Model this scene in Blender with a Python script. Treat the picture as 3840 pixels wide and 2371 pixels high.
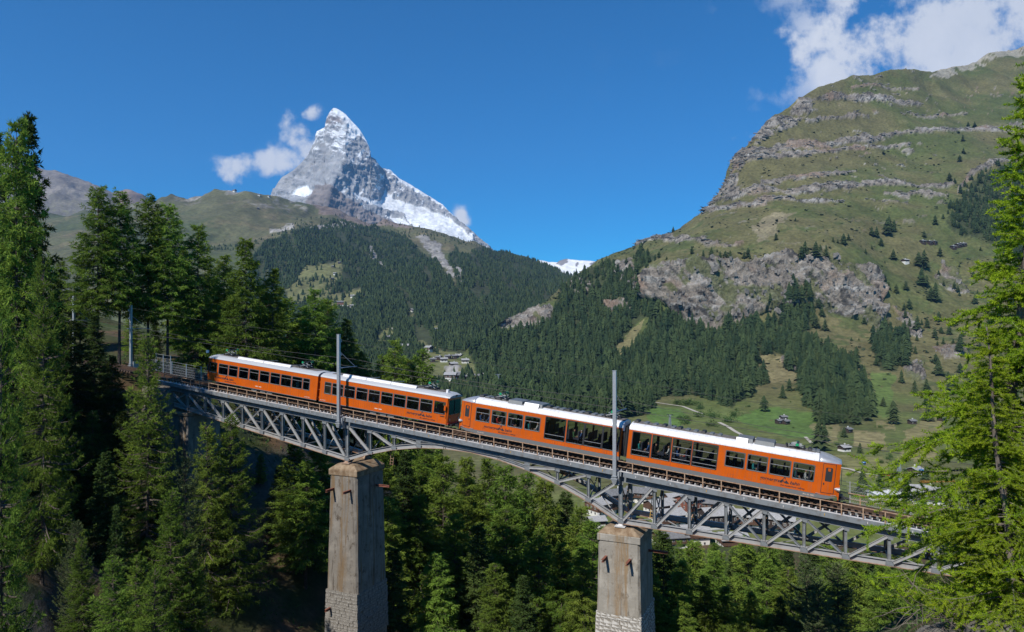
import bpy, bmesh, math, random
import numpy as np
from mathutils import Vector, Matrix

for _o in list(bpy.data.objects):
    bpy.data.objects.remove(_o)
SC = bpy.context.scene
COL = SC.collection
R = math.radians

# ------------------------------------------------------------------ camera, sky, sun, exposure
FPX, HX, HY = 2560.0, 1920.0, 1250.0          # focal length and principal point of the photograph (pixels of 3840 x 2371)
cam_d = bpy.data.cameras.new('camera')
cam_d.sensor_width = 36.0
cam_d.lens = 24.0
cam_d.shift_y = (HY - 1185.5) / 3840.0
cam_d.clip_start = 0.5
cam_d.clip_end = 60000.0
cam = bpy.data.objects.new('camera', cam_d)
cam.rotation_euler = (R(90), 0, 0)
COL.objects.link(cam)
SC.camera = cam

SUN_AZ, SUN_EL = 35.0, 46.0                   # light travels towards +x by SUN_AZ from the view axis
sun_dir = Vector((-math.sin(R(SUN_AZ)) * math.cos(R(SUN_EL)), -math.cos(R(SUN_AZ)) * math.cos(R(SUN_EL)), math.sin(R(SUN_EL))))
sun_d = bpy.data.lights.new('sun', 'SUN')
sun_d.energy = 4.6
sun_d.angle = R(0.53)
sun_d.color = (1.0, 0.95, 0.87)
sun = bpy.data.objects.new('sun', sun_d)
sun.rotation_euler = (-sun_dir).to_track_quat('-Z', 'Y').to_euler()
sun.location = (-40, -60, 90)
COL.objects.link(sun)

world = bpy.data.worlds.new('World')
SC.world = world
world.use_nodes = True
wn, wl = world.node_tree.nodes, world.node_tree.links
wn.clear()
w_out = wn.new('ShaderNodeOutputWorld')
w_bg = wn.new('ShaderNodeBackground')
w_sky = wn.new('ShaderNodeTexSky')
w_sky.sky_type = 'NISHITA'
w_sky.sun_disc = False
w_sky.sun_elevation = R(SUN_EL)
w_sky.sun_rotation = R(180 + SUN_AZ)
w_sky.altitude = 1700
w_sky.air_density = 1.0
w_sky.dust_density = 0.25
w_sky.ozone_density = 3.0
w_bg.inputs['Strength'].default_value = 0.104
SKY_TINT = (0.12, 0.72, 1.10)


def wnode(t, **k):
    n = wn.new(t)
    for a, v in k.items():
        setattr(n, a, v)
    return n


def wmath(op, a, b=None, c=None, clamp=False):
    n = wnode('ShaderNodeMath', operation=op, use_clamp=clamp)
    for i, v in enumerate((a, b, c)):
        if v is None:
            continue
        if isinstance(v, (int, float)):
            n.inputs[i].default_value = v
        else:
            wl.new(v, n.inputs[i])
    return n.outputs[0]


# fair-weather clouds of the sky: a noise field over the sky's directions, thickest round a few cloud centres
w_tc = wnode('ShaderNodeTexCoord')
w_sep = wnode('ShaderNodeSeparateXYZ')
wl.new(w_tc.outputs['Generated'], w_sep.inputs[0])
dy_ = wmath('MAXIMUM', w_sep.outputs['Y'], 0.05)
cu = wmath('DIVIDE', w_sep.outputs['X'], dy_)
cv = wmath('DIVIDE', w_sep.outputs['Z'], dy_)
w_cmb = wnode('ShaderNodeCombineXYZ')
wl.new(cu, w_cmb.inputs[0])
wl.new(cv, w_cmb.inputs[1])


def wnoise(scale, detail, rough, off):
    m = wnode('ShaderNodeMapping')
    m.inputs['Location'].default_value = off
    wl.new(w_cmb.outputs[0], m.inputs[0])
    n = wnode('ShaderNodeTexNoise')
    n.inputs['Scale'].default_value = scale
    n.inputs['Detail'].default_value = detail
    n.inputs['Roughness'].default_value = rough
    n.noise_dimensions = '2D'
    wl.new(m.outputs[0], n.inputs['Vector'])
    return n.outputs['Fac']


n_fine = wnoise(7.5, 6.0, 0.6, (3.1, 7.7, 0.4))
# (x, y) centre in the sky, half sizes, tilt, weight
CLOUDS = [((3690, 80), (500, 190), 0.20, 1.65), ((3200, 240), (160, 105), 0.55, 0.85), ((3780, -160), (560, 240), 0.1, 1.2),
          ((4600, -100), (900, 420), 0.1, 1.4), ((2985, 195), (60, 75), 0.5, 0.8),
          ((955, 622), (170, 58), 0.12, 0.92), ((1105, 490), (165, 46), -0.85, 1.0), ((1165, 425), (44, 30), 0.5, 0.72),
          ((2755, 530), (95, 75), 0.6, 0.80), ((2722, 460), (34, 28), 0.0, 0.60), ((2930, 130), (60, 44), 0.5, 0.5),
          ((1735, 815), (26, 40), 0.5, 0.66)]
dens = None
for (cx, cy), (sx, sy), tilt, wgt in CLOUDS:
    a = wmath('SUBTRACT', cu, (cx - HX) / FPX)
    b = wmath('SUBTRACT', cv, (HY - cy) / FPX)
    ca, sa = math.cos(tilt), math.sin(tilt)
    p = wmath('ADD', wmath('MULTIPLY', a, ca * FPX / sx), wmath('MULTIPLY', b, sa * FPX / sx))
    q = wmath('ADD', wmath('MULTIPLY', a, -sa * FPX / sy), wmath('MULTIPLY', b, ca * FPX / sy))
    r2 = wmath('ADD', wmath('MULTIPLY', p, p), wmath('MULTIPLY', q, q))
    fall = wmath('MULTIPLY', wmath('POWER', 2.718, wmath('MULTIPLY', r2, -0.75)), wgt)
    dens = fall if dens is None else wmath('MAXIMUM', dens, fall)
nz = n_fine
cl = wmath('ADD', dens, wmath('MULTIPLY', wmath('SUBTRACT', nz, 0.5), 4.6))
w_mr = wnode('ShaderNodeMapRange', interpolation_type='SMOOTHSTEP')
w_mr.inputs['From Min'].default_value = 0.40
w_mr.inputs['From Max'].default_value = 1.15
wl.new(cl, w_mr.inputs['Value'])
cmask = wmath('MULTIPLY', w_mr.outputs[0], wmath('MULTIPLY', dens, 2.2, clamp=True), clamp=True)
cmask = wmath('MULTIPLY', cmask, wmath('GREATER_THAN', w_sep.outputs['Y'], 0.06))
w_tint = wnode('ShaderNodeMix', data_type='RGBA', blend_type='MULTIPLY')
w_tint.inputs['Factor'].default_value = 1.0
w_tint.inputs[7].default_value = (*SKY_TINT, 1)
wl.new(w_sky.outputs[0], w_tint.inputs[6])
w_cc = wnode('ShaderNodeMix', data_type='RGBA')
w_cc.inputs[6].default_value = (4.6, 5.1, 6.0, 1)
w_cc.inputs[7].default_value = (7.6, 7.8, 8.2, 1)
wl.new(n_fine, w_cc.inputs[0])
w_mix = wnode('ShaderNodeMix', data_type='RGBA')
wl.new(wmath('MULTIPLY', cmask, 0.93), w_mix.inputs[0])
wl.new(w_tint.outputs[2], w_mix.inputs[6])
wl.new(w_cc.outputs[2], w_mix.inputs[7])
wl.new(w_mix.outputs[2], w_bg.inputs[0])
wl.new(w_bg.outputs[0], w_out.inputs[0])

world.cycles.sampling_method = 'MANUAL'
world.cycles.sample_map_resolution = 256
SC.view_settings.view_transform = 'Standard'
SC.view_settings.look = 'None'
SC.view_settings.gamma = 1.0
SC.view_settings.exposure = 0.22
SC.view_settings.use_curve_mapping = False
SC.render.engine = 'CYCLES'
SC.cycles.use_denoising = True
SC.cycles.max_bounces = 6
SC.cycles.diffuse_bounces = 2
SC.cycles.glossy_bounces = 2
SC.cycles.transmission_bounces = 4
SC.cycles.transparent_max_bounces = 8
SC.cycles.volume_bounces = 0
SC.cycles.caustics_reflective = False
SC.cycles.caustics_refractive = False

# ------------------------------------------------------------------ small helpers
rng = np.random.default_rng(11)
random.seed(5)


def at(x, y, d):
    """the point seen at photograph pixel (x, y) at depth d metres"""
    return Vector(((x - HX) / FPX * d, d, (HY - y) / FPX * d))


def link(o, parent=None):
    COL.objects.link(o)
    if parent is not None:
        o.parent = parent
    return o


def tag(o, label=None, cat=None, group=None, kind=None):
    if label:
        o['label'] = label
    if cat:
        o['category'] = cat
    if group:
        o['group'] = group
    if kind:
        o['kind'] = kind
    return o


def empty(name, loc=(0, 0, 0), rot=(0, 0, 0)):
    o = bpy.data.objects.new(name, None)
    o.location = loc
    o.rotation_euler = rot
    o.empty_display_size = 0.5
    return link(o)


def np_mesh(name, V, F, mats=(), smooth=False, midx=None):
    """fast mesh from arrays; F is (n, k) or a list of such arrays"""
    V = np.asarray(V, np.float32)
    Fs = F if isinstance(F, list) else [F]
    Fs = [np.asarray(f, np.int32) for f in Fs if len(f)]
    me = bpy.data.meshes.new(name)
    me.vertices.add(len(V))
    me.vertices.foreach_set('co', V.ravel())
    loops = np.concatenate([f.ravel() for f in Fs])
    tot = np.concatenate([np.full(len(f), f.shape[1], np.int32) for f in Fs])
    start = np.concatenate([[0], np.cumsum(tot)[:-1]]).astype(np.int32)
    me.loops.add(len(loops))
    me.loops.foreach_set('vertex_index', loops)
    me.polygons.add(len(tot))
    me.polygons.foreach_set('loop_start', start)
    me.polygons.foreach_set('loop_total', tot)
    if midx is not None:
        me.polygons.foreach_set('material_index', np.asarray(midx, np.int32))
    me.polygons.foreach_set('use_smooth', np.full(len(tot), smooth, bool))
    for m in mats:
        me.materials.append(m)
    me.update(calc_edges=True)
    me.validate()
    return me


def vattr(me, name, arr):
    arr = np.asarray(arr, np.float32)
    if arr.ndim == 1:
        a = me.attributes.new(name, 'FLOAT', 'POINT')
        a.data.foreach_set('value', arr)
    else:
        a = me.attributes.new(name, 'FLOAT_COLOR', 'POINT')
        c = np.ones((len(arr), 4), np.float32)
        c[:, :3] = arr
        a.data.foreach_set('color', c.ravel())


class MB:
    """collects boxes, beams, tubes and polygons into one mesh"""

    def __init__(s):
        s.v, s.f, s.m, s.cur = [], [], [], 0

    def add(s, vs, fs):
        b = len(s.v)
        s.v += [tuple(p) for p in vs]
        s.f += [tuple(i + b for i in f) for f in fs]
        s.m += [s.cur] * len(fs)
        return s

    def box(s, a, b):
        (x0, y0, z0), (x1, y1, z1) = a, b
        return s.add([(x0, y0, z0), (x1, y0, z0), (x1, y1, z0), (x0, y1, z0), (x0, y0, z1), (x1, y0, z1), (x1, y1, z1), (x0, y1, z1)],
                     [(0, 3, 2, 1), (4, 5, 6, 7), (0, 1, 5, 4), (1, 2, 6, 5), (2, 3, 7, 6), (3, 0, 4, 7)])

    def hexa(s, p):
        return s.add(p, [(0, 3, 2, 1), (4, 5, 6, 7), (0, 1, 5, 4), (1, 2, 6, 5), (2, 3, 7, 6), (3, 0, 4, 7)])

    def beam(s, p0, p1, w, h, side=None):
        """a bar from p0 to p1; w along side, h along the third direction"""
        p0, p1 = Vector(p0), Vector(p1)
        d = (p1 - p0).normalized()
        sd = Vector(side) if side is not None else (Vector((0, 0, 1)).cross(d) if abs(d.z) < 0.99 else Vector((1, 0, 0)))
        sd = (sd - d * sd.dot(d)).normalized()
        up = d.cross(sd)
        a, b = sd * w / 2, up * h / 2
        return s.hexa([p0 - a - b, p0 + a - b, p0 + a + b, p0 - a + b, p1 - a - b, p1 + a - b, p1 + a + b, p1 - a + b])

    def ibeam(s, p0, p1, w, h, side, t=0.03):
        """an H section: two flanges (width w along side) and a web of depth h"""
        p0, p1 = Vector(p0), Vector(p1)
        d = (p1 - p0).normalized()
        sd = Vector(side)
        sd = (sd - d * sd.dot(d)).normalized()
        up = d.cross(sd)
        o = up * (h - t) / 2
        s.beam(p0 + o, p1 + o, w, t, sd)
        s.beam(p0 - o, p1 - o, w, t, sd)
        s.beam(p0, p1, t, h - 2 * t, sd)
        return s

    def tube(s, pts, rads, n=6, cap=True):
        pts = [Vector(p) for p in pts]
        if isinstance(rads, (int, float)):
            rads = [rads] * len(pts)
        rings = []
        for i, p in enumerate(pts):
            d = (pts[min(i + 1, len(pts) - 1)] - pts[max(i - 1, 0)]).normalized()
            a = d.cross(Vector((0, 0, 1)) if abs(d.z) < 0.9 else Vector((1, 0, 0))).normalized()
            b = d.cross(a)
            rings.append([p + (a * math.cos(2 * math.pi * k / n) + b * math.sin(2 * math.pi * k / n)) * rads[i] for k in range(n)])
        fs = []
        for i in range(len(pts) - 1):
            for k in range(n):
                fs.append((i * n + k, i * n + (k + 1) % n, (i + 1) * n + (k + 1) % n, (i + 1) * n + k))
        if cap:
            fs.append(tuple(range(n))[::-1])
            fs.append(tuple((len(pts) - 1) * n + k for k in range(n)))
        return s.add([p for r in rings for p in r], fs)

    def prism(s, poly, y0, y1):
        """polygon in the x-z plane extruded along y"""
        n = len(poly)
        vs = [(x, y0, z) for x, z in poly] + [(x, y1, z) for x, z in poly]
        fs = [tuple(range(n)), tuple(range(2 * n - 1, n - 1, -1))] + [(i, i + n, (i + 1) % n + n, (i + 1) % n) for i in range(n)]
        return s.add(vs, fs)

    def mesh(s, name, mats):
        me = bpy.data.meshes.new(name)
        me.from_pydata(s.v, [], s.f)
        for m in (mats if isinstance(mats, (list, tuple)) else [mats]):
            me.materials.append(m)
        if any(s.m):
            me.polygons.foreach_set('material_index', s.m)
        bm = bmesh.new()
        bm.from_mesh(me)
        bmesh.ops.recalc_face_normals(bm, faces=bm.faces)
        bm.to_mesh(me)
        bm.free()
        return me

    def obj(s, name, mats, parent=None, smooth=False, bevel=0.0):
        me = s.mesh(name, mats)
        if smooth:
            me.polygons.foreach_set('use_smooth', [True] * len(me.polygons))
        o = link(bpy.data.objects.new(name, me), parent)
        if bevel:
            b = o.modifiers.new('bevel', 'BEVEL')
            b.width = bevel
            b.segments = 1
            b.limit_method = 'ANGLE'
        return o


def copy_tree(o, parent=None):
    c = o.copy()
    COL.objects.link(c)
    if parent is not None:
        c.parent = parent
    for ch in o.children:
        copy_tree(ch, c)
    return c


# ---- noise on arrays
def _hash(ix, iy, iz, seed):
    h = ix * np.uint32(374761393) + iy * np.uint32(668265263) + iz * np.uint32(2147483647) + np.uint32((seed * 974634777) & 0xffffffff)
    h = (h ^ (h >> np.uint32(13))) * np.uint32(1274126177)
    h = (h ^ (h >> np.uint32(16))) * np.uint32(2246822519)
    return ((h ^ (h >> np.uint32(15))) & np.uint32(0xffffff)).astype(np.float32) * np.float32(1 / 0xffffff)


def vnoise(P, seed=0):
    P = np.asarray(P, np.float64)
    I = np.floor(P)
    Fr = (P - I).astype(np.float32)
    I = I.astype(np.int64).astype(np.uint32)
    Fr = Fr * Fr * Fr * (Fr * (Fr * 6 - 15) + 10)
    x, y, z = I[:, 0], I[:, 1], I[:, 2]
    fx, fy, fz = Fr[:, 0], Fr[:, 1], Fr[:, 2]

    def L(a, b, t):
        return a + (b - a) * t
    o_ = (np.uint32(0), np.uint32(1))
    c = [[[_hash(x + o_[i], y + o_[j], z + o_[k], seed) for k in (0, 1)] for j in (0, 1)] for i in (0, 1)]
    return L(L(L(c[0][0][0], c[0][0][1], fz), L(c[0][1][0], c[0][1][1], fz), fy),
             L(L(c[1][0][0], c[1][0][1], fz), L(c[1][1][0], c[1][1][1], fz), fy), fx) * 2 - 1


def fbm(P, octv=4, gain=0.5, seed=0, ridged=False):
    P = np.asarray(P, np.float64).copy()
    a, s, t = 1.0, 0.0, 0.0
    for o in range(octv):
        n = vnoise(P, seed + o * 17)
        if ridged:
            n = 1 - 2 * np.abs(n)
        s = s + a * n
        t += a
        a *= gain
        P = P * 2.03 + 13.7
    return s / t


def inpoly(px, py, poly):
    poly = np.asarray(poly, float)
    x0, y0 = poly[:, 0], poly[:, 1]
    x1, y1 = np.roll(x0, -1), np.roll(y0, -1)
    ins = np.zeros(px.shape, bool)
    for a, b, c, d in zip(x0, y0, x1, y1):
        if b == d:
            continue
        hit = ((b > py) != (d > py)) & (px < (c - a) * (py - b) / (d - b) + a)
        ins ^= hit
    return ins


# ------------------------------------------------------------------ materials
def nodemat(name):
    m = bpy.data.materials.new(name)
    m.use_nodes = True
    nt = m.node_tree
    return m, nt, nt.nodes, nt.links, nt.nodes['Principled BSDF']


def mat(name, col, rough=0.6, metal=0.0, var=0.0, scale=4.0, col2=None, bump=0.0, spec=0.4, stretch=(1, 1, 1), detail=5.0, lo=0.35, hi=0.68):
    """plain procedural material: noise between two colours, a little relief"""
    m, nt, N, L, b = nodemat(name)
    b.inputs['Roughness'].default_value = rough
    b.inputs['Metallic'].default_value = metal
    b.inputs['Specular IOR Level'].default_value = spec
    c2 = col2 if col2 else tuple(max(0, c * (1 - var)) for c in col)
    tc = N.new('ShaderNodeTexCoord')
    mp = N.new('ShaderNodeMapping')
    mp.inputs['Scale'].default_value = stretch
    L.new(tc.outputs['Object'], mp.inputs[0])
    nz_ = N.new('ShaderNodeTexNoise')
    nz_.inputs['Scale'].default_value = scale
    nz_.inputs['Detail'].default_value = detail
    nz_.inputs['Roughness'].default_value = 0.62
    L.new(mp.outputs[0], nz_.inputs['Vector'])
    rp = N.new('ShaderNodeValToRGB')
    rp.color_ramp.elements[0].position = lo
    rp.color_ramp.elements[1].position = hi
    rp.color_ramp.elements[0].color = (*c2, 1)
    rp.color_ramp.elements[1].color = (*col, 1)
    L.new(nz_.outputs['Fac'], rp.inputs[0])
    L.new(rp.outputs[0], b.inputs['Base Color'])
    if bump:
        bp = N.new('ShaderNodeBump')
        bp.inputs['Strength'].default_value = 1.0
        bp.inputs['Distance'].default_value = bump
        L.new(nz_.outputs['Fac'], bp.inputs['Height'])
        L.new(bp.outputs[0], b.inputs['Normal'])
    return m


def leaf_mat(name, col, col2, trans=0.3, vary=0.35):
    """foliage: reflecting and letting light through, colour from clump to clump and tree to tree"""
    m, nt, N, L, b = nodemat(name)
    N.remove(b)
    out = N['Material Output']
    at_ = N.new('ShaderNodeAttribute')
    at_.attribute_name = 'tint'
    oi = N.new('ShaderNodeObjectInfo')
    mx = N.new('ShaderNodeMix')
    mx.data_type = 'RGBA'
    mx.inputs[6].default_value = (*col2, 1)
    mx.inputs[7].default_value = (*col, 1)
    L.new(at_.outputs['Fac'], mx.inputs[0])
    hs = N.new('ShaderNodeHueSaturation')
    mr = N.new('ShaderNodeMapRange')
    mr.inputs['To Min'].default_value = 1 - vary
    mr.inputs['To Max'].default_value = 1 + vary
    L.new(oi.outputs['Random'], mr.inputs[0])
    L.new(mr.outputs[0], hs.inputs['Value'])
    mr2 = N.new('ShaderNodeMapRange')
    mr2.inputs['To Min'].default_value = 0.485
    mr2.inputs['To Max'].default_value = 0.512
    mt = N.new('ShaderNodeMath')
    mt.operation = 'FRACT'
    mt2 = N.new('ShaderNodeMath')
    mt2.operation = 'MULTIPLY'
    mt2.inputs[1].default_value = 7.3
    L.new(oi.outputs['Random'], mt2.inputs[0])
    L.new(mt2.outputs[0], mt.inputs[0])
    L.new(mt.outputs[0], mr2.inputs[0])
    L.new(mr2.outputs[0], hs.inputs['Hue'])
    L.new(mx.outputs[2], hs.inputs['Color'])
    d = N.new('ShaderNodeBsdfDiffuse')
    t = N.new('ShaderNodeBsdfTranslucent')
    ms = N.new('ShaderNodeMixShader')
    ms.inputs[0].default_value = trans
    L.new(hs.outputs[0], d.inputs[0])
    L.new(hs.outputs[0], t.inputs[0])
    L.new(d.outputs[0], ms.inputs[1])
    L.new(t.outputs[0], ms.inputs[2])
    L.new(ms.outputs[0], out.inputs[0])
    return m


def terrain_mat(name, scale, bump, rough=0.9, fine=0.3):
    """ground: the place's own colours (attribute col), broken up by noise, with relief where it is rocky (attribute rock)"""
    m, nt, N, L, b = nodemat(name)
    b.inputs['Roughness'].default_value = rough
    b.inputs['Specular IOR Level'].default_value = 0.15
    a = N.new('ShaderNodeAttribute')
    a.attribute_name = 'col'
    rk = N.new('ShaderNodeAttribute')
    rk.attribute_name = 'rock'
    tc = N.new('ShaderNodeTexCoord')
    n1 = N.new('ShaderNodeTexNoise')
    n1.inputs['Scale'].default_value = scale
    n1.inputs['Detail'].default_value = 8
    n1.inputs['Roughness'].default_value = 0.65
    n2 = N.new('ShaderNodeTexNoise')
    n2.inputs['Scale'].default_value = scale * 0.12
    n2.inputs['Detail'].default_value = 6
    L.new(tc.outputs['Object'], n1.inputs['Vector'])
    L.new(tc.outputs['Object'], n2.inputs['Vector'])
    mr = N.new('ShaderNodeMapRange')
    mr.inputs['From Min'].default_value = 0.3
    mr.inputs['From Max'].default_value = 0.7
    mr.inputs['To Min'].default_value = 1 - fine
    mr.inputs['To Max'].default_value = 1 + fine
    L.new(n1.outputs['Fac'], mr.inputs[0])
    mr2 = N.new('ShaderNodeMapRange')
    mr2.inputs['From Min'].default_value = 0.3
    mr2.inputs['From Max'].default_value = 0.7
    mr2.inputs['To Min'].default_value = 0.8
    mr2.inputs['To Max'].default_value = 1.2
    L.new(n2.outputs['Fac'], mr2.inputs[0])
    mu = N.new('ShaderNodeMath')
    mu.operation = 'MULTIPLY'
    L.new(mr.outputs[0], mu.inputs[0])
    L.new(mr2.outputs[0], mu.inputs[1])
    vm = N.new('ShaderNodeVectorMath')
    vm.operation = 'SCALE'
    L.new(a.outputs['Color'], vm.inputs[0])
    L.new(mu.outputs[0], vm.inputs['Scale'])
    L.new(vm.outputs[0], b.inputs['Base Color'])
    bp = N.new('ShaderNodeBump')
    bp.inputs['Distance'].default_value = bump
    mb = N.new('ShaderNodeMath')
    mb.operation = 'MULTIPLY_ADD'
    mb.inputs[1].default_value = 0.93
    mb.inputs[2].default_value = 0.07
    L.new(rk.outputs['Fac'], mb.inputs[0])
    L.new(mb.outputs[0], bp.inputs['Strength'])
    L.new(n1.outputs['Fac'], bp.inputs['Height'])
    L.new(bp.outputs[0], b.inputs['Normal'])
    return m


# ------------------------------------------------------------------ mountains and valley
def hermite(C, n):
    """C: (K, cols); n: rows per segment -> smooth, non-overshooting rows"""
    K = len(C)
    d = np.diff(C, axis=0)
    m = np.zeros_like(C)
    m[1:-1] = np.where(d[:-1] * d[1:] > 0, 2 * d[:-1] * d[1:] / (d[:-1] + d[1:] + np.where(d[:-1] + d[1:] == 0, 1e-9, 0)), 0)
    m[0], m[-1] = d[0], d[-1]
    out = []
    for k in range(K - 1):
        for t in np.linspace(0, 1, n[k], endpoint=(k == K - 2)):
            h00, h10, h01, h11 = 2 * t**3 - 3 * t**2 + 1, t**3 - 2 * t**2 + t, -2 * t**3 + 3 * t**2, t**3 - t**2
            out.append(h00 * C[k] + h10 * m[k] + h01 * C[k + 1] + h11 * m[k + 1])
    return np.array(out)


def smooth1(a, k):
    if k < 2:
        return a
    p = np.pad(a, (k, k), mode='edge')
    return np.convolve(p, np.ones(2 * k + 1) / (2 * k + 1), 'valid')


class Sheet:
    """a stretch of terrain: contour curves (x, y, depth) from the near edge up to the crest, given relief and a back slope"""

    def __init__(s, xs, curves, rows, sm=6):
        s.xs = np.asarray(xs, float)
        cy, cd = [], []
        for i, c in enumerate(curves):
            c = np.array(c, float)
            last = i == len(curves) - 1
            cy.append(smooth1(np.interp(s.xs, c[:, 0], c[:, 1]), 1 if last else sm))
            cd.append(smooth1(np.interp(s.xs, c[:, 0], c[:, 2]), sm))
        cy = np.array(cy)
        for i in range(len(cy) - 2, -1, -1):
            cy[i] = np.maximum(cy[i], cy[i + 1] + 3)
        s.py = hermite(cy, rows)
        s.d = hermite(np.array(cd), rows)
        s.px = np.tile(s.xs, (len(s.py), 1))
        s.grid()

    def grid(s):
        s.P = np.stack([(s.px - HX) / FPX * s.d, s.d, (HY - s.py) / FPX * s.d], -1)

    def normals(s):
        du = np.gradient(s.P, axis=1)
        dv = np.gradient(s.P, axis=0)
        n = np.cross(du, dv)
        n /= np.linalg.norm(n, axis=-1, keepdims=True) + 1e-9
        n[n[..., 2] < 0] *= -1
        return n

    def flat(s):
        return s.P.reshape(-1, 3)

    def displace(s, amt):
        s.P = s.P + s.normals() * amt.reshape(s.px.shape)[..., None]

    def lookup(s, x, y):
        """the terrain point at photograph pixel (x, y)"""
        c = (x - s.xs[0]) / (s.xs[1] - s.xs[0])
        c0 = int(np.clip(c, 0, len(s.xs) - 2))
        f = min(max(c - c0, 0), 1)
        res = []
        for cc in (c0, c0 + 1):
            yy = s.py[:, cc][::-1]
            r = np.interp(y, yy, np.arange(len(yy))[::-1].astype(float))
            r0 = int(min(r, len(yy) - 2))
            res.append(s.P[r0, cc] * (1 - (r - r0)) + s.P[r0 + 1, cc] * (r - r0))
        return res[0] * (1 - f) + res[1] * f

    def lookup_many(s, x, y):
        return np.array([s.lookup(a, b) for a, b in zip(x, y)])

    def build(s, name, m, col, rock, back=((250, -120), (900, -700)), label=None):
        P = s.P
        extra = []
        for dd, dz in back:
            e = P[-1].copy()
            e[:, 0] *= (e[:, 1] + dd) / e[:, 1]
            e[:, 1] += dd
            e[:, 2] += dz
            extra.append(e)
        col = col.reshape(*P.shape[:2], 3)
        rock = rock.reshape(P.shape[:2])
        for e in extra:
            P = np.concatenate([P, e[None]])
            col = np.concatenate([col, col[-1:]])
            rock = np.concatenate([rock, rock[-1:]])
        Rn, Cn = P.shape[:2]
        i = np.arange(Rn * Cn).reshape(Rn, Cn)
        F = np.stack([i[:-1, :-1], i[:-1, 1:], i[1:, 1:], i[1:, :-1]], -1).reshape(-1, 4)
        me = np_mesh(name, P.reshape(-1, 3), F, [m], smooth=True)
        vattr(me, 'col', col.reshape(-1, 3))
        vattr(me, 'rock', rock.reshape(-1))
        o = link(bpy.data.objects.new(name, me))
        tag(o, label, None, None, 'structure')
        return o


def sstep(a, b, x):
    t = np.clip((x - a) / (b - a), 0, 1)
    return t * t * (3 - 2 * t)


def mixc(c, col, m):
    return c * (1 - m[:, None]) + np.asarray(col)[None, :] * m[:, None]


def soft(px, py, poly, P, warp=14.0, scale=60.0, seed=3):
    """ragged-edged region mask"""
    w = fbm(P / scale, 3, seed=seed), fbm(P / scale + 31.0, 3, seed=seed + 5)
    return inpoly(px + w[0] * warp, py + w[1] * warp, poly).astype(float)


M_far = terrain_mat('alpine_ground', 0.045, 7.0, fine=.38)
M_mid = terrain_mat('meadow_ground', 0.14, 7.0, fine=.42)
M_mat = terrain_mat('high_rock', 0.010, 26.0, fine=0.22)

# ---- where the woods stand
W_D = [[(1760, 1330), (1860, 1240), (1950, 1235), (2040, 1190), (2100, 1110), (2170, 1045), (2260, 1000), (2350, 985), (2440, 960), (2470, 985), (2400, 1040), (2420, 1110), (2470, 1150), (2520, 1190), (2590, 1245), (2690, 1255), (2790, 1210), (2870, 1230), (2930, 1190), (2975, 1060), (3000, 1050), (3030, 1140), (3060, 1170), (3050, 1220), (2990, 1260),
         (3060, 1300), (3140, 1350), (3210, 1400), (3260, 1480), (3270, 1560), (3200, 1600), (3080, 1590), (3020, 1510), (3000, 1420), (2930, 1330), (2860, 1320), (2840, 1420), (2820, 1490), (2740, 1530), (2600, 1490), (2480, 1480), (2400, 1560), (2200, 1575), (2060, 1580), (1930, 1560), (1820, 1470)],
        [(3270, 1290), (3330, 1250), (3400, 1270), (3420, 1330), (3360, 1400), (3300, 1400)], [(3540, 850), (3631, 700), (3760, 640), (3900, 630), (3900, 1010), (3760, 960), (3690, 910), (3600, 900)],
        [(2790, 1400), (2870, 1390), (2880, 1440), (2800, 1450)]]
HOLE_D = [[(2280, 1330), (2400, 1200), (2450, 1190), (2430, 1250), (2340, 1350)], [(1870, 1235), (1960, 1160), (2070, 1150), (2070, 1185), (1990, 1240)], [(2250, 1128), (2350, 1125), (2365, 1175), (2265, 1175)], [(2310, 1000), (2385, 990), (2390, 1030), (2320, 1040)]]
W_C = [[(985, 938), (1062, 896), (1141, 882), (1215, 859), (1261, 834), (1303, 838), (1363, 857), (1479, 884), (1548, 930), (1594, 975), (1640, 1010), (1690, 1085), (1720, 1110), (1700, 1060), (1680, 990), (1705, 935), (1756, 962), (1803, 948), (1826, 937), (1872, 941), (1970, 960), (2098, 1008), (2180, 1040), (2120, 1110), (2040, 1180), (1950, 1240), (1850, 1270),
         (1760, 1320), (1600, 1330), (1500, 1420), (1300, 1420), (1100, 1300), (960, 1200), (900, 1100), (940, 1000)], [(1780, 1380), (1900, 1400), (2000, 1460), (1960, 1540), (1700, 1520), (1600, 1480), (1640, 1430)]]

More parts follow.
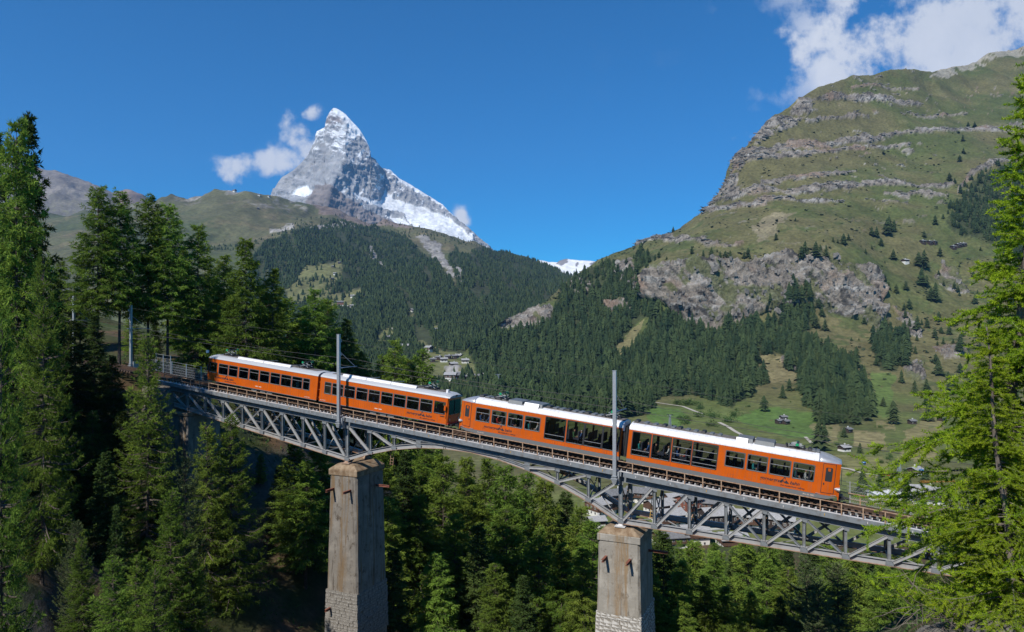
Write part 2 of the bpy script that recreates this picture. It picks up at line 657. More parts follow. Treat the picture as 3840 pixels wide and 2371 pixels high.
# ---- the right-hand mountain and the valley meadows at its foot
CREST_D = [(1560, 1432, 1400), (1740, 1318, 1480), (1800, 1270, 1500), (1860, 1215, 1520), (1960, 1168, 1600), (2050, 1135, 1680), (2100, 1090, 1750),
           (2159, 1038, 1800), (2255, 990, 1860), (2372, 937, 1900), (2393, 918, 1900), (2504, 888, 1900), (2560, 868, 1900),
           (2649, 793, 1920), (2690, 731, 1950), (2720, 665, 1980), (2744, 606, 2000), (2815, 540, 2050), (2857, 475, 2100),
           (2905, 427, 2150), (2988, 380, 2220), (3095, 332, 2320), (3202, 296, 2420), (3333, 276, 2520), (3429, 258, 2580), (3488, 279, 2650),
           (3548, 262, 2750), (3631, 246, 2850), (3708, 213, 2920), (3840, 182, 3000), (4000, 150, 3050), (4300, 120, 3100)]
XS_D = np.arange(1560, 4040, 4.0)
D = Sheet(XS_D, [
    [(1560, 2290, 250), (4300, 2290, 250)],
    [(1560, 1830, 400), (4300, 1830, 410)],
    [(1560, 1680, 560), (2600, 1690, 560), (4300, 1690, 560)],
    [(1560, 1540, 740), (2000, 1548, 740), (2300, 1560, 720), (2600, 1585, 690), (3000, 1595, 690), (4300, 1600, 690)],
    [(1560, 1480, 930), (2000, 1490, 950), (2300, 1480, 930), (2600, 1490, 900), (3000, 1480, 900), (4300, 1480, 900)],
    [(1560, 1455, 1100), (2000, 1400, 1180), (2300, 1370, 1150), (2600, 1350, 1090), (3000, 1340, 1060), (3400, 1320, 1060), (4300, 1300, 1060)],
    [(1560, 1440, 1320), (2000, 1285, 1420), (2300, 1230, 1350), (2600, 1228, 1240), (3000, 1190, 1220), (3300, 1240, 1180), (3600, 1180, 1230), (4300, 1140, 1240)],
    [(1560, 1436, 1350), (2000, 1205, 1520), (2300, 1105, 1500), (2500, 1005, 1350), (2640, 984, 1320), (2945, 946, 1300), (3170, 1002, 1280), (3300, 1070, 1290), (3600, 1000, 1400), (4300, 960, 1420)],
    [(1560, 1434, 1370), (2000, 1170, 1570), (2300, 1030, 1640), (2500, 935, 1600), (2700, 855, 1600), (3000, 800, 1620), (3400, 760, 1700), (4300, 700, 1760)],
    [(1560, 1433, 1390), (2000, 1160, 1600), (2300, 985, 1780), (2500, 905, 1820), (2649, 815, 1850), (2744, 700, 1880), (2800, 640, 1900), (3000, 600, 1920), (3400, 560, 2050), (4300, 500, 2200)],
    CREST_D], [8, 12, 18, 20, 24, 36, 56, 44, 52, 60], sm=12)
fP = D.flat()
px, py = D.px.ravel(), D.py.ravel()


def band(pts, thick=1.0, P=None, seed=1):
    pts = np.array(pts, float)
    yc = np.interp(px, pts[:, 0], pts[:, 1])
    th = np.interp(px, pts[:, 0], pts[:, 2]) * thick
    wob = fbm(fP / 110.0, 4, seed=seed) * 10
    edge = fbm(fP / 28.0, 4, seed=seed + 3)
    m = 1 - np.abs(py - yc + wob) / (np.maximum(th * (0.68 + 0.95 * edge), 0) + 1e-3)
    m *= (px > pts[0, 0]) & (px < pts[-1, 0])
    return np.clip(m * 4, 0, 1)


rock = np.zeros(len(fP))
for pts in ([(2740, 610, 26), (2833, 572, 30), (2976, 541, 26), (3262, 511, 18), (3500, 500, 9), (3620, 493, 16), (3850, 478, 22)],
            [(2800, 604, 20), (2976, 572, 16), (3214, 547, 12), (3420, 537, 5)],
            [(2850, 700, 12), (2960, 680, 16), (3080, 664, 14), (3210, 654, 4)],
            [(2640, 775, 26), (2738, 735, 28), (2917, 733, 22), (3071, 720, 22), (3304, 696, 20), (3420, 706, 12), (3580, 690, 14)],
            [(2640, 792, 16), (2820, 782, 20), (2940, 764, 14), (3080, 772, 9), (3160, 766, 4)],
            [(3310, 738, 12), (3480, 745, 18), (3560, 740, 3)],
            [(3590, 712, 16), (3640, 668, 18), (3700, 634, 18), (3860, 606, 18)],
            [(2990, 388, 12), (3095, 382, 20), (3200, 375, 22), (3274, 382, 22), (3450, 395, 10)],
            [(3020, 446, 8), (3180, 438, 12), (3260, 440, 3)], [(3400, 430, 3), (3470, 444, 8), (3620, 430, 6)],
            [(3180, 340, 5), (3300, 338, 8), (3440, 342, 4)],
            [(2390, 925, 16), (2480, 905, 20), (2620, 915, 14), (2720, 930, 8), (2790, 915, 3)]):
    rock = np.maximum(rock, band(pts, 1.0, seed=int(pts[0][0])))
rock = np.maximum(rock, soft(px, py, [(2700, 740), (2744, 600), (2815, 535), (2860, 470), (2990, 375), (3060, 395), (2990, 450), (2940, 480), (2890, 520), (2840, 555), (2780, 640), (2760, 720)], fP, 30, 70, 9)
                  * (fbm(fP / 40.0, 4, seed=8) > -0.32))
CLIFF = [(2375, 1070), (2440, 1040), (2510, 1000), (2637, 984), (2770, 986), (2828, 967), (2945, 941), (2982, 972), (3062, 958), (3168, 1000), (3258, 1020),
         (3300, 1089), (3330, 1180), (3290, 1222), (3194, 1190), (3115, 1160), (3035, 1135), (2929, 1160), (2796, 1192), (2690, 1234), (2584, 1222), (2504, 1150), (2403, 1096)]
cl1 = soft(px, py, CLIFF, fP, 26, 80, 4)
cl2 = np.zeros(len(fP))
for pg in ([(1860, 1225), (1900, 1190), (1975, 1155), (2060, 1150), (2085, 1175), (2030, 1210), (1985, 1245), (1940, 1225), (1880, 1240)],
           [(2310, 1005), (2370, 990), (2390, 1020), (2350, 1050), (2310, 1030)], [(2130, 1090), (2190, 1060), (2230, 1090), (2180, 1110)],
           [(2250, 1130), (2340, 1125), (2370, 1160), (2330, 1185), (2260, 1170)],
           [(3280, 1210), (3330, 1190), (3320, 1290), (3270, 1300)], [(3380, 1360), (3480, 1370), (3470, 1430), (3390, 1420)], [(3540, 980), (3600, 1010), (3640, 1090), (3560, 1080), (3520, 1020)],
           [(3350, 1150), (3420, 1180), (3460, 1260), (3400, 1260)], [(2720, 1235), (2790, 1200), (2860, 1230), (2800, 1260)], [(2890, 1160), (2960, 1155), (2975, 1200), (2920, 1215)],
           [(3500, 1300), (3620, 1290), (3640, 1340), (3540, 1350)], [(2930, 1350), (3010, 1345), (3020, 1380), (2950, 1385)]):
    cl2 = np.maximum(cl2, soft(px, py, pg, fP, 22, 50, int(pg[0][0])))
speck = (fbm(fP * np.array([1 / 40., 1 / 40., 1 / 14.]), 4, seed=21) > 0.46) * sstep(1050, 650, py) * (fbm(fP / 160.0, 3, seed=23) > -0.15)
rock = np.maximum(rock, speck * 0.8)
rockall = np.maximum(np.maximum(rock, cl1), cl2)
amp = 10 + 22 * sstep(1300, 900, py)
gul = fbm(fP * np.array([1 / 190., 1 / 520., 1 / 520.]), 4, seed=31, ridged=True)
disp = amp * 0.55 * fbm(fP / 170.0, 5, seed=2) * sstep(1750, 1350, py) + 16 * gul * sstep(1350, 850, py)
disp += rock * (2 + 7 * fbm(fP * np.array([1 / 26., 1 / 26., 1 / 9.]), 4, 0.6, seed=12, ridged=True))
dg = np.stack([(fP[:, 0] + .7 * fP[:, 2]) / 22., fP[:, 1] / 60., (fP[:, 2] - .5 * fP[:, 0]) / 46.], -1)
disp += (cl1 * 13 + cl2 * 9) * fbm(dg, 5, 0.68, seed=14, ridged=True) + cl1 * 16 * fbm(fP / 80.0, 3, seed=15, ridged=True) + (cl1 + cl2) * 4 * fbm(fP / 9.0, 3, 0.6, seed=16)
disp += 1.6 * fbm(fP / 20.0, 4, seed=44) * sstep(1500, 1350, py)
D.displace(disp)
n1, n2, n3 = fbm(fP / 260.0, 5, seed=51), fbm(fP / 45.0, 5, seed=52), fbm(fP / 13.0, 4, seed=53)
c = np.tile(np.array([0.116, 0.107, 0.047]), (len(fP), 1))
c = mixc(c, (0.076, 0.092, 0.030), sstep(-0.25, 0.4, n1 + 0.5 * n2))
c = mixc(c, (0.150, 0.130, 0.066), 0.55 * sstep(0.12, 0.5, n2 - 0.3 * n1))
c = mixc(c, (0.060, 0.082, 0.026), 0.75 * sstep(0.22, 0.5, n2 + 0.7 * n3) * sstep(500, 900, py))
low = sstep(1430, 1520, py)
c = mixc(c, (0.112, 0.142, 0.040), 0.85 * low * sstep(-0.5, 0.4, n1 + 0.35 * n2))
for pg, cc in (([(2750, 1560), (2900, 1530), (3100, 1560), (3130, 1640), (2960, 1640), (2830, 1600)], (0.085, 0.160, 0.034)),
               ([(2430, 1510), (2560, 1540), (2600, 1600), (2440, 1600)], (0.085, 0.160, 0.034)),
               ([(3270, 1400), (3350, 1400), (3340, 1560), (3280, 1570)], (0.090, 0.145, 0.036)),
               ([(3040, 1590), (3130, 1590), (3150, 1650), (3070, 1660)], (0.230, 0.195, 0.095)),
               ([(3200, 1610), (3310, 1620), (3330, 1690), (3200, 1680)], (0.265, 0.220, 0.110)),
               ([(3290, 1570), (3360, 1570), (3360, 1620), (3290, 1610)], (0.240, 0.205, 0.100)),
               ([(3390, 1620), (3520, 1560), (3560, 1640), (3470, 1740), (3360, 1720)], (0.225, 0.190, 0.090)),
               ([(3100, 1700), (3340, 1720), (3330, 1780), (3120, 1790)], (0.200, 0.185, 0.075)),
               ([(2860, 1330), (2960, 1340), (3000, 1420), (2900, 1440), (2870, 1390)], (0.190, 0.165, 0.085)),
               ([(2270, 1330), (2380, 1220), (2420, 1200), (2400, 1260), (2330, 1340)], (0.185, 0.160, 0.080))):
    m_ = soft(px, py, pg, fP, 22, 36, int(pg[0][0]) + 1)
    c = mixc(c, cc, 0.75 * m_ * (n3 > -.5))
strata = fbm(fP * np.array([1 / 120., 1 / 120., 1 / 7.]), 4, seed=61)
jag = fbm(dg * 1.6, 5, 0.68, seed=62)
rc = np.tile(np.array([0.215, 0.187, 0.155]), (len(fP), 1))
rc = mixc(rc, (0.34, 0.325, 0.30), sstep(0.0, 0.45, strata))
rc = mixc(rc, (0.060, 0.057, 0.052), 0.95 * sstep(0.12, 0.24, -jag))
rc = mixc(rc, (0.32, 0.288, 0.25), 0.8 * sstep(0.16, 0.30, jag))
rc = mixc(rc, (0.24, 0.165, 0.115), 0.7 * sstep(0.12, 0.5, fbm(fP / 70.0, 3, seed=64)))
rc = mixc(rc, (0.11, 0.12, 0.05), 0.85 * sstep(0.14, 0.26, fbm(dg * .8, 4, seed=66) + 0.25 * n3) * (cl1 + cl2 > 0))
c = c * (1 - rockall[:, None]) + rc * rockall[:, None]
pale = soft(px, py, [(3480, 290), (3545, 250), (3640, 235), (3720, 200), (3900, 150), (3900, 200), (3740, 232), (3640, 265), (3560, 292)], fP, 12, 70, 77)
c = mixc(c, (0.33, 0.30, 0.255), pale * 0.7 * (n2 > -.2))
fD_scree = soft(px, py, [(2830, 860), (2900, 830), (2990, 815), (2900, 890), (2840, 905)], fP, 26, 60, 79)
c = mixc(c, (0.235, 0.195, 0.13), 0.6 * fD_scree)
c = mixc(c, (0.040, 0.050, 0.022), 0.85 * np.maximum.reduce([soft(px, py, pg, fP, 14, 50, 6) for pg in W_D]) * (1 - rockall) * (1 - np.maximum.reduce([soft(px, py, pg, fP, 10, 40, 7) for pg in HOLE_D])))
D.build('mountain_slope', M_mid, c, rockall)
# loose blocks and ledges on the rock, dwarf shrubs in the grass
gR = np.random.default_rng(19)
Dn = D.normals().reshape(-1, 3)
Dp = D.flat()
ON = (D.P[..., 1].ravel() > 900) & (px > 2050)


def specks(name, idx, lo, hi, flat, m, lab, shape, turn):
    n = len(idx)
    p_ = Dp[idx] + gR.normal(size=(n, 3)) * np.array([3, 3, 1.])
    sz = gR.uniform(lo, hi, n) * gR.uniform(.5, 1.3, n)
    base = np.array([(-1, -1, -.6), (1, -1, -.6), (1, 1, -.6), (-1, 1, -.6), (-1, -1, .6), (1, -1, .6), (1, 1, .6), (-1, 1, .6)]) * np.array(shape)
    V = base[None] * gR.uniform(.45, 1.2, (n, 8, 3))
    a = gR.uniform(-.5, .5, n) * turn
    ca, sa = np.cos(a)[:, None], np.sin(a)[:, None]
    V = np.stack([V[..., 0] * ca - V[..., 1] * sa, V[..., 0] * sa + V[..., 1] * ca, V[..., 2] + .25 * V[..., 0] * gR.normal(size=(n, 1))], -1) * sz[:, None, None] + p_[:, None] + Dn[idx][:, None] * (sz * flat)[:, None, None]
    Fq = np.array([(0, 3, 2, 1), (4, 5, 6, 7), (0, 1, 5, 4), (1, 2, 6, 5), (2, 3, 7, 6), (3, 0, 4, 7)])
    F_ = (Fq[None] + (np.arange(n) * 8)[:, None, None]).reshape(-1, 4)
    me_ = np_mesh(name, V.reshape(-1, 3), F_, [m])
    tag(link(bpy.data.objects.new(name, me_)), lab, None, None, 'stuff')


cand = np.where(ON & (rock > .5) & (cl1 + cl2 < .5))[0]
specks('ledge_rocks', gR.choice(cand, min(1500, len(cand)), replace=False), 1.2, 3.2, -.25, mat('ledge_rock', (.275, .258, .235), .95, col2=(.15, .14, .125), scale=.25, bump=.3), 'grey blocks and ledges of the rock bands', (2.6, .9, .6), .35)
cand = np.where(ON & ((cl1 > .5) | (cl2 > .5)))[0]
specks('cliff_blocks', gR.choice(cand, min(700, len(cand)), replace=False), 1.2, 4.2, -.45, mat('cliff_rock', (.255, .230, .200), .95, col2=(.13, .118, .105), scale=.25, bump=.3), 'broken blocks of the grey cliff', (1.0, .8, 1.9), .8)
cand = np.where(ON & (rockall < .2) & (py > 480) & (fbm(fP / 60.0, 3, seed=93) > -.05))[0]
specks('dwarf_shrubs', gR.choice(cand, min(2200, len(cand)), replace=False), .9, 2.6, .0, mat('dwarf_juniper', (.040, .056, .022), .95, col2=(.022, .034, .014), scale=.5), 'dark dwarf shrubs dotted over the mountain pasture', (1.6, 1.2, .5), 6.28)

# ---- the ridge on the left of the valley, with its forest belt
CREST_C = [(0, 840, 4500), (150, 810, 4500), (480, 790, 4450), (585, 760, 4400), (612, 748, 4350), (709, 749, 4300), (760, 735, 4250), (813, 720, 4200), (900, 730, 4200), (942, 727, 4200),
           (1030, 735, 4300), (1080, 744, 4400), (1159, 757, 4500), (1220, 770, 4550), (1284, 792, 4600), (1340, 822, 4600), (1409, 842, 4500), (1493, 850, 4450), (1571, 853, 4400),
           (1622, 863, 4350), (1687, 887, 4300), (1780, 905, 4250), (1826, 925, 4200), (1900, 944, 4150), (1970, 959, 4100), (2029, 992, 4050), (2098, 1022, 4000),
           (2166, 1050, 4000), (2260, 1090, 3950), (2600, 1200, 3900)]
XS_C = np.arange(60, 2500, 6.0)
C_ = Sheet(XS_C, [
    [(0, 2150, 320), (2600, 2150, 320)],
    [(0, 1560, 760), (1200, 1560, 760), (1600, 1585, 780), (2600, 1585, 800)],
    [(0, 1400, 1100), (1100, 1420, 1080), (1600, 1440, 1080), (2100, 1440, 1100), (2600, 1440, 1100)],
    [(0, 1290, 1500), (1100, 1315, 1480), (1600, 1330, 1500), (2100, 1340, 1500), (2600, 1340, 1500)],
    [(0, 1150, 2050), (1100, 1185, 2000), (1500, 1222, 2000), (1800, 1225, 2000), (2100, 1190, 2050), (2600, 1210, 2000)],
    [(0, 1000, 2750), (700, 1000, 2700), (1100, 1012, 2700), (1400, 1042, 2700), (1700, 1062, 2700), (2000, 1092, 2700), (2166, 1100, 2700), (2600, 1240, 2700)],
    [(0, 900, 3450), (700, 880, 3400), (1000, 880, 3400), (1200, 902, 3450), (1400, 948, 3450), (1700, 980, 3450), (2000, 1030, 3400), (2166, 1062, 3400), (2600, 1220, 3400)],
    CREST_C], [6, 12, 18, 26, 32, 30, 34], sm=8)
fP = C_.flat()
px, py = C_.px.ravel(), C_.py.ravel()
gul = fbm(fP * np.array([1 / 330., 1 / 900., 1 / 900.]), 4, seed=131, ridged=True)
up = sstep(1350, 1100, py)
n1, n2, n3 = fbm(fP / 420.0, 5, seed=151), fbm(fP / 90.0, 5, seed=152), fbm(fP / 30.0, 4, seed=153)
scar = np.zeros(len(fP))
for pg in ([(1553, 897), (1600, 905), (1650, 925), (1662, 980), (1690, 1030), (1705, 1070), (1690, 1072), (1640, 1002), (1600, 945)], [(1706, 1021), (1724, 1040), (1735, 1085), (1722, 1084), (1708, 1050)],
           [(1376, 940), (1395, 955), (1446, 1017), (1436, 1022), (1390, 975)], [(1130, 880), (1200, 850), (1280, 840), (1290, 862), (1200, 872)], [(1280, 835), (1340, 845), (1335, 870), (1280, 860)],
           [(1010, 860), (1090, 850), (1110, 872), (1040, 880)], [(1460, 1240), (1490, 1240), (1480, 1262)], [(1670, 1385), (1740, 1380), (1735, 1415), (1680, 1410)]):
    scar = np.maximum(scar, soft(px, py, pg, fP, 13, 70, int(pg[0][0])) * (n3 > -0.35))
ridge_rock = sstep(0.18, 0.45, n2 + 0.5 * n3 - 0.006 * (py - 760)) * (py < 850)
spur = soft(px, py, [(1150, 735), (1224, 690), (1294, 744), (1363, 785), (1500, 846), (1560, 862), (1420, 858), (1300, 822), (1200, 790)], fP, 10, 120, 41)
C_.displace(up * (1 - .75 * sstep(1820, 2000, px)) * (38 * gul + 26 * fbm(fP / 260.0, 4, seed=135)) + 10 * scar * fbm(fP / 25.0, 4, seed=33, ridged=True) + 7 * ridge_rock * n3 + 9 * spur * fbm(fP / 60.0, 4, seed=34, ridged=True))
c = np.tile(np.array([0.104, 0.104, 0.052]), (len(fP), 1))
c = mixc(c, (0.074, 0.088, 0.038), sstep(-0.2, 0.35, n1 + 0.4 * n2))
c = mixc(c, (0.170, 0.140, 0.080), 0.6 * sstep(0.1, 0.5, n2 - 0.3 * n1))
c = mixc(c, (0.165, 0.190, 0.060), 0.8 * sstep(1150, 1350, py) * sstep(-0.4, 0.3, n2))
MEADOW_C = [[(1069, 1075), (1147, 1000), (1211, 997), (1274, 987), (1284, 1012), (1265, 1070), (1230, 1095), (1353, 1085), (1358, 1115), (1318, 1144), (1328, 1183), (1255, 1160), (1093, 1150)],
            [(1407, 1266), (1470, 1242), (1490, 1276), (1441, 1306), (1407, 1306)],
            [(1573, 1286), (1617, 1301), (1686, 1318), (1764, 1325), (1804, 1355), (1790, 1409), (1931, 1438), (1941, 1487), (1735, 1475), (1600, 1440), (1590, 1340)],
            [(1614, 1235), (1650, 1235), (1640, 1262), (1615, 1258)], [(1525, 1195), (1552, 1190), (1548, 1212), (1530, 1215)],
            [(1400, 1320), (1500, 1300), (1620, 1330), (1640, 1420), (1500, 1420), (1400, 1380)], [(1070, 1020), (1130, 1040), (1120, 1080), (1075, 1060)]]
for pg in MEADOW_C:
    c = mixc(c, (0.150, 0.150, 0.060), 0.7 * soft(px, py, pg, fP, 16, 60, int(pg[0][0])))
rk = np.clip(scar + ridge_rock * 0.8 + spur * (n3 > -0.3), 0, 1)
rcol = mixc(np.tile(np.array([0.30, 0.285, 0.26]), (len(fP), 1)), (0.17, 0.16, 0.15), sstep(0, 0.4, n3))
c = c * (1 - rk[:, None]) + rcol * rk[:, None]
c = mixc(c, (0.175, 0.130, 0.105), spur * 0.8)
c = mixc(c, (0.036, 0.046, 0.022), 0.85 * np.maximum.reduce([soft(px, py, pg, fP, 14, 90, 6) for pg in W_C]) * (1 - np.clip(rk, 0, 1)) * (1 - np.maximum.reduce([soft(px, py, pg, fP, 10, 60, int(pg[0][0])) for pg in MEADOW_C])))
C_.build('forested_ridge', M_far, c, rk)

# ---- the rocky mountain further left
XS_B = np.arange(-300, 760, 6.0)
B_ = Sheet(XS_B, [[(-400, 1250, 3600), (800, 1250, 3600)], [(-400, 1050, 4300), (800, 1050, 4300)], [(-400, 850, 5400), (300, 870, 5400), (800, 900, 5400)],
                  [(-400, 480, 6900), (0, 590, 6800), (100, 625, 6800), (169, 648, 6800), (218, 653, 6800), (270, 672, 6800), (322, 692, 6800), (387, 712, 6800), (422, 730, 6800), (450, 728, 6850),
                   (470, 721, 6900), (484, 719, 6900), (505, 728, 6900), (526, 740, 6900), (585, 764, 7000), (800, 840, 7000)]], [14, 26, 44], sm=6)
fP = B_.flat()
px, py = B_.px.ravel(), B_.py.ravel()
n1, n2, n3 = fbm(fP / 500.0, 5, seed=251), fbm(fP / 120.0, 5, seed=252), fbm(fP / 40.0, 4, seed=253, ridged=True)
B_.displace(60 * n1 + 26 * fbm(fP / 160.0, 4, seed=3, ridged=True) * sstep(1000, 800, py))
c = np.tile(np.array([0.225, 0.200, 0.170]), (len(fP), 1))
c = mixc(c, (0.155, 0.150, 0.085), sstep(690, 800, py + 60 * n2))
c = mixc(c, (0.10, 0.125, 0.045), 0.7 * sstep(760, 900, py + 90 * n1))
c = mixc(c, (0.145, 0.130, 0.12), 0.7 * sstep(0.0, 0.5, n3 + n2))
c = mixc(c, (0.245, 0.165, 0.125), soft(px, py, [(440, 715), (530, 735), (560, 790), (440, 790)], fP, 8, 120, 4) * 0.6)
B_.build('rocky_mountain', M_far, c, sstep(0.0, 0.4, n2 + n3 * 0.6))

# ---- the great pyramid peak
SIL_L = [(734, 1010), (700, 1036), (683, 1043), (664, 1058), (640, 1098), (623, 1117), (600, 1141), (577, 1159), (544, 1173), (526, 1182), (505, 1183), (493, 1186), (484, 1206), (477, 1219), (460, 1222), (443, 1223), (429, 1231), (417, 1241), (405, 1250)]
SUM = [(980, 760), (1012, 738), (1043, 683), (1058, 664), (1098, 640), (1117, 623), (1141, 600), (1159, 577), (1173, 544), (1181, 526), (1184, 505), (1188, 493), (1206, 484), (1219, 477),
       (1222, 455), (1226, 440), (1232, 428), (1241, 415), (1251, 405), (1262, 407), (1270, 411), (1284, 420), (1298, 431), (1321, 457), (1344, 480), (1363, 507), (1375, 530), (1386, 556), (1389, 588), (1396, 592), (1405, 596),
       (1423, 622), (1432, 631), (1450, 634), (1465, 638), (1480, 654), (1497, 670), (1525, 685), (1548, 698), (1585, 721), (1622, 744), (1659, 768), (1687, 797), (1719, 828), (1756, 856), (1780, 876), (1803, 897), (1830, 924), (1900, 975)]
XS_M = np.arange(984, 1884, 2.5)
top = np.interp(XS_M, [a for a, b in SUM], [b for a, b in SUM])
NR = 190
tt = np.linspace(0, 1, NR)[:, None]
PY = 1020 + (top[None, :] - 1020) * tt
PX = np.tile(XS_M, (NR, 1))
ys = np.array([405, 456, 489, 512, 568, 606, 646, 683, 700, 744, 800, 1020.])
xr = np.interp(PY, ys, [1252, 1284, 1302, 1294, 1293, 1292, 1270, 1250, 1243, 1230, 1220, 1180])
pr = np.interp(PY, [405, 430, 520, 700, 860, 1020], [0, 30, 230, 620, 950, 1100])
wl_ = np.interp(PY, [405, 500, 734, 1020], [30, 110, 240, 300])
wr_ = np.interp(PY, [405, 500, 600, 700, 900, 1020], [40, 90, 130, 260, 520, 640])
dx = PX - xr
side = np.where(dx < 0, np.clip(-dx / wl_, 0, 1.3), np.clip(dx / wr_, 0, 1.25))
dep = 8150 - pr * (1 - side ** 0.92)
dep += np.interp(PX, [984, 1390, 1432, 1884], [0, 0, 240, 260]) * sstep(1385, 1440, PX) * sstep(860, 640, PY)
dep -= 420 * sstep(1400, 1700, PX) * sstep(700, 900, PY)
Mh = Sheet.__new__(Sheet)
Mh.xs, Mh.px, Mh.py, Mh.d = XS_M, PX, PY, dep
Mh.grid()
fP = Mh.flat()
px, py = PX.ravel(), PY.ravel()
dxf = dx.ravel()
fade = np.minimum(sstep(0, 0.06, 1 - np.tile(tt, (1, len(XS_M))).ravel()) + 0.15, 1)
st = fP @ np.array([0.35, 0.10, 1.0])
sP = np.stack([fP[:, 0] / 420, fP[:, 1] / 420, st / 42], -1)
strata = fbm(sP, 5, 0.55, seed=301)
rid = fbm(fP / np.array([190., 300., 260.]), 5, 0.55, seed=302, ridged=True)
gly = np.maximum.reduce([soft(px, py, pg, fP, 9, 200, 5) for pg in (
    [(1310, 718), (1363, 742), (1423, 762), (1446, 711), (1470, 744), (1520, 765), (1585, 780), (1622, 803), (1687, 822), (1733, 859), (1775, 905), (1840, 945), (1760, 935), (1700, 900), (1620, 870), (1545, 848), (1540, 832), (1516, 800), (1440, 790), (1410, 782), (1363, 757)],
    [(1094, 734), (1120, 712), (1142, 702), (1160, 703), (1173, 720), (1146, 743), (1110, 738)],
    [(1440, 812), (1500, 815), (1548, 848), (1500, 846)],
    [(1530, 770), (1640, 830), (1720, 870), (1800, 930), (1700, 925), (1560, 870), (1520, 820)])])
Mh.displace(fade * (1 - 0.8 * gly) * (34 * rid + 20 * strata + 26 * fbm(fP / 70.0, 4, 0.55, seed=303, ridged=True)) + gly * 12 * fbm(fP / 60., 4, seed=7))
north = sstep(-6, 10, dxf)
c = np.tile(np.array([0.315, 0.322, 0.335]), (len(fP), 1))
c = mixc(c, (0.200, 0.207, 0.222), 0.75 * sstep(-0.1, 0.4, strata))
c = mixc(c, (0.330, 0.325, 0.315), 0.6 * sstep(0.1, 0.5, fbm(fP / 160., 4, seed=312)))
c = mixc(c, (0.225, 0.175, 0.155), sstep(500, 440, py) * (1 - north) * 0.8)
fine = fbm(np.stack([fP[:, 0] / 60, fP[:, 1] / 120, st / 20], -1), 5, 0.6, seed=305)
run = fbm(np.stack([(fP[:, 0] - 0.35 * fP[:, 2]) / 38, fP[:, 1] / 200, fP[:, 2] / 260], -1), 5, 0.6, seed=306)
topsn = sstep(640, 440, py)
snow = sstep(0.02, 0.30, fine + 0.55 * topsn - 0.26 - 0.25 * sstep(500, 440, py) * (1 - north)) * (1 - north) * (1 - 0.85 * sstep(600, 680, py))
snow = np.maximum(snow, north * sstep(0.05, 0.22, run * 0.8 + 0.35 * fine - 0.06 + 0.42 * sstep(560, 420, py) - 0.10 * sstep(560, 700, py)))
edge = np.maximum(0, np.interp(px, [1251, 1270, 1298, 1344, 1386], [30, 36, 40, 34, 20], left=0, right=0) - (py - np.interp(px, XS_M, top)))
snow = np.maximum(snow, sstep(2, 14, edge + 10 * fine))
edge2 = np.maximum(0, np.interp(px, [1465, 1497, 1560, 1640, 1700], [8, 20, 20, 15, 8], left=0, right=0) - (py - np.interp(px, XS_M, top)))
snow = np.maximum(snow, sstep(2, 9, edge2 + 9 * fine))
snow = np.maximum(snow, gly * (1 - 0.25 * sstep(0.15, 0.4, fbm(fP / 45., 4, seed=309, ridged=True))))
red = soft(px, py, [(1150, 760), (1185, 722), (1224, 688), (1250, 705), (1294, 744), (1363, 785), (1500, 846), (1500, 900), (1150, 900)], fP, 14, 180, 42)
c = mixc(c, (0.210, 0.170, 0.148), red * 0.75)
snow *= 1 - 0.95 * red
c = mixc(c, (0.78, 0.80, 0.83), snow)
Mh.build('pyramid_peak', M_mat, c, 1 - snow * 0.75, back=((200, -500), (900, -2600)))

# ---- the snowfield behind the saddle
XS_E = np.arange(1960, 2420, 4.0)
E_ = Sheet(XS_E, [[(1960, 1120, 9300), (2420, 1120, 9300)], [(1960, 1040, 10300), (2420, 1040, 10300)],
                  [(1960, 990, 11200), (2026, 978, 11200), (2060, 984, 11200), (2090, 985, 11200), (2100, 974, 11200), (2124, 970, 11200), (2140, 974, 11200), (2175, 978, 11200), (2215, 980, 11200), (2260, 986, 11200), (2420, 1000, 11200)]], [14, 26], sm=3)
fP = E_.flat()
px, py = E_.px.ravel(), E_.py.ravel()
E_.displace(26 * fbm(fP / 260., 4, seed=5))
rk = np.maximum(soft(px, py, [(2086, 992), (2100, 968), (2126, 966), (2130, 984), (2108, 996)], fP, 3, 150, 2), soft(px, py, [(2210, 990), (2240, 980), (2300, 985), (2280, 1010), (2220, 1006)], fP, 6, 150, 3))
rk = np.maximum(rk, soft(px, py, [(2160, 984), (2170, 984), (2166, 1000), (2158, 1000)], fP, 3, 100, 6))
c = mixc(np.tile(np.array([0.80, 0.80, 0.80]), (len(fP), 1)), (0.24, 0.22, 0.21), rk)
E_.build('glacier', M_mat, c, rk * 0.6)

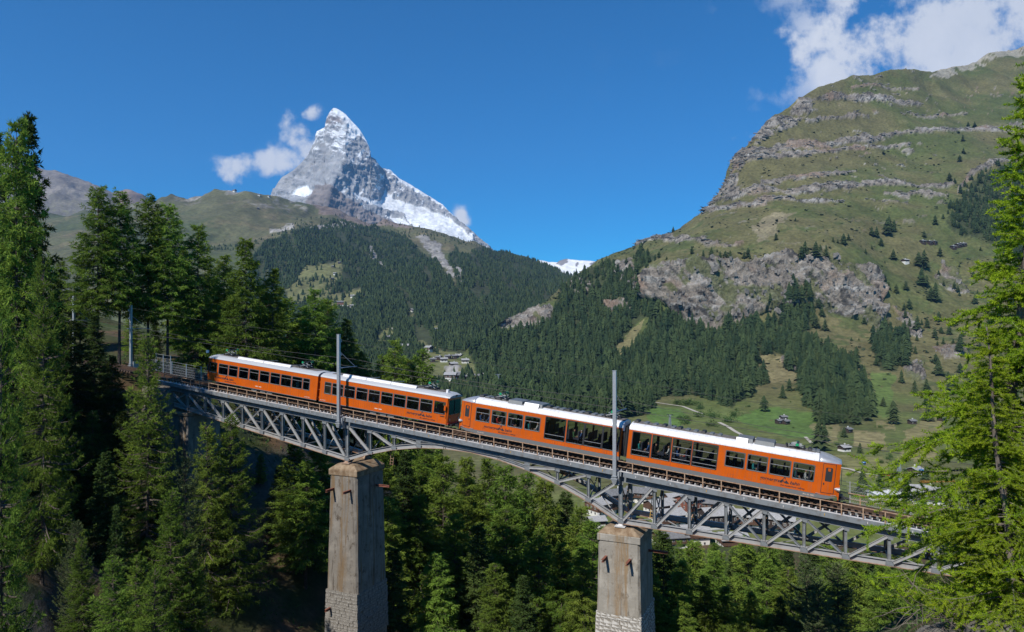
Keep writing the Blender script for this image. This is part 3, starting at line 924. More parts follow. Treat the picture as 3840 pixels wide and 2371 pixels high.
# ---- the gorge in front: ground heights through surveyed points
CP = np.array([(0, 0, -1.7), (-15, 4, -8), (10.5, 15, -6.9), (16, 14, -5.4), (5, 14, -10), (0, 15, -13), (-10, 16, -19), (25, 22, -7.5), (40, 30, -10), (14, 22, -12), (20, 34, -16),
               (34, 47, -17.8), (42, 44, -16.5), (45, 62, -26), (22, 50, -25), (9, 57, -33), (12, 40, -26), (6.7, 75, -34), (24, 80, -44), (45, 90, -50), (70, 80, -42), (85, 40, -16),
               (-12, 30, -36), (-4, 65, -45), (-3, 100, -52), (5, 140, -68), (-17, 69, -37), (-37, 55, -20), (-38, 48, -16.5), (-25, 50, -31), (-52, 50, -12), (-37, 79, -21), (-46, 82, -7.2), (-62, 90, -4), (-80, 90, -1),
               (-57, 70, -9), (-45, 62, -15), (-30, 95, -18), (-19, 110, -27), (-36, 97, -13), (-60, 120, -2), (-32, 130, -22), (0, 130, -56), (-45, 200, -30), (0, 220, -80), (60, 200, -84), (130, 200, -78),
               (100, 300, -95), (0, 300, -95), (-80, 300, -60), (130, 100, -46), (-110, 60, 4), (-110, 150, 6), (-60, 20, -16), (200, 300, -95), (200, 100, -30), (40, 140, -70), (80, 150, -72)], float)


def _tps(r):
    return np.where(r > 0, r * r * np.log(r + 1e-9), 0)


_A = _tps(np.linalg.norm(CP[:, None, :2] - CP[None, :, :2], axis=-1)) + np.eye(len(CP)) * 6.0
_Q = np.c_[np.ones(len(CP)), CP[:, :2]]
_S = np.linalg.solve(np.block([[_A, _Q], [_Q.T, np.zeros((3, 3))]]), np.r_[CP[:, 2], 0, 0, 0])


def ground_raw(X, Y):
    q = np.stack([np.ravel(X), np.ravel(Y)], -1)
    return _tps(np.linalg.norm(q[:, None] - CP[None, :, :2], axis=-1)) @ _S[:-3] + np.c_[np.ones(len(q)), q] @ _S[-3:]


def ground_z(X, Y):
    X, Y = np.ravel(np.asarray(X, float)), np.ravel(np.asarray(Y, float))
    z = ground_raw(X, Y)
    P = np.stack([X, Y, np.zeros(len(X))], -1)
    z = z + 1.1 * fbm(P / 9.0, 4, seed=71) + 1.5 * fbm(P / 4.0, 3, seed=72, ridged=True) * sstep(-0.1, 0.4, fbm(P / 16.0, 2, seed=73))
    # keep clear of the sight line just below the camera
    return np.minimum(z, np.where((np.abs(X) < 4) & (Y < 3), -1.6, 1e9))


ux = np.concatenate([np.arange(-150, -80, 3.0), np.arange(-80, 60, 0.8), np.arange(60, 240, 4.0)])
uy = np.concatenate([np.arange(-12, 10, 1.0), np.arange(10, 90, 0.8), np.arange(90, 150, 1.6), np.arange(150, 345, 6.0)])
GX, GY = np.meshgrid(ux, uy)
GZ = np.concatenate([ground_z(a, b) for a, b in zip(np.array_split(GX.ravel(), 30), np.array_split(GY.ravel(), 30))])
P = np.stack([GX.ravel(), GY.ravel(), GZ], -1)
i = np.arange(len(P)).reshape(GX.shape)
F = np.stack([i[:-1, :-1], i[:-1, 1:], i[1:, 1:], i[1:, :-1]], -1).reshape(-1, 4)
n1, n2, n3 = fbm(P / 14., 4, seed=81), fbm(P / 4., 4, seed=82), fbm(P / 1.3, 3, seed=83)
gz = GZ.reshape(GX.shape)
slope = np.hypot(np.gradient(gz, uy, axis=0), np.gradient(gz, ux, axis=1)).ravel()
c = np.tile(np.array([0.050, 0.055, 0.022]), (len(P), 1))
c = mixc(c, (0.110, 0.070, 0.040), sstep(-0.15, 0.3, n2))
c = mixc(c, (0.055, 0.085, 0.022), 0.8 * sstep(0.0, 0.4, n1))
rk = sstep(0.75, 1.3, slope + 0.5 * n2)
c = mixc(c, (0.085, 0.078, 0.070), rk * sstep(-0.3, 0.3, n3 + 0.4))
earth = soft(P[:, 0], P[:, 1], [(2, 70), (10, 69), (13, 78), (4, 82)], P, 5, 4, 2)
c = mixc(c, (0.165, 0.105, 0.066), earth * 0.7 * sstep(-.3, .2, n3))
c = mixc(c, (0.32, 0.30, 0.27), soft(P[:, 0], P[:, 1], [(7, 11), (20, 11), (24, 20), (8, 19)], P, 2, 4, 4) * sstep(-0.3, 0.2, n2))
me = np_mesh('gorge_ground', P, F, [terrain_mat('gorge_soil', 1.6, 0.18)], smooth=True)
vattr(me, 'col', c)
vattr(me, 'rock', np.clip(rk + 0.4, 0, 1))
tag(link(bpy.data.objects.new('gorge_ground', me)), None, None, None, 'structure')


def gz1(X, Y):
    return float(ground_z([X], [Y])[0])


# ------------------------------------------------------------------ the viaduct
PAN = 2.85
SLOPE = 0.3105 / 2.85
BU = Vector((0.911, -0.412, 0)).normalized()       # along the bridge, downhill to the right
BN = Vector((-BU.y, BU.x, 0))                      # across it, away from the camera
B0 = Vector((-40.13, 80.1, -5.70))
WT = 3.2                                           # distance between the two trusses


def br(s, w, h):
    """bridge coordinates: s panels along, w metres across, h metres above the deck edge"""
    return B0 + BU * (s * PAN) + BN * w + Vector((0, 0, h - SLOPE * s * PAN))


def s_of(x, w=0.3, h=2.0):
    """where along the bridge a photograph column x falls, on the plane w"""
    k = (x - HX) / FPX
    p0 = B0 + BN * w
    return (k * p0.y - p0.x) / (BU.x - k * BU.y) / PAN


M_steel = mat('bridge_steel_paint', (0.205, 0.225, 0.240), 0.5, 0.1, col2=(0.145, 0.140, 0.135), scale=2.6, bump=0.002, lo=.3, hi=.55)
M_chord = mat('bridge_chord_paint', (0.345, 0.345, 0.340), 0.5, 0.1, col2=(0.255, 0.235, 0.215), scale=1.1, bump=0.002, lo=0.28, hi=0.5)
M_rust = mat('rusty_flange', (0.36, 0.27, 0.205), 0.8, 0.1, col2=(0.25, 0.125, 0.065), scale=3.0, bump=0.004)
M_rail_p = mat('weathered_handrail', (0.42, 0.33, 0.245), 0.75, 0.1, col2=(0.30, 0.155, 0.075), scale=5.0, bump=0.003)
M_railhead = mat('rail_steel', (0.14, 0.085, 0.055), 0.55, 0.5, col2=(0.075, 0.048, 0.035), scale=6.0)
M_sleeper = mat('sleeper_wood', (0.130, 0.085, 0.060), 0.9, col2=(0.055, 0.036, 0.027), scale=7.0, bump=0.01, stretch=(1, 6, 1))
M_walk = mat('walkway_pale', (0.62, 0.61, 0.60), 0.7, col2=(0.42, 0.40, 0.38), scale=5.0)
M_yellow = mat('yellow_paint', (0.55, 0.36, 0.06), 0.6, col2=(0.35, 0.20, 0.06), scale=9.0)
M_galv = mat('galvanised_steel', (0.40, 0.42, 0.44), 0.45, 0.35, col2=(0.30, 0.32, 0.335), scale=8.0)
M_dark = mat('dark_metal', (0.030, 0.031, 0.034), 0.6, 0.2, var=0.4)

bridge = tag(empty('truss_bridge', br(14, 1.6, 0)), 'grey riveted steel truss bridge carrying the rack railway over the gorge', 'bridge')
bridge_inv = Matrix.Translation(-bridge.location)


def bpart(mb, name, m, parent=None, **k):
    """mesh given in world space, stored relative to the bridge"""
    o = mb.obj(name, m, bridge if parent is None else parent, **k)
    o.data.transform(bridge_inv)
    return o


def chord_h(s):
    if s <= 9:
        return -2.72 - (4.50 - 2.72) * s / 9
    if s >= 19:
        return -4.50 + (4.50 - 2.72) * (s - 19) / 9
    return float(np.interp(s, [9, 10, 11, 12, 13, 14, 15, 16, 17, 18, 19], [-4.50, -3.31, -2.36, -1.66, -1.24, -1.08, -1.24, -1.66, -2.33, -3.28, -4.50]))


TOPH = -0.62
YAW = math.atan2(BU.y, BU.x)
PITCH = math.atan(SLOPE)
ROT = (0, PITCH, YAW)
for w, near in ((0.0, True), (WT, False)):
    # top chord
    mb = MB()
    mb.ibeam(br(0, w, TOPH), br(28, w, TOPH), 0.34, 0.62, BN, 0.03)
    bpart(mb, 'top_chord', M_steel)
    # bottom chord, one piece per panel: web and rusty flanges
    for s in range(28):
        a, b = br(s, w, chord_h(s) + 0.22), br(s + 1, w, chord_h(s + 1) + 0.22)
        mb = MB()
        mb.beam(a, b, 0.05, 0.40, BN)
        mb.cur = 1
        d_ = Vector((0, 0, 0.21))
        mb.beam(a - d_, b - d_, 0.36, 0.03, BN)
        mb.cur = 0
        mb.beam(a + d_, b + d_, 0.30, 0.03, BN)
        bpart(mb, 'bottom_chord', [M_chord, M_rust])
    # posts
    for s in range(29):
        if s == 14:
            continue
        big = s in (0, 9, 19, 28)
        mb = MB()
        lo, hi = br(s, w, chord_h(s) + 0.02), br(s, w, TOPH - 0.3)
        mb.ibeam(lo, hi, 0.24, 0.34 if big else 0.22, BN, 0.025)
        mb.box((0, 0, 0), (0.001, 0.001, 0.001)) if False else None
        bpart(mb, 'post', M_steel)
    # diagonals
    dn = [0, 1, 2, 3, 4, 5, 6, 7, 8, 9, 10, 11]
    up_ = [16, 17, 18, 19, 20, 21, 22, 23, 24, 25, 26, 27]
    for s in range(28):
        if s in (13, 14):
            continue
        hb0, hb1 = chord_h(s) + 0.35, chord_h(s + 1) + 0.35
        wb = w + (-0.06 if near else 0.06)
        if s in dn or s in (12, 15, 22, 23, 24):
            mb = MB()
            mb.ibeam(br(s + 0.06, wb, TOPH - 0.35), br(s + 0.92, wb, hb1), 0.14, 0.24 if s in dn else 0.17, BN, 0.02)
            bpart(mb, 'diagonal', M_chord if s in dn else M_steel)
        if s in up_ or s in (0, 3, 4, 5, 12, 15):
            mb = MB()
            wb2 = w + (0.10 if near else -0.10)
            if s in up_:
                wb2 = wb - 0.18 if near else wb + 0.18
            mb.ibeam(br(s + 0.08, wb2, hb0), br(s + 0.94, wb2, TOPH - 0.35), 0.12, 0.22 if s in up_ else 0.13, BN, 0.02)
            bpart(mb, 'diagonal', M_chord)
    # the solid plate web at mid-span
    for s in (13, 14):
        mb = MB()
        c0, c1 = chord_h(s) + 0.40, chord_h(s + 1) + 0.40
        mb.hexa([br(s, w - .02, c0), br(s + 1, w - .02, c1), br(s + 1, w + .02, c1), br(s, w + .02, c0),
                 br(s, w - .02, TOPH + .1), br(s + 1, w - .02, TOPH + .1), br(s + 1, w + .02, TOPH + .1), br(s, w + .02, TOPH + .1)])
        for q in (0.04, 0.5, 0.96):
            mb.beam(br(s + q, w, (chord_h(s) * (1 - q) + chord_h(s + 1) * q) + .42), br(s + q, w, TOPH - .28), 0.22, 0.03, BN)
        bpart(mb, 'plate_web', M_steel)
# gusset plates with rivet rows at the panel points of both trusses
gus = MB().box((-.34, -.02, -.02), (.34, 0, .52))
for gx in np.arange(-.28, .3, .14):
    for gz_ in (.05, .45):
        gus.box((gx - .02, -.035, gz_ - .02), (gx + .02, -.021, gz_ + .02))
gus_me = gus.mesh('gusset_plate', M_steel)
for w, near in ((0.0, True), (WT, False)):
    for s in range(1, 28):
        if s in (13, 14, 15):
            continue
        for h, up_s in ((chord_h(s) + .03, 1), (TOPH - .30, -1)):
            o = bpy.data.objects.new('gusset_plate', gus_me)
            o.location = br(s, w + (-.15 if near else .17), h) - bridge.location
            o.rotation_euler = (0 if up_s > 0 else math.pi, PITCH, YAW)
            o.scale = (.8, 1, .7 if up_s > 0 else .5)
            link(o, bridge)
# cross frames, floor beams and bottom bracing
for s in range(29):
    lo = chord_h(s) + 0.25
    mb = MB()
    mb.beam(br(s, 0.15, TOPH - .05), br(s, WT - .15, TOPH - .05), 0.2, 0.45, BU)
    bpart(mb, 'floor_beam', M_steel)
    if lo < -1.4:
        for a, b in (((0.1, lo), (WT - .1, TOPH - .4)), ((WT - .1, lo), (0.1, TOPH - .4))):
            mb = MB()
            mb.beam(br(s + (0.02 if a[0] < 1 else -0.02), *a), br(s + (0.02 if a[0] < 1 else -0.02), *b), 0.10, 0.035, BU)
            bpart(mb, 'cross_brace', M_rust if s % 2 else M_chord)
        mb = MB()
        mb.beam(br(s, 0.1, lo), br(s, WT - .1, lo), 0.12, 0.12, BU)
        bpart(mb, 'bottom_strut', M_steel)
    if s < 28:
        mb = MB()
        a, b = ((0.1, WT - .1) if s % 2 else (WT - .1, 0.1))
        mb.beam(br(s + .03, a, chord_h(s) + .12), br(s + .97, b, chord_h(s + 1) + .12), 0.09, 0.04)
        bpart(mb, 'lateral_brace', M_chord)
for w in (0.62, 2.58):
    mb = MB()
    mb.ibeam(br(0, w, -0.30), br(28, w, -0.30), 0.26, 0.42, BN, 0.025)
    bpart(mb, 'stringer', M_steel)
# edge girder (fascia) in lengths with gaps at the masts, walkway and its pale brackets
MASTS = (s_of(1270, -0.85), s_of(2305, -0.85))
cuts = [-0.55, MASTS[0] + 0.2, MASTS[1] + 0.2, 28.4]
for a, b in zip(cuts[:-1], cuts[1:]):
    mb = MB()
    p, q = br(a + .03, -0.55, -0.20), br(b - .03, -0.55, -0.20)
    mb.beam(p, q, 0.04, 0.38, BN)
    mb.beam(p + BN * .07 + Vector((0, 0, .185)), q + BN * .07 + Vector((0, 0, .185)), 0.12, 0.02, BN)
    mb.beam(p + BN * .07 - Vector((0, 0, .185)), q + BN * .07 - Vector((0, 0, .185)), 0.12, 0.02, BN)
    bpart(mb, 'edge_girder', M_steel)
    mb = MB()
    mb.beam(br(a, -0.27, -0.005), br(b, -0.27, -0.005), 0.40, 0.025, BN)
    bpart(mb, 'walkway', M_walk)
mb = MB()
mb.beam(br(-0.5, WT + .55, -0.20), br(28.4, WT + .55, -0.20), 0.05, 0.38, BN)
bpart(mb, 'edge_girder', M_steel)
mb = MB()
mb.beam(br(-0.5, WT + .27, -0.005), br(28.4, WT + .27, -0.005), 0.40, 0.025, BN)
bpart(mb, 'walkway', M_walk)


def shared(name, me, locs, parent, rot=None):
    """copies of one mesh at places given in the parent's space"""
    out = []
    for l in locs:
        o = bpy.data.objects.new(name, me)
        o.location = l
        if rot:
            o.rotation_euler = rot
        link(o, parent)
        out.append(o)
    return out


SL = 0.47 / PAN
sl_s = np.arange(-6.0, 34.0, SL)
random.seed(3)
tooth = MB().box((-0.035, -0.06, 0), (0.035, 0.06, 0.13)).mesh('bracket', M_walk)
shared('bracket', tooth, [br(s, -0.02, 0.0) - bridge.location for s in np.arange(0.05, 28, SL)], bridge, ROT)
for s in np.arange(0.5, 28.2, 1.0):
    mb = MB()
    mb.beam(br(s, -0.585, -0.27), br(s, -0.585, -0.10), 0.03, 0.05, BN)
    bpart(mb, 'drain_pipe', M_yellow if int(s) % 3 == 0 else M_walk)
for s in np.arange(0.2, 27.5, 0.5):
    mb = MB()
    mb.beam(br(s, -0.42, -0.42), br(s + .34, -0.42, -0.42), 0.07, 0.02, BN)
    bpart(mb, 'cable_clip', M_rust)
# handrail: a part with posts and rails as its pieces
for w, sgn in ((-0.50, 1), (WT + .50, -1)):
    rl = bpart(MB().beam(br(-0.12, w, 0.86), br(28, w, 0.86), 0.075, 0.06, BN), 'handrail', M_rail_p)
    bpart(MB().beam(br(-0.12, w, 0.42), br(28, w, 0.42), 0.03, 0.03, BN), 'mid_rail', M_rail_p, rl)
    pm = MB().box((-0.04, -0.03, -0.2), (0.04, -0.02, 0.84)).box((-0.04, -0.02, -0.2), (-0.028, 0.05, 0.84)).mesh('rail_post', M_rail_p)
    shared('rail_post', pm, [br(s, w, 0) - bridge.location for s in np.arange(-0.1, 28.1, 0.5)], rl, (0, 0, YAW))
# ladders on the far side of the piers
for s, m_, lo in ((10.35, M_rust, -4.6), (19.75, M_yellow, -4.2)):
    mb = MB()
    for q in (-.17, .17):
        mb.beam(br(s + q / PAN + .12, 2.2, -0.9), br(s + q / PAN, 2.2, lo), 0.05, 0.05, BN)
    for k in range(13):
        f = k / 12
        mb.beam(br(s - .06 + .12 * (1 - f), 2.2, -1.0 + (lo + 1.1) * f), br(s + .06 + .12 * (1 - f), 2.2, -1.0 + (lo + 1.1) * f), 0.035, 0.035, BN)
    bpart(mb, 'ladder', m_)
# bearings
for s in (9, 19):
    for w in (0.0, WT):
        mb = MB()
        c_ = br(s, w, chord_h(s))
        mb.hexa([c_ + BU * a + BN * b + Vector((0, 0, z)) for z, k in ((-0.16, 1), (0.0, .55)) for a, b in ((-.28 * k, -.3 * k), (.28 * k, -.3 * k), (.28 * k, .3 * k), (-.28 * k, .3 * k))])
        mb.hexa([c_ + BU * a + BN * b + Vector((0, 0, z)) for z in (-0.26, -0.163) for a, b in ((-.45, -.36), (.45, -.36), (.45, .36), (-.45, .36))])
        bpart(mb, 'bearing', M_walk if s == 19 else M_rust)

# ---- track: one thing with rails, rack and sleepers
track = tag(empty('railway_track', br(14, 1.6, 0.3)), 'rusty rack railway track on wooden sleepers across the bridge', 'railway track')
tinv = Matrix.Translation(-track.location)
for w in (1.10, 2.10, 1.60):
    mb = MB()
    if w == 1.60:
        mb.beam(br(-6, w, 0.37), br(34, w, 0.37), 0.10, 0.13, BN)
        nm = 'rack_rail'
    else:
        mb.beam(br(-6, w, 0.385), br(34, w, 0.385), 0.06, 0.03, BN)
        mb.beam(br(-6, w, 0.32), br(34, w, 0.32), 0.02, 0.10, BN)
        mb.beam(br(-6, w, 0.262), br(34, w, 0.262), 0.12, 0.015, BN)
        nm = 'rail'
    o = mb.obj(nm, M_railhead, track)
    o.data.transform(tinv)
slm = [MB().hexa([(x + random.uniform(-.012, .012), y, z + random.uniform(-.01, .01)) for z in (0, .2) for x, y in ((-.11, -1.45), (.11, -1.45), (.11, 1.45), (-.11, 1.45))]).mesh('sleeper', M_sleeper) for _ in range(4)]
for k, s in enumerate(sl_s):
    o = bpy.data.objects.new('sleeper', slm[k % 4])
    o.location = br(s, 1.6 + random.uniform(-.03, .03), 0.055) - track.location
    o.rotation_euler = (0, PITCH, YAW + random.uniform(-.015, .015))
    link(o, track)

# ------------------------------------------------------------------ concrete piers
def concrete(name, base, stain, dark, sc=1.0):
    m, nt, N, L, b = nodemat(name)
    b.inputs['Roughness'].default_value = 0.9
    b.inputs['Specular IOR Level'].default_value = 0.2
    tc = N.new('ShaderNodeTexCoord')

    def noise(scale, stretch, detail=6, rough=.6):
        mp = N.new('ShaderNodeMapping')
        mp.inputs['Scale'].default_value = stretch
        L.new(tc.outputs['Object'], mp.inputs[0])
        n = N.new('ShaderNodeTexNoise')
        n.inputs['Scale'].default_value = scale
        n.inputs['Detail'].default_value = detail
        n.inputs['Roughness'].default_value = rough
        L.new(mp.outputs[0], n.inputs['Vector'])
        return n.outputs['Fac']

    def ramp(fac, lo, hi):
        r = N.new('ShaderNodeMapRange')
        r.inputs['From Min'].default_value = lo
        r.inputs['From Max'].default_value = hi
        r.interpolation_type = 'SMOOTHSTEP'
        L.new(fac, r.inputs[0])
        return r.outputs[0]

    def mix(a, colr, f):
        x = N.new('ShaderNodeMix')
        x.data_type = 'RGBA'
        if isinstance(a, tuple):
            x.inputs[6].default_value = (*a, 1)
        else:
            L.new(a, x.inputs[6])
        x.inputs[7].default_value = (*colr, 1)
        L.new(f, x.inputs[0])
        return x.outputs[2]
    blot = noise(1.6 * sc, (1, 1, .7), 8, .7)
    streak = noise(2.4, (1, 1, .045), 5, .6)
    c_ = mix(base, tuple(k * 1.35 for k in base), ramp(noise(.8, (1, 1, 1)), .45, .7))
    c_ = mix(c_, dark, ramp(blot, .52, .68))
    c_ = mix(c_, dark, ramp(noise(3.4, (1, 1, .07), 6, .65), .56, .70))
    c_ = mix(c_, stain, ramp(streak, .56, .66))
    # a long rust run down the middle of the face under the bearing
    sx = N.new('ShaderNodeSeparateXYZ')
    L.new(tc.outputs['Object'], sx.inputs[0])
    ad = N.new('ShaderNodeMath')
    ad.operation = 'MULTIPLY_ADD'
    ad.inputs[1].default_value = 1.0
    L.new(sx.outputs['X'], ad.inputs[0])
    wob = N.new('ShaderNodeMath')
    wob.operation = 'MULTIPLY_ADD'
    wob.inputs[1].default_value = 1.1
    wob.inputs[2].default_value = -0.55
    L.new(noise(.9, (1, 1, .35)), wob.inputs[0])
    L.new(wob.outputs[0], ad.inputs[2])
    ab = N.new('ShaderNodeMath')
    ab.operation = 'ABSOLUTE'
    L.new(ad.outputs[0], ab.inputs[0])
    inv = ramp(ab.outputs[0], .75, .0)
    mm = N.new('ShaderNodeMath')
    mm.operation = 'MULTIPLY'
    L.new(inv, mm.inputs[0])
    L.new(ramp(noise(2.6, (1.6, 1, .16), 7, .7), .38, .62), mm.inputs[1])
    c_ = mix(c_, stain, mm.outputs[0])
    c_ = mix(c_, dark, ramp(noise(1.1, (2.2, 1, .09), 6, .6), .55, .72))
    L.new(c_, b.inputs['Base Color'])
    bp = N.new('ShaderNodeBump')
    bp.inputs['Distance'].default_value = 0.03
    bp.inputs['Strength'].default_value = 0.9
    L.new(noise(5.0, (1, 1, 1), 8, .7), bp.inputs['Height'])
    L.new(bp.outputs[0], b.inputs['Normal'])
    return m


M_conc = concrete('weathered_concrete', (0.190, 0.172, 0.148), (0.175, 0.120, 0.068), (0.080, 0.064, 0.050))
M_conc2 = concrete('pale_concrete', (0.275, 0.255, 0.220), (0.250, 0.180, 0.110), (0.135, 0.115, 0.090))
M_cap = mat('stained_cap_concrete', (0.32, 0.245, 0.165), 0.9, col2=(0.150, 0.095, 0.052), scale=1.8, bump=0.02)
M_stone = mat('pier_stone', (0.30, 0.285, 0.26), 0.9, col2=(0.135, 0.12, 0.10), scale=3.0, bump=0.03)
M_stonew = mat('limed_pier_stone', (0.52, 0.50, 0.46), 0.9, col2=(0.20, 0.18, 0.15), scale=1.6, bump=0.03, lo=0.42, hi=0.55, stretch=(1, 1, .35))
M_red = mat('rusty_red_beam', (0.30, 0.115, 0.075), 0.7, 0.2, col2=(0.16, 0.06, 0.04), scale=5.0)


def pier(s, top_h, wid, dep_, zbase, z_stone, lab, m_conc, m_stone):
    p0 = br(s, WT / 2, top_h)
    root = tag(empty('bridge_pier', (p0.x, p0.y, zbase), (0, 0, YAW)), lab, 'bridge pier')
    H = p0.z - zbase

    def half(z):                      # z below the cap top, batter of about 1 in 50
        k = (H - z) * 0.019
        return wid / 2 + k, dep_ / 2 + k
    zc0, zc1 = H - 1.15, H - 0.55
    # shaft with rounded batter, lightly uneven
    zs = np.linspace(0, zc0, 26)
    mb = MB()
    n = 0
    ring = []
    for z in zs:
        a, b = half(z)
        a -= .06
        b -= .06
        c_ = .18
        pts = [(-a + c_, -b), (0, -b), (a - c_, -b), (a, -b + c_), (a, 0), (a, b - c_), (a - c_, b), (0, b), (-a + c_, b), (-a, b - c_), (-a, 0), (-a, -b + c_)]
        ring.append([(x + random.uniform(-.018, .018), y + random.uniform(-.018, .018), z) for x, y in pts])
    k = 12
    vs = [p for r in ring for p in r]
    fs = [(i * k + j, i * k + (j + 1) % k, (i + 1) * k + (j + 1) % k, (i + 1) * k + j) for i in range(len(zs) - 1) for j in range(k)]
    mb.add(vs, fs)
    mb.obj('shaft', m_conc, root)
    a, b = half(zc0)
    mb = MB()
    a += .02
    b += .02
    mb.hexa([(-a, -b, zc0), (a, -b, zc0), (a, b, zc0), (-a, b, zc0), (-a, -b, zc1), (a, -b, zc1), (a, b, zc1), (-a, b, zc1)])
    mb.obj('cap', M_conc2 if m_conc is M_conc2 else M_cap, root, bevel=0.04)
    mb = MB()
    a2, b2 = a - 0.75, b - 0.55
    mb.hexa([(-a + .02, -b + .02, zc1 + .002), (a - .02, -b + .02, zc1 + .002), (a - .02, b - .02, zc1 + .002), (-a + .02, b - .02, zc1 + .002),
             (-a2, -b2, H - .02), (a2, -b2, H - .02), (a2, b2, H - .02), (-a2, b2, H - .02)])
    mb.obj('coping', M_cap, root, bevel=0.03)
    # masonry of the lower shaft, stone by stone, on the faces turned to the gorge
    random.seed(int(s))
    z = z_stone - zbase
    variants = []
    for _ in range(6):
        j = lambda q: random.uniform(-q, q) * 1.7
        variants.append(MB().hexa([(-.5 + j(.04), 0, -.5 + j(.10)), (.5 + j(.04), 0, -.5 + j(.10)), (.5, 1, -.5), (-.5, 1, -.5),
                                   (-.47 + j(.05), 0.15 * random.random(), .5 + j(.10)), (.47 + j(.05), .15 * random.random(), .5 + j(.10)), (.5, 1, .5), (-.5, 1, .5)]).mesh('stone', m_stone))
    cnt = 0
    while z > max(0.3, z_stone - zbase - 7.0) and cnt < 290:
        hh = random.uniform(.17, .40)
        a, b = half(z)
        for face in (0, 1):
            ext = a if face == 0 else b
            u = -ext + .02
            while u < ext - .05:
                ww = min(random.uniform(.25, .85), ext - u)
                o = bpy.data.objects.new('stone', random.choice(variants))
                off = (b if face == 0 else a) - .055
                pr_ = random.uniform(.01, .10)
                if face == 0:
                    o.location = (u + ww / 2, -off - pr_, z - hh / 2)
                else:
                    o.location = (off + pr_, u + ww / 2, z - hh / 2)
                    o.rotation_euler = (0, 0, R(90))
                o.scale = (ww * .96, .25, hh * .94)
                link(o, root)
                cnt += 1
                u += ww
        z -= hh
    return root, H, half


pz1, pz2 = gz1(*br(9, 1.6, 0)[:2]) - 1.5, gz1(*br(19, 1.6, 0)[:2]) - 1.5
r1, H1, hf1 = pier(9, -4.76, 3.45, 4.7, pz1, -26.0, 'tall dark-stained concrete bridge pier below the older orange railcars', M_conc, M_stone)
r2, H2, hf2 = pier(19, -4.76, 3.62, 4.7, pz2, -23.5, 'pale concrete bridge pier with limed stonework, under the newer railcar pair', M_conc2, M_stonew)


def stub(root, x, yface, z, L_, side=False):
    mb = MB()
    if side:
        mb.ibeam((yface, x, z), (yface + L_, x, z), .18, .2, (0, 1, 0), .03)
    else:
        mb.ibeam((x, yface, z), (x, yface - L_, z), .2, .24, (1, 0, 0), .03)
    mb.obj('bracket_beam', M_red, root)


for (root, H, hf, z, xs_) in ((r1, H1, hf1, H1 - 2.55, (-1.15, 0.95)), (r2, H2, hf2, H2 - 2.5, (-1.05, 1.0))):
    a, b = hf(z)
    for x in xs_:
        stub(root, x, -b + .25, z, 1.35)
    stub(root, 0.9, a - .3, z, 1.9, True)
a, b = hf1(H1 - 14.6)
stub(r1, -1.35, -b + .25, H1 - 14.6, 1.0)
# end pier at the upper bank
p0 = br(0.9, WT / 2, chord_h(0.9) - 0.12)
zb = gz1(p0.x, p0.y) - 2
root = tag(empty('bridge_abutment', (p0.x, p0.y, zb), (0, 0, YAW)), 'tall shaded concrete abutment at the upper end of the bridge', 'abutment')
Ha = p0.z - zb
MB().hexa([(-3.2, -2.5, 0), (1.35, -2.5, 0), (1.35, 2.5, 0), (-3.2, 2.5, 0), (-3.2, -2.3, Ha - .5), (1.2, -2.3, Ha - .5), (1.2, 2.3, Ha - .5), (-3.2, 2.3, Ha - .5)]).obj('shaft', M_conc, root, bevel=.05)
MB().box((-3.3, -2.4, Ha - .498), (1.3, 2.4, Ha - 0.1)).obj('cap', M_cap, root, bevel=.04)
p1 = br(-1.3, WT / 2, -0.25)
MB().hexa([(-6.5, -2.3, Ha - 2), (-1.9, -2.3, Ha - 2), (-1.9, 2.3, Ha - 2), (-6.5, 2.3, Ha - 2), (-6.5, -2.3, Ha + 2.75), (-1.9, -2.3, Ha + 2.3), (-1.9, 2.3, Ha + 2.3), (-6.5, 2.3, Ha + 2.75)]).obj('back_wall', M_conc, root, bevel=.05)
# lower abutment behind the near larch
p0 = br(28.0, WT / 2, chord_h(28) - 0.12)
zb = gz1(p0.x, p0.y) - 2.5
root = tag(empty('bridge_abutment', (p0.x, p0.y, zb), (0, 0, YAW)), 'low concrete abutment at the downhill end of the bridge behind the larch', 'abutment')
Ha = p0.z - zb
MB().box((-1.0, -2.4, 0), (6, 2.4, Ha)).obj('shaft', M_conc, root, bevel=.05)
MB().box((0.6, -2.3, Ha + .003), (18, 2.3, Ha + 2.2 - .3)).obj('back_wall', M_conc2, root, bevel=.05)

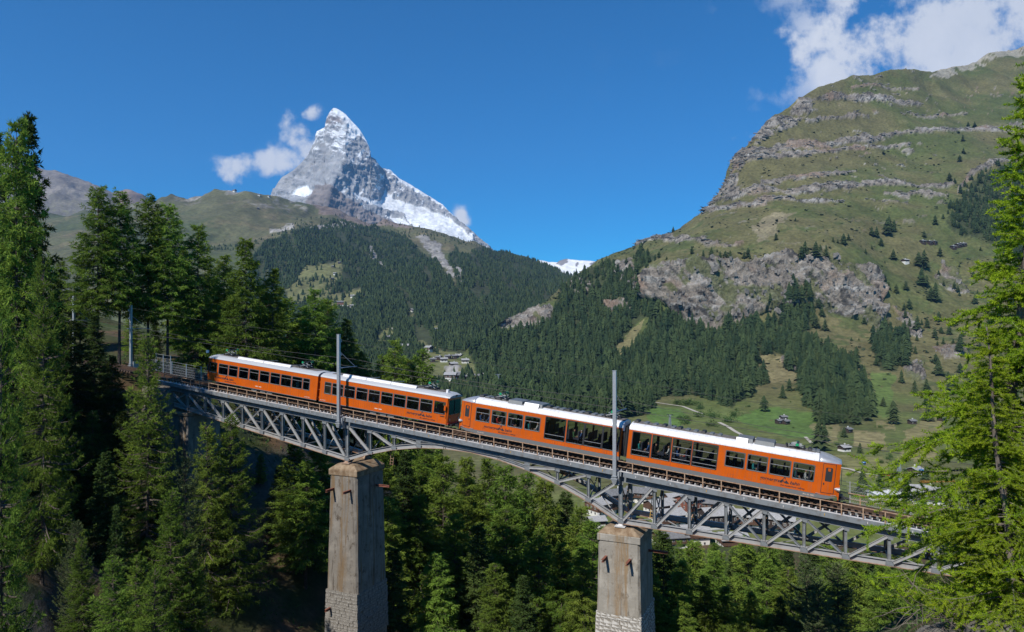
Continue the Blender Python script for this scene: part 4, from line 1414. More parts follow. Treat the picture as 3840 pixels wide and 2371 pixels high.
# ------------------------------------------------------------------ overhead line
def mast(s, w, h0, h1, lab, arm=True, sgn=1):
    b_ = br(s, w, h0)
    root = tag(empty('catenary_mast', b_, (0, 0, YAW)), lab, 'catenary mast')
    H = h1 - h0
    mb = MB().box((-.15, -.13, 0), (.15, .13, H)).box((-.17, -.15, H), (.17, .15, H + .05)).box((-.165, -.145, H * .62), (.165, .145, H * .62 + .03)).box((-.165, -.145, H * .86), (.165, .145, H * .86 + .03))
    mb.obj('pole', M_galv, root, bevel=0.01)
    mb = MB().box((-.28, -.24, -.10), (.28, .24, 0)).box((-.22, -.20, .12), (.22, .20, .19)).hexa([(-.13, -.15, -.48), (.13, -.15, -.48), (.13, .15, -.48), (-.13, .15, -.48), (-.25, -.22, -.10), (.25, -.22, -.10), (.25, .22, -.10), (-.25, .22, -.10)])
    mb.box((.02, .13, -.6), (.34, .9, .5))
    mb.obj('foot_clamp', M_galv, root)
    if arm:
        za = 4.95 - h0
        e = (1.6 - w) * sgn
        MB().tube([(0, 0, za), (.15, e * 0.62, za + .03), (.3, e * 1.05, za + .05)], .05, 6).obj('cantilever_arm', M_galv, root)
        MB().tube([(0, 0, za + 1.75), (.2, e * .95, za + .1)], .032, 5).obj('stay', M_galv, root)
        MB().tube([(0, 0, H - .5), (.06, .35 * sgn, H - .5)], .03, 5).obj('feeder_bracket', M_galv, root)
        for p, q in (((.03, .28 * sgn, za), (.05, .55 * sgn, za)), ((.03, .22 * sgn, za + 1.45), (.06, .42 * sgn, za + 1.27)), ((.06, .35 * sgn, H - .75), (.06, .35 * sgn, H - .5))):
            MB().tube([p, q], [.06, .06], 8).obj('insulator', M_walk, root)
    return root


mast(MASTS[0], -0.85, -0.60, 8.3, 'slim grey catenary mast clamped beside the older orange railcars')
mast(MASTS[1], -0.85, -0.55, 8.4, 'slim grey catenary mast clamped at the joint of the newer railcars')
sl_ = s_of(488, 3.9)
mast(sl_, 4.0, 0.2, 8.0, 'grey catenary mast among the larch trunks beyond the upper bridge end', True, -1)
sl2 = s_of(277, 3.6)
mast(sl2, 3.6, 0.0, 8.2, 'thin dark catenary mast in the shade of the forest edge', True, -1)
M_wire = mat('copper_wire', (0.10, 0.095, 0.09), 0.5, 0.5, var=.2)


def wire(name, pts, rad, lab, cat='overhead wire', m=None):
    c_ = sum((Vector(p) for p in pts), Vector()) / len(pts)
    o = MB().tube([Vector(p) - c_ for p in pts], rad, 4, False).obj(name, m or M_wire)
    o.location = c_
    return tag(o, lab, cat)


sup = [sl2, sl_, MASTS[0], MASTS[1], 29.0, 37.0]
wire('contact_wire', [br(s, 1.6, 4.93) for s in np.linspace(sl2, 37, 40)], .020, 'thin contact wire stretched just above the pantographs')
pts = []
for a, b in zip(sup[:-1], sup[1:]):
    for q in np.linspace(0, 1, 9)[:-1]:
        pts.append(br(a + (b - a) * q, 1.6, 5.75 - 4 * .42 * q * (1 - q)))
wire('messenger_wire', pts, .018, 'sagging messenger wire above the contact wire')
wire('feeder_wire', [br(a + (b - a) * q, -.5 if a > 0 else 3.4, 7.75 - 4 * .35 * q * (1 - q)) for a, b in zip(sup[:-1], sup[1:]) for q in np.linspace(0, 1, 7)[:-1]], .009, 'feeder wire strung between the tops of the masts')

# ------------------------------------------------------------------ trackside fences
def fence(s0, s1, w, n, lab, Hf=1.7, mesh=True):
    o0 = br(s0, w, 0)
    root = tag(empty('trackside_fence', o0), lab, 'fence')
    iv = Matrix.Translation(-o0)

    def add(mb, nm, m):
        o = mb.obj(nm, m, root)
        o.data.transform(iv)
    for k in range(n):
        s = s0 + (s1 - s0) * k / (n - 1)
        add(MB().beam(br(s, w, -.3), br(s, w, Hf), .09, .07, BN), 'post', M_galv)
    for h in np.linspace(0.12, Hf - .05, 6):
        add(MB().beam(br(s0, w - .05, h), br(s1, w - .05, h), .022, .022, BN), 'rail_wire', M_galv)
    if mesh:
        mb = MB()
        st_ = 0.16 / PAN
        for s in np.arange(s0, s1, st_):
            mb.beam(br(s, w - .03, .1), br(min(s + .28, s1), w - .03, Hf * .75), .007, .007, BN)
            mb.beam(br(s, w - .02, Hf * .75), br(min(s + .28, s1), w - .02, .1), .007, .007, BN)
        add(mb, 'wire_mesh', M_galv)


fence(s_of(645, 3.85), s_of(790, 3.85) + 1.2, 3.85, 5, 'grey wire-mesh safety fence beside the rear end of the train')
fence(-3.2, s_of(640, 4.3), 4.3, 4, 'taller mesh fence panels at the upper bridge end under the larches', 2.3)
fence(s_of(3178, 3.85) - 1.4, 31, 3.85, 6, 'grey wire fence along the far side of the track ahead of the train', 1.75)


# ------------------------------------------------------------------ the train
def paint(name, col, rough=0.32, coat=0.35, dirt=0.10):
    m = mat(name, col, rough, var=dirt, scale=1.3, spec=0.5, lo=.25, hi=.6)
    N, L = m.node_tree.nodes, m.node_tree.links
    b = N['Principled BSDF']
    # brake dust and rain streaks
    tc, mp, nz_ = N.new('ShaderNodeTexCoord'), N.new('ShaderNodeMapping'), N.new('ShaderNodeTexNoise')
    mp.inputs['Scale'].default_value = (3.0, 1.0, .18)
    nz_.inputs['Scale'].default_value = 2.2
    nz_.inputs['Detail'].default_value = 6
    L.new(tc.outputs['Object'], mp.inputs[0])
    L.new(mp.outputs[0], nz_.inputs['Vector'])
    mr = N.new('ShaderNodeMapRange')
    mr.inputs['From Min'].default_value = .48
    mr.inputs['From Max'].default_value = .78
    mr.inputs['To Max'].default_value = .40
    L.new(nz_.outputs['Fac'], mr.inputs[0])
    mx = N.new('ShaderNodeMix')
    mx.data_type = 'RGBA'
    src = b.inputs['Base Color'].links[0].from_socket
    L.new(src, mx.inputs[6])
    mx.inputs[7].default_value = (.20, .12, .075, 1)
    L.new(mr.outputs[0], mx.inputs[0])
    L.new(mx.outputs[2], b.inputs['Base Color'])
    b.inputs['Coat Weight'].default_value = coat
    b.inputs['Coat Roughness'].default_value = 0.15
    return m


M_or = paint('orange_paint', (0.56, 0.098, 0.003), dirt=.16)
M_skirt = paint('grey_skirt_paint', (0.135, 0.145, 0.150), .5, .1)
M_roofw = paint('white_roof_paint', (0.74, 0.74, 0.75), .4, .2)
M_roofg = mat('grey_ribbed_roof', (0.46, 0.47, 0.49), .5, .1, col2=(.36, .37, .385), scale=30, stretch=(.02, 1, 1))
M_roofd = mat('sooty_roof_top', (0.16, 0.145, 0.13), .8, col2=(.09, .08, .075), scale=3)
M_silver = mat('silver_trim', (0.55, 0.55, 0.56), .35, .6, var=.15)
M_gasket = mat('window_rubber', (0.035, 0.036, 0.040), .5, var=.2)
M_frame = mat('window_frame_grey', (0.13, 0.13, 0.135), .45, .3, var=.15)
M_int = mat('interior_dark', (0.045, 0.042, 0.040), .8, var=.3)
M_intw = mat('interior_panel', (0.16, 0.155, 0.145), .8, var=.2)
M_seat = mat('seat_cloth', (0.05, 0.055, 0.085), .9, var=.3)
M_logo = mat('lettering_dark', (0.028, 0.032, 0.042), .5, var=.1)
M_num = mat('lettering_pale', (0.62, 0.50, 0.42), .5, var=.1)
M_green = mat('green_insulator', (0.02, 0.30, 0.13), .35, var=.1)
M_redw = mat('red_white_mark', (0.6, 0.05, 0.03), .5, var=.1)
M_black = mat('bellows_rubber', (0.020, 0.021, 0.023), .7, var=.3)
M_acbox = mat('roof_unit_grey', (0.155, 0.165, 0.17), .5, .2, var=.2)


def glass_mat():
    m, nt, N, L, b = nodemat('tinted_window_glass')
    N.remove(b)
    t = N.new('ShaderNodeBsdfTransparent')
    t.inputs[0].default_value = (0.64, 0.66, 0.64, 1)
    g = N.new('ShaderNodeBsdfGlossy')
    g.inputs[0].default_value = (1, 1, 1, 1)
    g.inputs['Roughness'].default_value = 0.02
    fr = N.new('ShaderNodeFresnel')
    fr.inputs[0].default_value = 1.5
    ms = N.new('ShaderNodeMixShader')
    L.new(fr.outputs[0], ms.inputs[0])
    L.new(t.outputs[0], ms.inputs[1])
    L.new(g.outputs[0], ms.inputs[2])
    L.new(ms.outputs[0], N['Material Output'].inputs[0])
    return m


M_glass = glass_mat()
HW = 1.33
ZT = 3.13                                   # cant rail
ZF = 0.40                                   # rail top above the deck edge (h)
cosP, sinP = math.cos(PITCH), math.sin(PITCH)


def rrect(x0, x1, z0, z1, r, n=4):
    pts = []
    for cx, cz, a0 in ((x1 - r, z0 + r, -90), (x1 - r, z1 - r, 0), (x0 + r, z1 - r, 90), (x0 + r, z0 + r, 180)):
        for k in range(n + 1):
            a = R(a0 + 90 * k / n)
            pts.append((cx + r * math.cos(a), cz + r * math.sin(a)))
    return pts


def text_mesh(txt, size, shear=0.25, bold=0.0):
    cu_ = bpy.data.curves.new('lettering', 'FONT')
    cu_.body = txt
    cu_.size = size
    cu_.shear = shear
    cu_.extrude = 0.004
    cu_.offset = bold
    cu_.resolution_u = 3
    o = bpy.data.objects.new('lettering', cu_)
    COL.objects.link(o)
    bpy.context.view_layer.update()
    me = bpy.data.meshes.new_from_object(o.evaluated_get(bpy.context.evaluated_depsgraph_get()))
    bpy.data.objects.remove(o)
    return me


TXT = {t: text_mesh(t, s_, sh, b_) for t, s_, sh, b_ in (('gornergrat', .36, .22, .007), ('bahn', .36, .22, .007), ('the matterhorn railway', .185, .22, .003),
                                                      ('Bhe 4/6 3082', .15, 0, .002), ('Bhe 4/8 3042', .13, .2, .002), ('Bhe 4/6 3081', .13, .0, .002))}


def lettering(root, txt, x, z, m, name='lettering', y=-HW - .006):
    me = TXT[txt]
    key = me.name + m.name
    if key not in bpy.data.meshes:
        me = me.copy()
        me.name = key
        me.materials.clear()
        me.materials.append(m)
    o = bpy.data.objects.new(name, bpy.data.meshes[key])
    o.location = (x, y, z)
    o.rotation_euler = (R(90), 0, 0)
    return link(o, root)


def emblem(root, x, z):
    lg = lettering(root, 'gornergrat', x - 1.62, z, M_logo)
    lettering(root, 'bahn', x + .56, z - .0, M_logo)
    lettering(root, 'the matterhorn railway', x + .02 - .12, z - .235, M_logo)
    mb = MB()
    y0, y1 = -HW - .010, -HW - .002
    mb.prism([(x - .10, z + .13), (x + .04, z + .30), (x + .13, z + .47), (x + .20, z + .47), (x + .235, z + .36), (x + .20, z + .27), (x + .145, z + .40), (x + .07, z + .28), (x + .10, z + .18)], y0, y1)
    mb.prism([(x + .245, z + .37), (x + .29, z + .24), (x + .40, z + .13), (x + .53, z + .0), (x + .28, z - .02), (x + .12, z + .05), (x + .05, z + .09), (x + .23, z + .13), (x + .27, z + .2)], y0, y1)
    mb.prism([(x - .17, z + .01), (x - .12, z + .11), (x + .08, z + .16), (x + .19, z + .16), (x + .08, z + .12), (x + .0, z + .07), (x + .04, z + .0)], y0, y1)
    mb.obj('mountain_emblem', M_logo, root)


def window(root, x0, x1, z0, z1, y, sgn, bars=(), fr=M_frame, r=.10, yaw=0):
    """one window: frame with rounded corners, pane and glazing bars"""
    mb = MB()
    inn = rrect(x0 + .05, x1 - .05, z0 + .05, z1 - .05, r)
    out = rrect(x0 - .02, x1 + .02, z0 - .02, z1 + .02, r * .6)
    n = len(inn)
    ya, yb = y + sgn * .018, y - sgn * .05
    vs = [(a, ya, b) for a, b in out] + [(a, ya, b) for a, b in inn] + [(a, yb, b) for a, b in inn] + [(a, y - sgn * .002, b) for a, b in out]
    fs = []
    for i in range(n):
        j = (i + 1) % n
        fs += [(i, j, n + j, n + i), (n + i, n + j, 2 * n + j, 2 * n + i), (i, 3 * n + i, 3 * n + j, j)]
    mb.add(vs, fs)
    f = mb.obj('window', fr, root)
    MB().add([(a, y - sgn * .03, b) for a, b in rrect(x0 + .03, x1 - .03, z0 + .03, z1 - .03, r)], [tuple(range(n))]).obj('pane', M_glass, f)
    for zb_ in bars:
        MB().box((x0 + .04, y - .012 - sgn * .02, zb_ - .018), (x1 - .04, y + .012 - sgn * .02, zb_ + .018)).obj('glazing_bar', M_silver, f)
    # bright sill strip along the bottom edge
    MB().box((x0 + .1, y + sgn * .019 - .004, z0 + .012), (x1 - .1, y + sgn * .019 + .004, z0 + .04)).obj('sill', M_silver, f)
    return f


def side_wall(mb, x0, x1, z0, z1, wins, y0, y1):
    cur = x0
    for a, b, c_, d_ in sorted(wins):
        mb.box((cur, y0, z0), (a, y1, z1))
        mb.box((a, y0, z0), (b, y1, c_))
        mb.box((a, y0, d_), (b, y1, z1))
        cur = b
    mb.box((cur, y0, z0), (x1, y1, z1))


def loft_roof(prof, stations):
    """prof: (y, z) from near edge over the top to the far edge; stations: (x, width factor, z of edge, height factor)"""
    vs, n = [], len(prof)
    for x, wf, ze, hf in stations:
        vs += [(x, y * wf, ze + z * hf) for y, z in prof]
    fs = [(i * n + j, (i + 1) * n + j, (i + 1) * n + j + 1, i * n + j + 1) for i in range(len(stations) - 1) for j in range(n - 1)]
    fs += [tuple(range(n)), tuple((len(stations) - 1) * n + j for j in range(n))[::-1]]
    return MB().add(vs, fs)


def panto(root, x, z, raise_=0.62, flip=1):
    base = MB()
    for y in (-.45, .45):
        base.beam((x - .7, y, z + .12), (x + .7, y, z + .12), .05, .05)
    for xx in (-.6, 0, .6):
        base.beam((x + xx, -.5, z + .12), (x + xx, .5, z + .12), .05, .05)
        for y in (-.42, .42):
            base.tube([(x + xx, y, z - .05), (x + xx, y, z + .1)], .05, 6)
    for k in range(6):
        base.box((x - .75 + k * .26, -.28, z + .14), (x - .62 + k * .26, .28, z + .24))
    p = base.obj('pantograph', M_dark, root)
    arm = MB()
    hk = z + .15 + raise_ * .5
    for y in (-.4, .4):
        arm.tube([(x + .55 * flip, y, z + .16), (x - .35 * flip, y * .8, hk), (x + .1 * flip, y * .75, z + raise_ + .1)], .03, 5)
        arm.tube([(x - .55 * flip, y, z + .16), (x + .45 * flip, y * .8, hk), (x + .1 * flip, y * .75, z + raise_ + .1)], .024, 5)
    arm.tube([(x - .35 * flip, -.34, hk), (x - .35 * flip, .34, hk)], .016, 5)
    arm.obj('arm', M_galv, p)
    MB().box((x + .02 * flip, -.75, z + raise_ + .08), (x + .2 * flip, .75, z + raise_ + .12)).obj('collector_head', M_dark, p)
    for y in (-.8, .76):
        MB().prism([(x - .02, z + raise_ - .06), (x + .22, z + raise_ - .02), (x + .2, z + raise_ + .14), (x + .0, z + raise_ + .15)], y, y + .07).obj('horn', M_green, p)
    return p


def bogie(root, x):
    mb = MB()
    for y in (-.78, .78):
        mb.box((x - 1.15, y - .06, .32), (x + 1.15, y + .06, .52)).box((x - .2, y - .1, .18), (x + .2, y + .1, .4))
    mb.box((x - .3, -.8, .3), (x + .3, .8, .5))
    b = mb.obj('bogie', M_dark, root)
    for xx in (-.85, .85):
        w = MB()
        for y in (-.55, .49):
            w.add([(x + xx + .34 * math.cos(k * math.pi / 9), yy, .345 + .34 * math.sin(k * math.pi / 9)) for yy in (y, y + .06) for k in range(18)],
                  [tuple(range(18)), tuple(range(35, 17, -1))] + [(k, k + 18, (k + 1) % 18 + 18, (k + 1) % 18) for k in range(18)])
        w.tube([(x + xx, -.5, .345), (x + xx, .5, .345)], .06, 8)
        w.obj('wheelset', M_dark, b)


seat_me = MB().box((-.02, -.5, 0), (.10, .5, .78)).box((-.42, -.5, .02), (-.02, .5, .16)).mesh('seat', M_seat)


def fitout(root, x0, x1, zf=.98):
    MB().box((x0, -HW + .06, zf - .08), (x1, HW - .06, zf)).obj('floor', M_int, root)
    MB().box((x0, -HW + .06, ZT - .12), (x1, HW - .06, ZT - .08)).obj('inner_ceiling', M_intw, root)
    x = x0 + .9
    while x < x1 - .6:
        for y in (-.72, .72):
            o = bpy.data.objects.new('seat', seat_me)
            o.location = (x, y, zf + .40)
            link(o, root)
        x += .93


CARS = {}


def xl(s0, x, z=2.0, w=0.27):
    """photograph column -> metres along the car"""
    return ((s_of(x, w) - s0) * PAN - z * sinP) / cosP


def car_root(s0, lab):
    o = empty('railcar', br(s0, 1.6, ZF), ROT)
    return tag(o, lab, 'railcar', 'orange railcars of the train')


# ---- the older pair
PROF_OLD = [(-HW - .03, 0), (-HW + .05, .17), (-.98, .34), (-.55, .42), (.55, .42), (.98, .34), (HW - .05, .17), (HW + .03, 0)]


def old_car(name, xa, xb, wins, cab, lab, emb, num, pants, panels):
    s0 = s_of(xa, .27)
    root = car_root(s0, lab)
    L_ = xl(s0, xb)
    x00 = xl(s0, xa)
    W = []
    for a, b in wins:
        W.append((xl(s0, a), xl(s0, b), 1.47, 2.70))
    mb = MB()
    z0 = .62
    for sg in (-1, 1):
        ya, yb = sorted((sg * HW, sg * (HW - .055)))
        side_wall(mb, x00, L_, z0, ZT, [(a + .02, b - .02, c_ + .02, d_ - .02) for a, b, c_, d_ in W], ya, yb)
    mb.box((x00, -HW + .06, z0 + .1), (x00 + .06, HW - .06, ZT))
    if cab != 1:
        mb.box((L_ - .06, -HW + .06, z0 + .1), (L_, HW - .06, ZT))
    mb.box((x00 + .06, -HW + .06, z0), (L_ - .07, HW - .06, z0 + .1))
    mb.obj('body', M_or, root)
    for sg in (-1, 1):
        for k, (a, b, c_, d_) in enumerate(W):
            drv = (cab == 0 and k == 0) or (cab == 1 and k == len(W) - 1)
            window(root, a, b, c_ + (.08 if drv else 0), d_, sg * HW, sg, () if drv else (c_ + .86,), M_gasket if drv else M_frame)
    MB().box((x00, -HW - .012, z0 - .06), (L_, -HW + .03, z0 - .002)).box((x00, HW - .03, z0 - .06), (L_, HW + .012, z0 - .002)).obj('sill_rail', M_skirt, root)
    ends = [(x00 - .02, 1, ZT + .002, 1), (L_ + .02, 1, ZT + .002, 1)]
    if cab == 0:
        ends = [(x00 - .14, .93, ZT + .002, .55), (x00 + .32, 1, ZT + .002, 1)] + ends[1:]
    else:
        ends = ends[:1] + [(L_ - .35, 1, ZT + .002, 1), (L_ + .16, .93, ZT + .002, .55)]
    loft_roof(PROF_OLD, ends).obj('roof', M_roofg, root)
    MB().box((x00 + .9, -.62, ZT + .424), (L_ - .8, .62, ZT + .45)).obj('roof_walkway', M_roofd, root)
    zr = ZT + .44
    for a, b in panels:
        a, b = xl(s0, a, 3.5, .7), xl(s0, b, 3.5, .7)
        n = max(2, int((b - a) / 2.6))
        for k in range(n):
            u0, u1 = a + (b - a) * k / n + .03, a + (b - a) * (k + 1) / n - .03
            pnl = MB().hexa([(u0, -.98, zr - .08), (u1, -.98, zr - .08), (u1, -.80, zr - .04), (u0, -.80, zr - .04), (u0, -.86, zr + .16), (u1, -.86, zr + .16), (u1, -.70, zr + .17), (u0, -.70, zr + .17)]).obj('roof_panel', M_roofw, root)
            MB().beam((u1, -.8, zr + .19), (u1 + .5, .75, zr + .19), .04, .04).obj('roof_rail', M_silver, pnl)
    for x in pants:
        panto(root, xl(s0, x, 3.8, 1.6), zr, .62)
    xc_ = xl(s0, 771 if cab == 0 else 1680, 3.8, 1.2) if cab is not None else 0
    MB().box((xc_ - .1 + .35 * (cab == 0), -.55, zr - .05), (xc_ + .12 + .35 * (cab == 0), -.3, zr + .26)).obj('horn_box', M_roofw, root)
    random.seed(9)
    for k in range(9):
        xx = x00 + 1.2 + (L_ - x00 - 2.4) * random.random()
        MB().tube([(xx, random.uniform(-.5, .5), zr + .02), (xx + .5, random.uniform(-.5, .5), zr + .10)], .03, 5).obj('roof_cable', M_dark, root)
    for xb_ in (x00 + 2.2, L_ - 2.2):
        bogie(root, xb_)
    for k, f in enumerate((.42, .5, .56)):
        MB().box((x00 + (L_ - x00) * f, -HW + .12, .30), (x00 + (L_ - x00) * f + .75, -HW + .5, .60)).obj('equipment_box', M_skirt, root)
    emblem(root, xl(s0, emb, 1.0), 1.0)
    lettering(root, num, L_ - 1.6 if cab == 0 else x00 + .15, .72, M_num)
    for k in range(2):
        MB().box((x00 + (L_ - x00) * .46 + k * .5, -HW - .003, .86), (x00 + (L_ - x00) * .46 + k * .5 + .36, -HW - .001, .95)).obj('stencil', M_num, root)
    for xx in np.linspace(x00 + 2.4, L_ - 2.4, 5):
        MB().box((xx, -HW - .003, z0 + .02), (xx + .012, -HW - .001, 1.44)).obj('panel_seam', M_gasket, root)
    fitout(root, x00 + .3, L_ - .3)
    CARS[name] = (root, s0, W)
    return root, s0, x00, L_


rA, sA, a0, a1 = old_car('A', 781, 1190, [(785, 814), (820, 855), (858, 891), (896, 931), (935, 970), (974, 1009.5), (1014, 1050), (1053.5, 1092), (1095, 1133), (1136, 1161)], 0,
                         'rearmost orange railcar, older boxy type with grey ribbed roof, uphill end', 845, 'Bhe 4/8 3042', (868, 1150), [(892, 1090)])
rB, sB, b0, b1 = old_car('B', 1200, 1676, [(1217, 1242), (1246, 1287), (1291, 1331), (1336, 1378), (1382, 1424), (1429, 1472), (1476, 1521), (1525, 1571), (1575, 1621), (1628, 1669)], 1,
                         'second orange railcar, older boxy type crossed by the mast shadow', 1577, 'Bhe 4/8 3042', (1622,), [(1285, 1562)])
# cab front of the older pair
cf = MB()
cf.hexa([(b1, -HW, .55), (b1 + .10, -HW + .12, .55), (b1 + .10, HW - .12, .55), (b1, HW, .55), (b1, -HW, 1.5), (b1 + .12, -HW + .12, 1.5), (b1 + .12, HW - .12, 1.5), (b1, HW, 1.5)])
cf.hexa([(b1, -HW, 1.5), (b1 + .12, -HW + .12, 1.5), (b1 + .12, -HW + .2, 1.5), (b1, -HW + .14, 1.5), (b1, -HW, ZT), (b1 + .04, -HW + .12, ZT), (b1 + .04, -HW + .2, ZT), (b1, -HW + .14, ZT)])
cf.hexa([(b1, HW - .14, 1.5), (b1 + .12, HW - .2, 1.5), (b1 + .12, HW - .12, 1.5), (b1, HW, 1.5), (b1, HW - .14, ZT), (b1 + .04, HW - .2, ZT), (b1 + .04, HW - .12, ZT), (b1, HW, ZT)])
cf.box((b1, -HW + .15, 2.9), (b1 + .05, HW - .15, ZT))
fo = cf.obj('cab_front', M_or, rB)
MB().hexa([(b1 + .02, -HW + .2, 1.5), (b1 + .10, -HW + .2, 1.5), (b1 + .10, HW - .2, 1.5), (b1 + .02, HW - .2, 1.5), (b1 - .02, -HW + .2, 2.9), (b1 + .045, -HW + .2, 2.9), (b1 + .045, HW - .2, 2.9), (b1 - .02, HW - .2, 2.9)]).obj('windscreen', M_glass, fo)
MB().beam((b1 + .13, -.02, 1.5), (b1 + .06, -.02, 2.9), .05, .03, (0, 1, 0)).obj('screen_divider', M_gasket, fo)
for y in (-.85, .85):
    MB().tube([(b1 + .10, y, 1.05), (b1 + .16, y, 1.05)], .11, 10).obj('headlight', M_silver, fo)
MB().box((b1 + .15, -.16, ZT + .10), (b1 + .21, .16, ZT + .26)).obj('top_light', M_gasket, rB)
MB().tube([(b1 - .05, -HW - .03, 1.2), (b1 - .05, -HW - .08, 1.25), (b1 - .05, -HW - .08, 1.9), (b1 - .05, -HW - .03, 1.95)], .025, 6).obj('grab_rail', M_or, rB)
mr_ = MB().box((b1 - .22, -HW - .22, 1.95), (b1 - .04, -HW - .14, 2.42)).tube([(b1 - .13, -HW, 2.4), (b1 - .13, -HW - .18, 2.43)], .02, 5)
mr_.obj('mirror', M_or, rB)
MB().box((b1 - .7, -HW - .06, 1.33), (b1 - .2, -HW - .001, 1.37)).obj('step_rail', M_gasket, rB)
MB().box((a0 + .12, -HW - .06, 1.33), (a0 + .6, -HW - .001, 1.37)).obj('step_rail', M_gasket, rA)
MB().box((a0 - .02, -HW - .16, 1.75), (a0 + .12, -HW - .08, 2.4)).obj('mirror', M_gasket, rA)
MB().box((b1 + .1, -.9, .42), (b1 + .42, .9, .62)).box((b1 + .42, -.25, .40), (b1 + .75, .25, .6)).obj('coupler', M_dark, rB)
MB().box((b1 + .12, -HW + .1, .63), (b1 + .18, HW - .1, .72)).obj('warning_board', M_redw, rB)
# gangway steps between A and B
for k in range(3):
    MB().tube([(a1 + .02, -HW + .25, .9 + k * .8), (a1 + .25, -HW + .12, .95 + k * .8), (a1 + .3, -HW + .2, 1.4 + k * .8)], .045, 5).obj('hose', M_or, rA)
MB().box((a1 + .001, -.7, .95), (a1 + .42, .7, 2.9)).obj('gangway', M_black, rA)

# ---- the newer pair
PROF_NEW = [(-HW - .015, 0), (-HW + .01, .14), (-HW + .09, .28), (-HW + .26, .40), (-.72, .49), (-.3, .53), (.3, .53), (.72, .49), (HW - .26, .40), (HW - .09, .28), (HW - .01, .14), (HW + .015, 0)]


def new_car(name, xa, xb, small, tall, nose, lab, emb, num):
    s0 = s_of(xa, .27)
    root = car_root(s0, lab)
    x0, x1 = xl(s0, xa), xl(s0, xb)
    d = -1 if nose == 'left' else 1
    xn = x0 if d < 0 else x1                       # nose tip
    xc = xn - d * 1.45                             # where the cab begins to taper
    W = [(xl(s0, a), xl(s0, b), 1.52, 2.78) for a, b in small] + [(xl(s0, a), xl(s0, b), 1.05, 3.02) for a, b in tall]
    xs0, xs1 = (xc, x1) if d < 0 else (x0, xc)
    mb = MB()
    for sg in (-1, 1):
        ya, yb = sorted((sg * HW, sg * (HW - .055)))
        side_wall(mb, xs0, xs1, .66, ZT, [(a + .02, b - .02, c_ + .02, d_ - .02) for a, b, c_, d_ in W], ya, yb)
    mb.box((xs0, -HW + .05, .665), (xs1, HW - .05, .74))
    back = x1 if d < 0 else x0
    mb.box((back - .06 if d < 0 else back, -HW + .06, .75), (back if d < 0 else back + .06, -.75, ZT)).box((back - .06 if d < 0 else back, .75, .75), (back if d < 0 else back + .06, HW - .06, ZT))
    mb.obj('body', M_or, root)
    for sg in (-1, 1):
        for k, (a, b, c_, d_) in enumerate(W):
            tl = d_ > 2.9
            bars = () if tl and k % 2 else ((c_ + .42,) if tl else (c_ + .80,))
            if tl and d > 0 and k >= len(W) - 2:
                bars = (c_ + .3, c_ + .75, c_ + 1.3)
            window(root, a, b, c_, d_, sg * HW, sg, bars, M_gasket if tl else M_frame, .12)
    # grey skirt following the sill, sweeping up under the nose
    for sg in (-1, 1):
        y0, y1 = sorted((sg * (HW - .01), sg * (HW - .06)))
        e = xn - d * .25
        m_ = xn - d * 2.0
        if d > 0:
            pl = [(x0, .33), (m_, .33), (e - .6, .40), (e, .60), (e, .655), (x0, .655)]
        else:
            pl = [(e, .655), (e, .60), (e + .6, .40), (m_, .33), (x1, .33), (x1, .655)]
        MB().prism(pl, y0, y1).obj('skirt', M_skirt, root)
    # cab shell, tapering in plan
    st = []
    for k in range(7):
        f = k / 6
        x = xc + d * 1.40 * f
        st.append((x, HW - .30 * f ** 1.8))
    mb = MB()
    for sg in (-1, 1):
        for (xa_, ha), (xb_, hb) in zip(st[:-1], st[1:]):
            mb.hexa([(xa_, sg * ha, .66), (xb_, sg * hb, .66), (xb_, sg * (hb - .06), .66), (xa_, sg * (ha - .06), .66),
                     (xa_, sg * ha, ZT), (xb_ - d * .0, sg * hb, ZT - .0), (xb_, sg * (hb - .06), ZT), (xa_, sg * (ha - .06), ZT)])
    hx, hh = st[-1]
    fa, fb = sorted((hx, hx + d * .06))
    mb.box((fa, -hh, .66), (fb, hh, 1.55))
    mb.box((fa, -hh, .40), (fb - .0, hh, .66))
    cab = mb.obj('cab', M_or, root)
    MB().hexa([(hx, -hh + .03, 1.56), (hx + d * .05, -hh + .08, 1.56), (hx + d * .05, hh - .08, 1.56), (hx, hh - .03, 1.56), (hx - d * .12, -hh + .03, ZT), (hx - d * .07, -hh + .08, ZT), (hx - d * .07, hh - .08, ZT), (hx - d * .12, hh - .03, ZT)]).obj('windscreen', M_glass, cab)
    # driver's door, set on the tapering side
    def cabw(x):
        f = min(max(d * (x - xc) / 1.40, 0), 1)
        return HW - .30 * f ** 1.8
    dx0, dx1 = sorted((xc + d * .22, xc + d * 1.05))
    for nm, p0_, p1_, za, zb_, off, mt_ in (('door', dx0, dx1, .86, ZT - .10, .022, M_or), ('door_seal', dx0 - .04, dx1 + .04, .82, ZT - .06, .012, M_gasket)):
        q = MB()
        n_ = 5
        for k in range(n_):
            ua, ub = p0_ + (p1_ - p0_) * k / n_, p0_ + (p1_ - p0_) * (k + 1) / n_
            wa, wb = cabw(ua) + off, cabw(ub) + off
            q.hexa([(ua, -wa, za), (ub, -wb, za), (ub, -wb + .03, za), (ua, -wa + .03, za), (ua, -wa, zb_), (ub, -wb, zb_), (ub, -wb + .03, zb_), (ua, -wa + .03, zb_)])
        ob = q.obj(nm, mt_, root if nm == 'door' else dr)
        if nm == 'door':
            dr = ob
    wx0, wx1 = dx0 + .17, dx1 - .17
    q = MB()
    q.add([(a, -(cabw(a) + .028), b) for a, b in rrect(wx0, wx1, 1.72, 2.78, .09)], [tuple(range(20))])
    q.obj('door_window', M_gasket, dr)
    hxd = dx0 + .08 if d > 0 else dx1 - .16
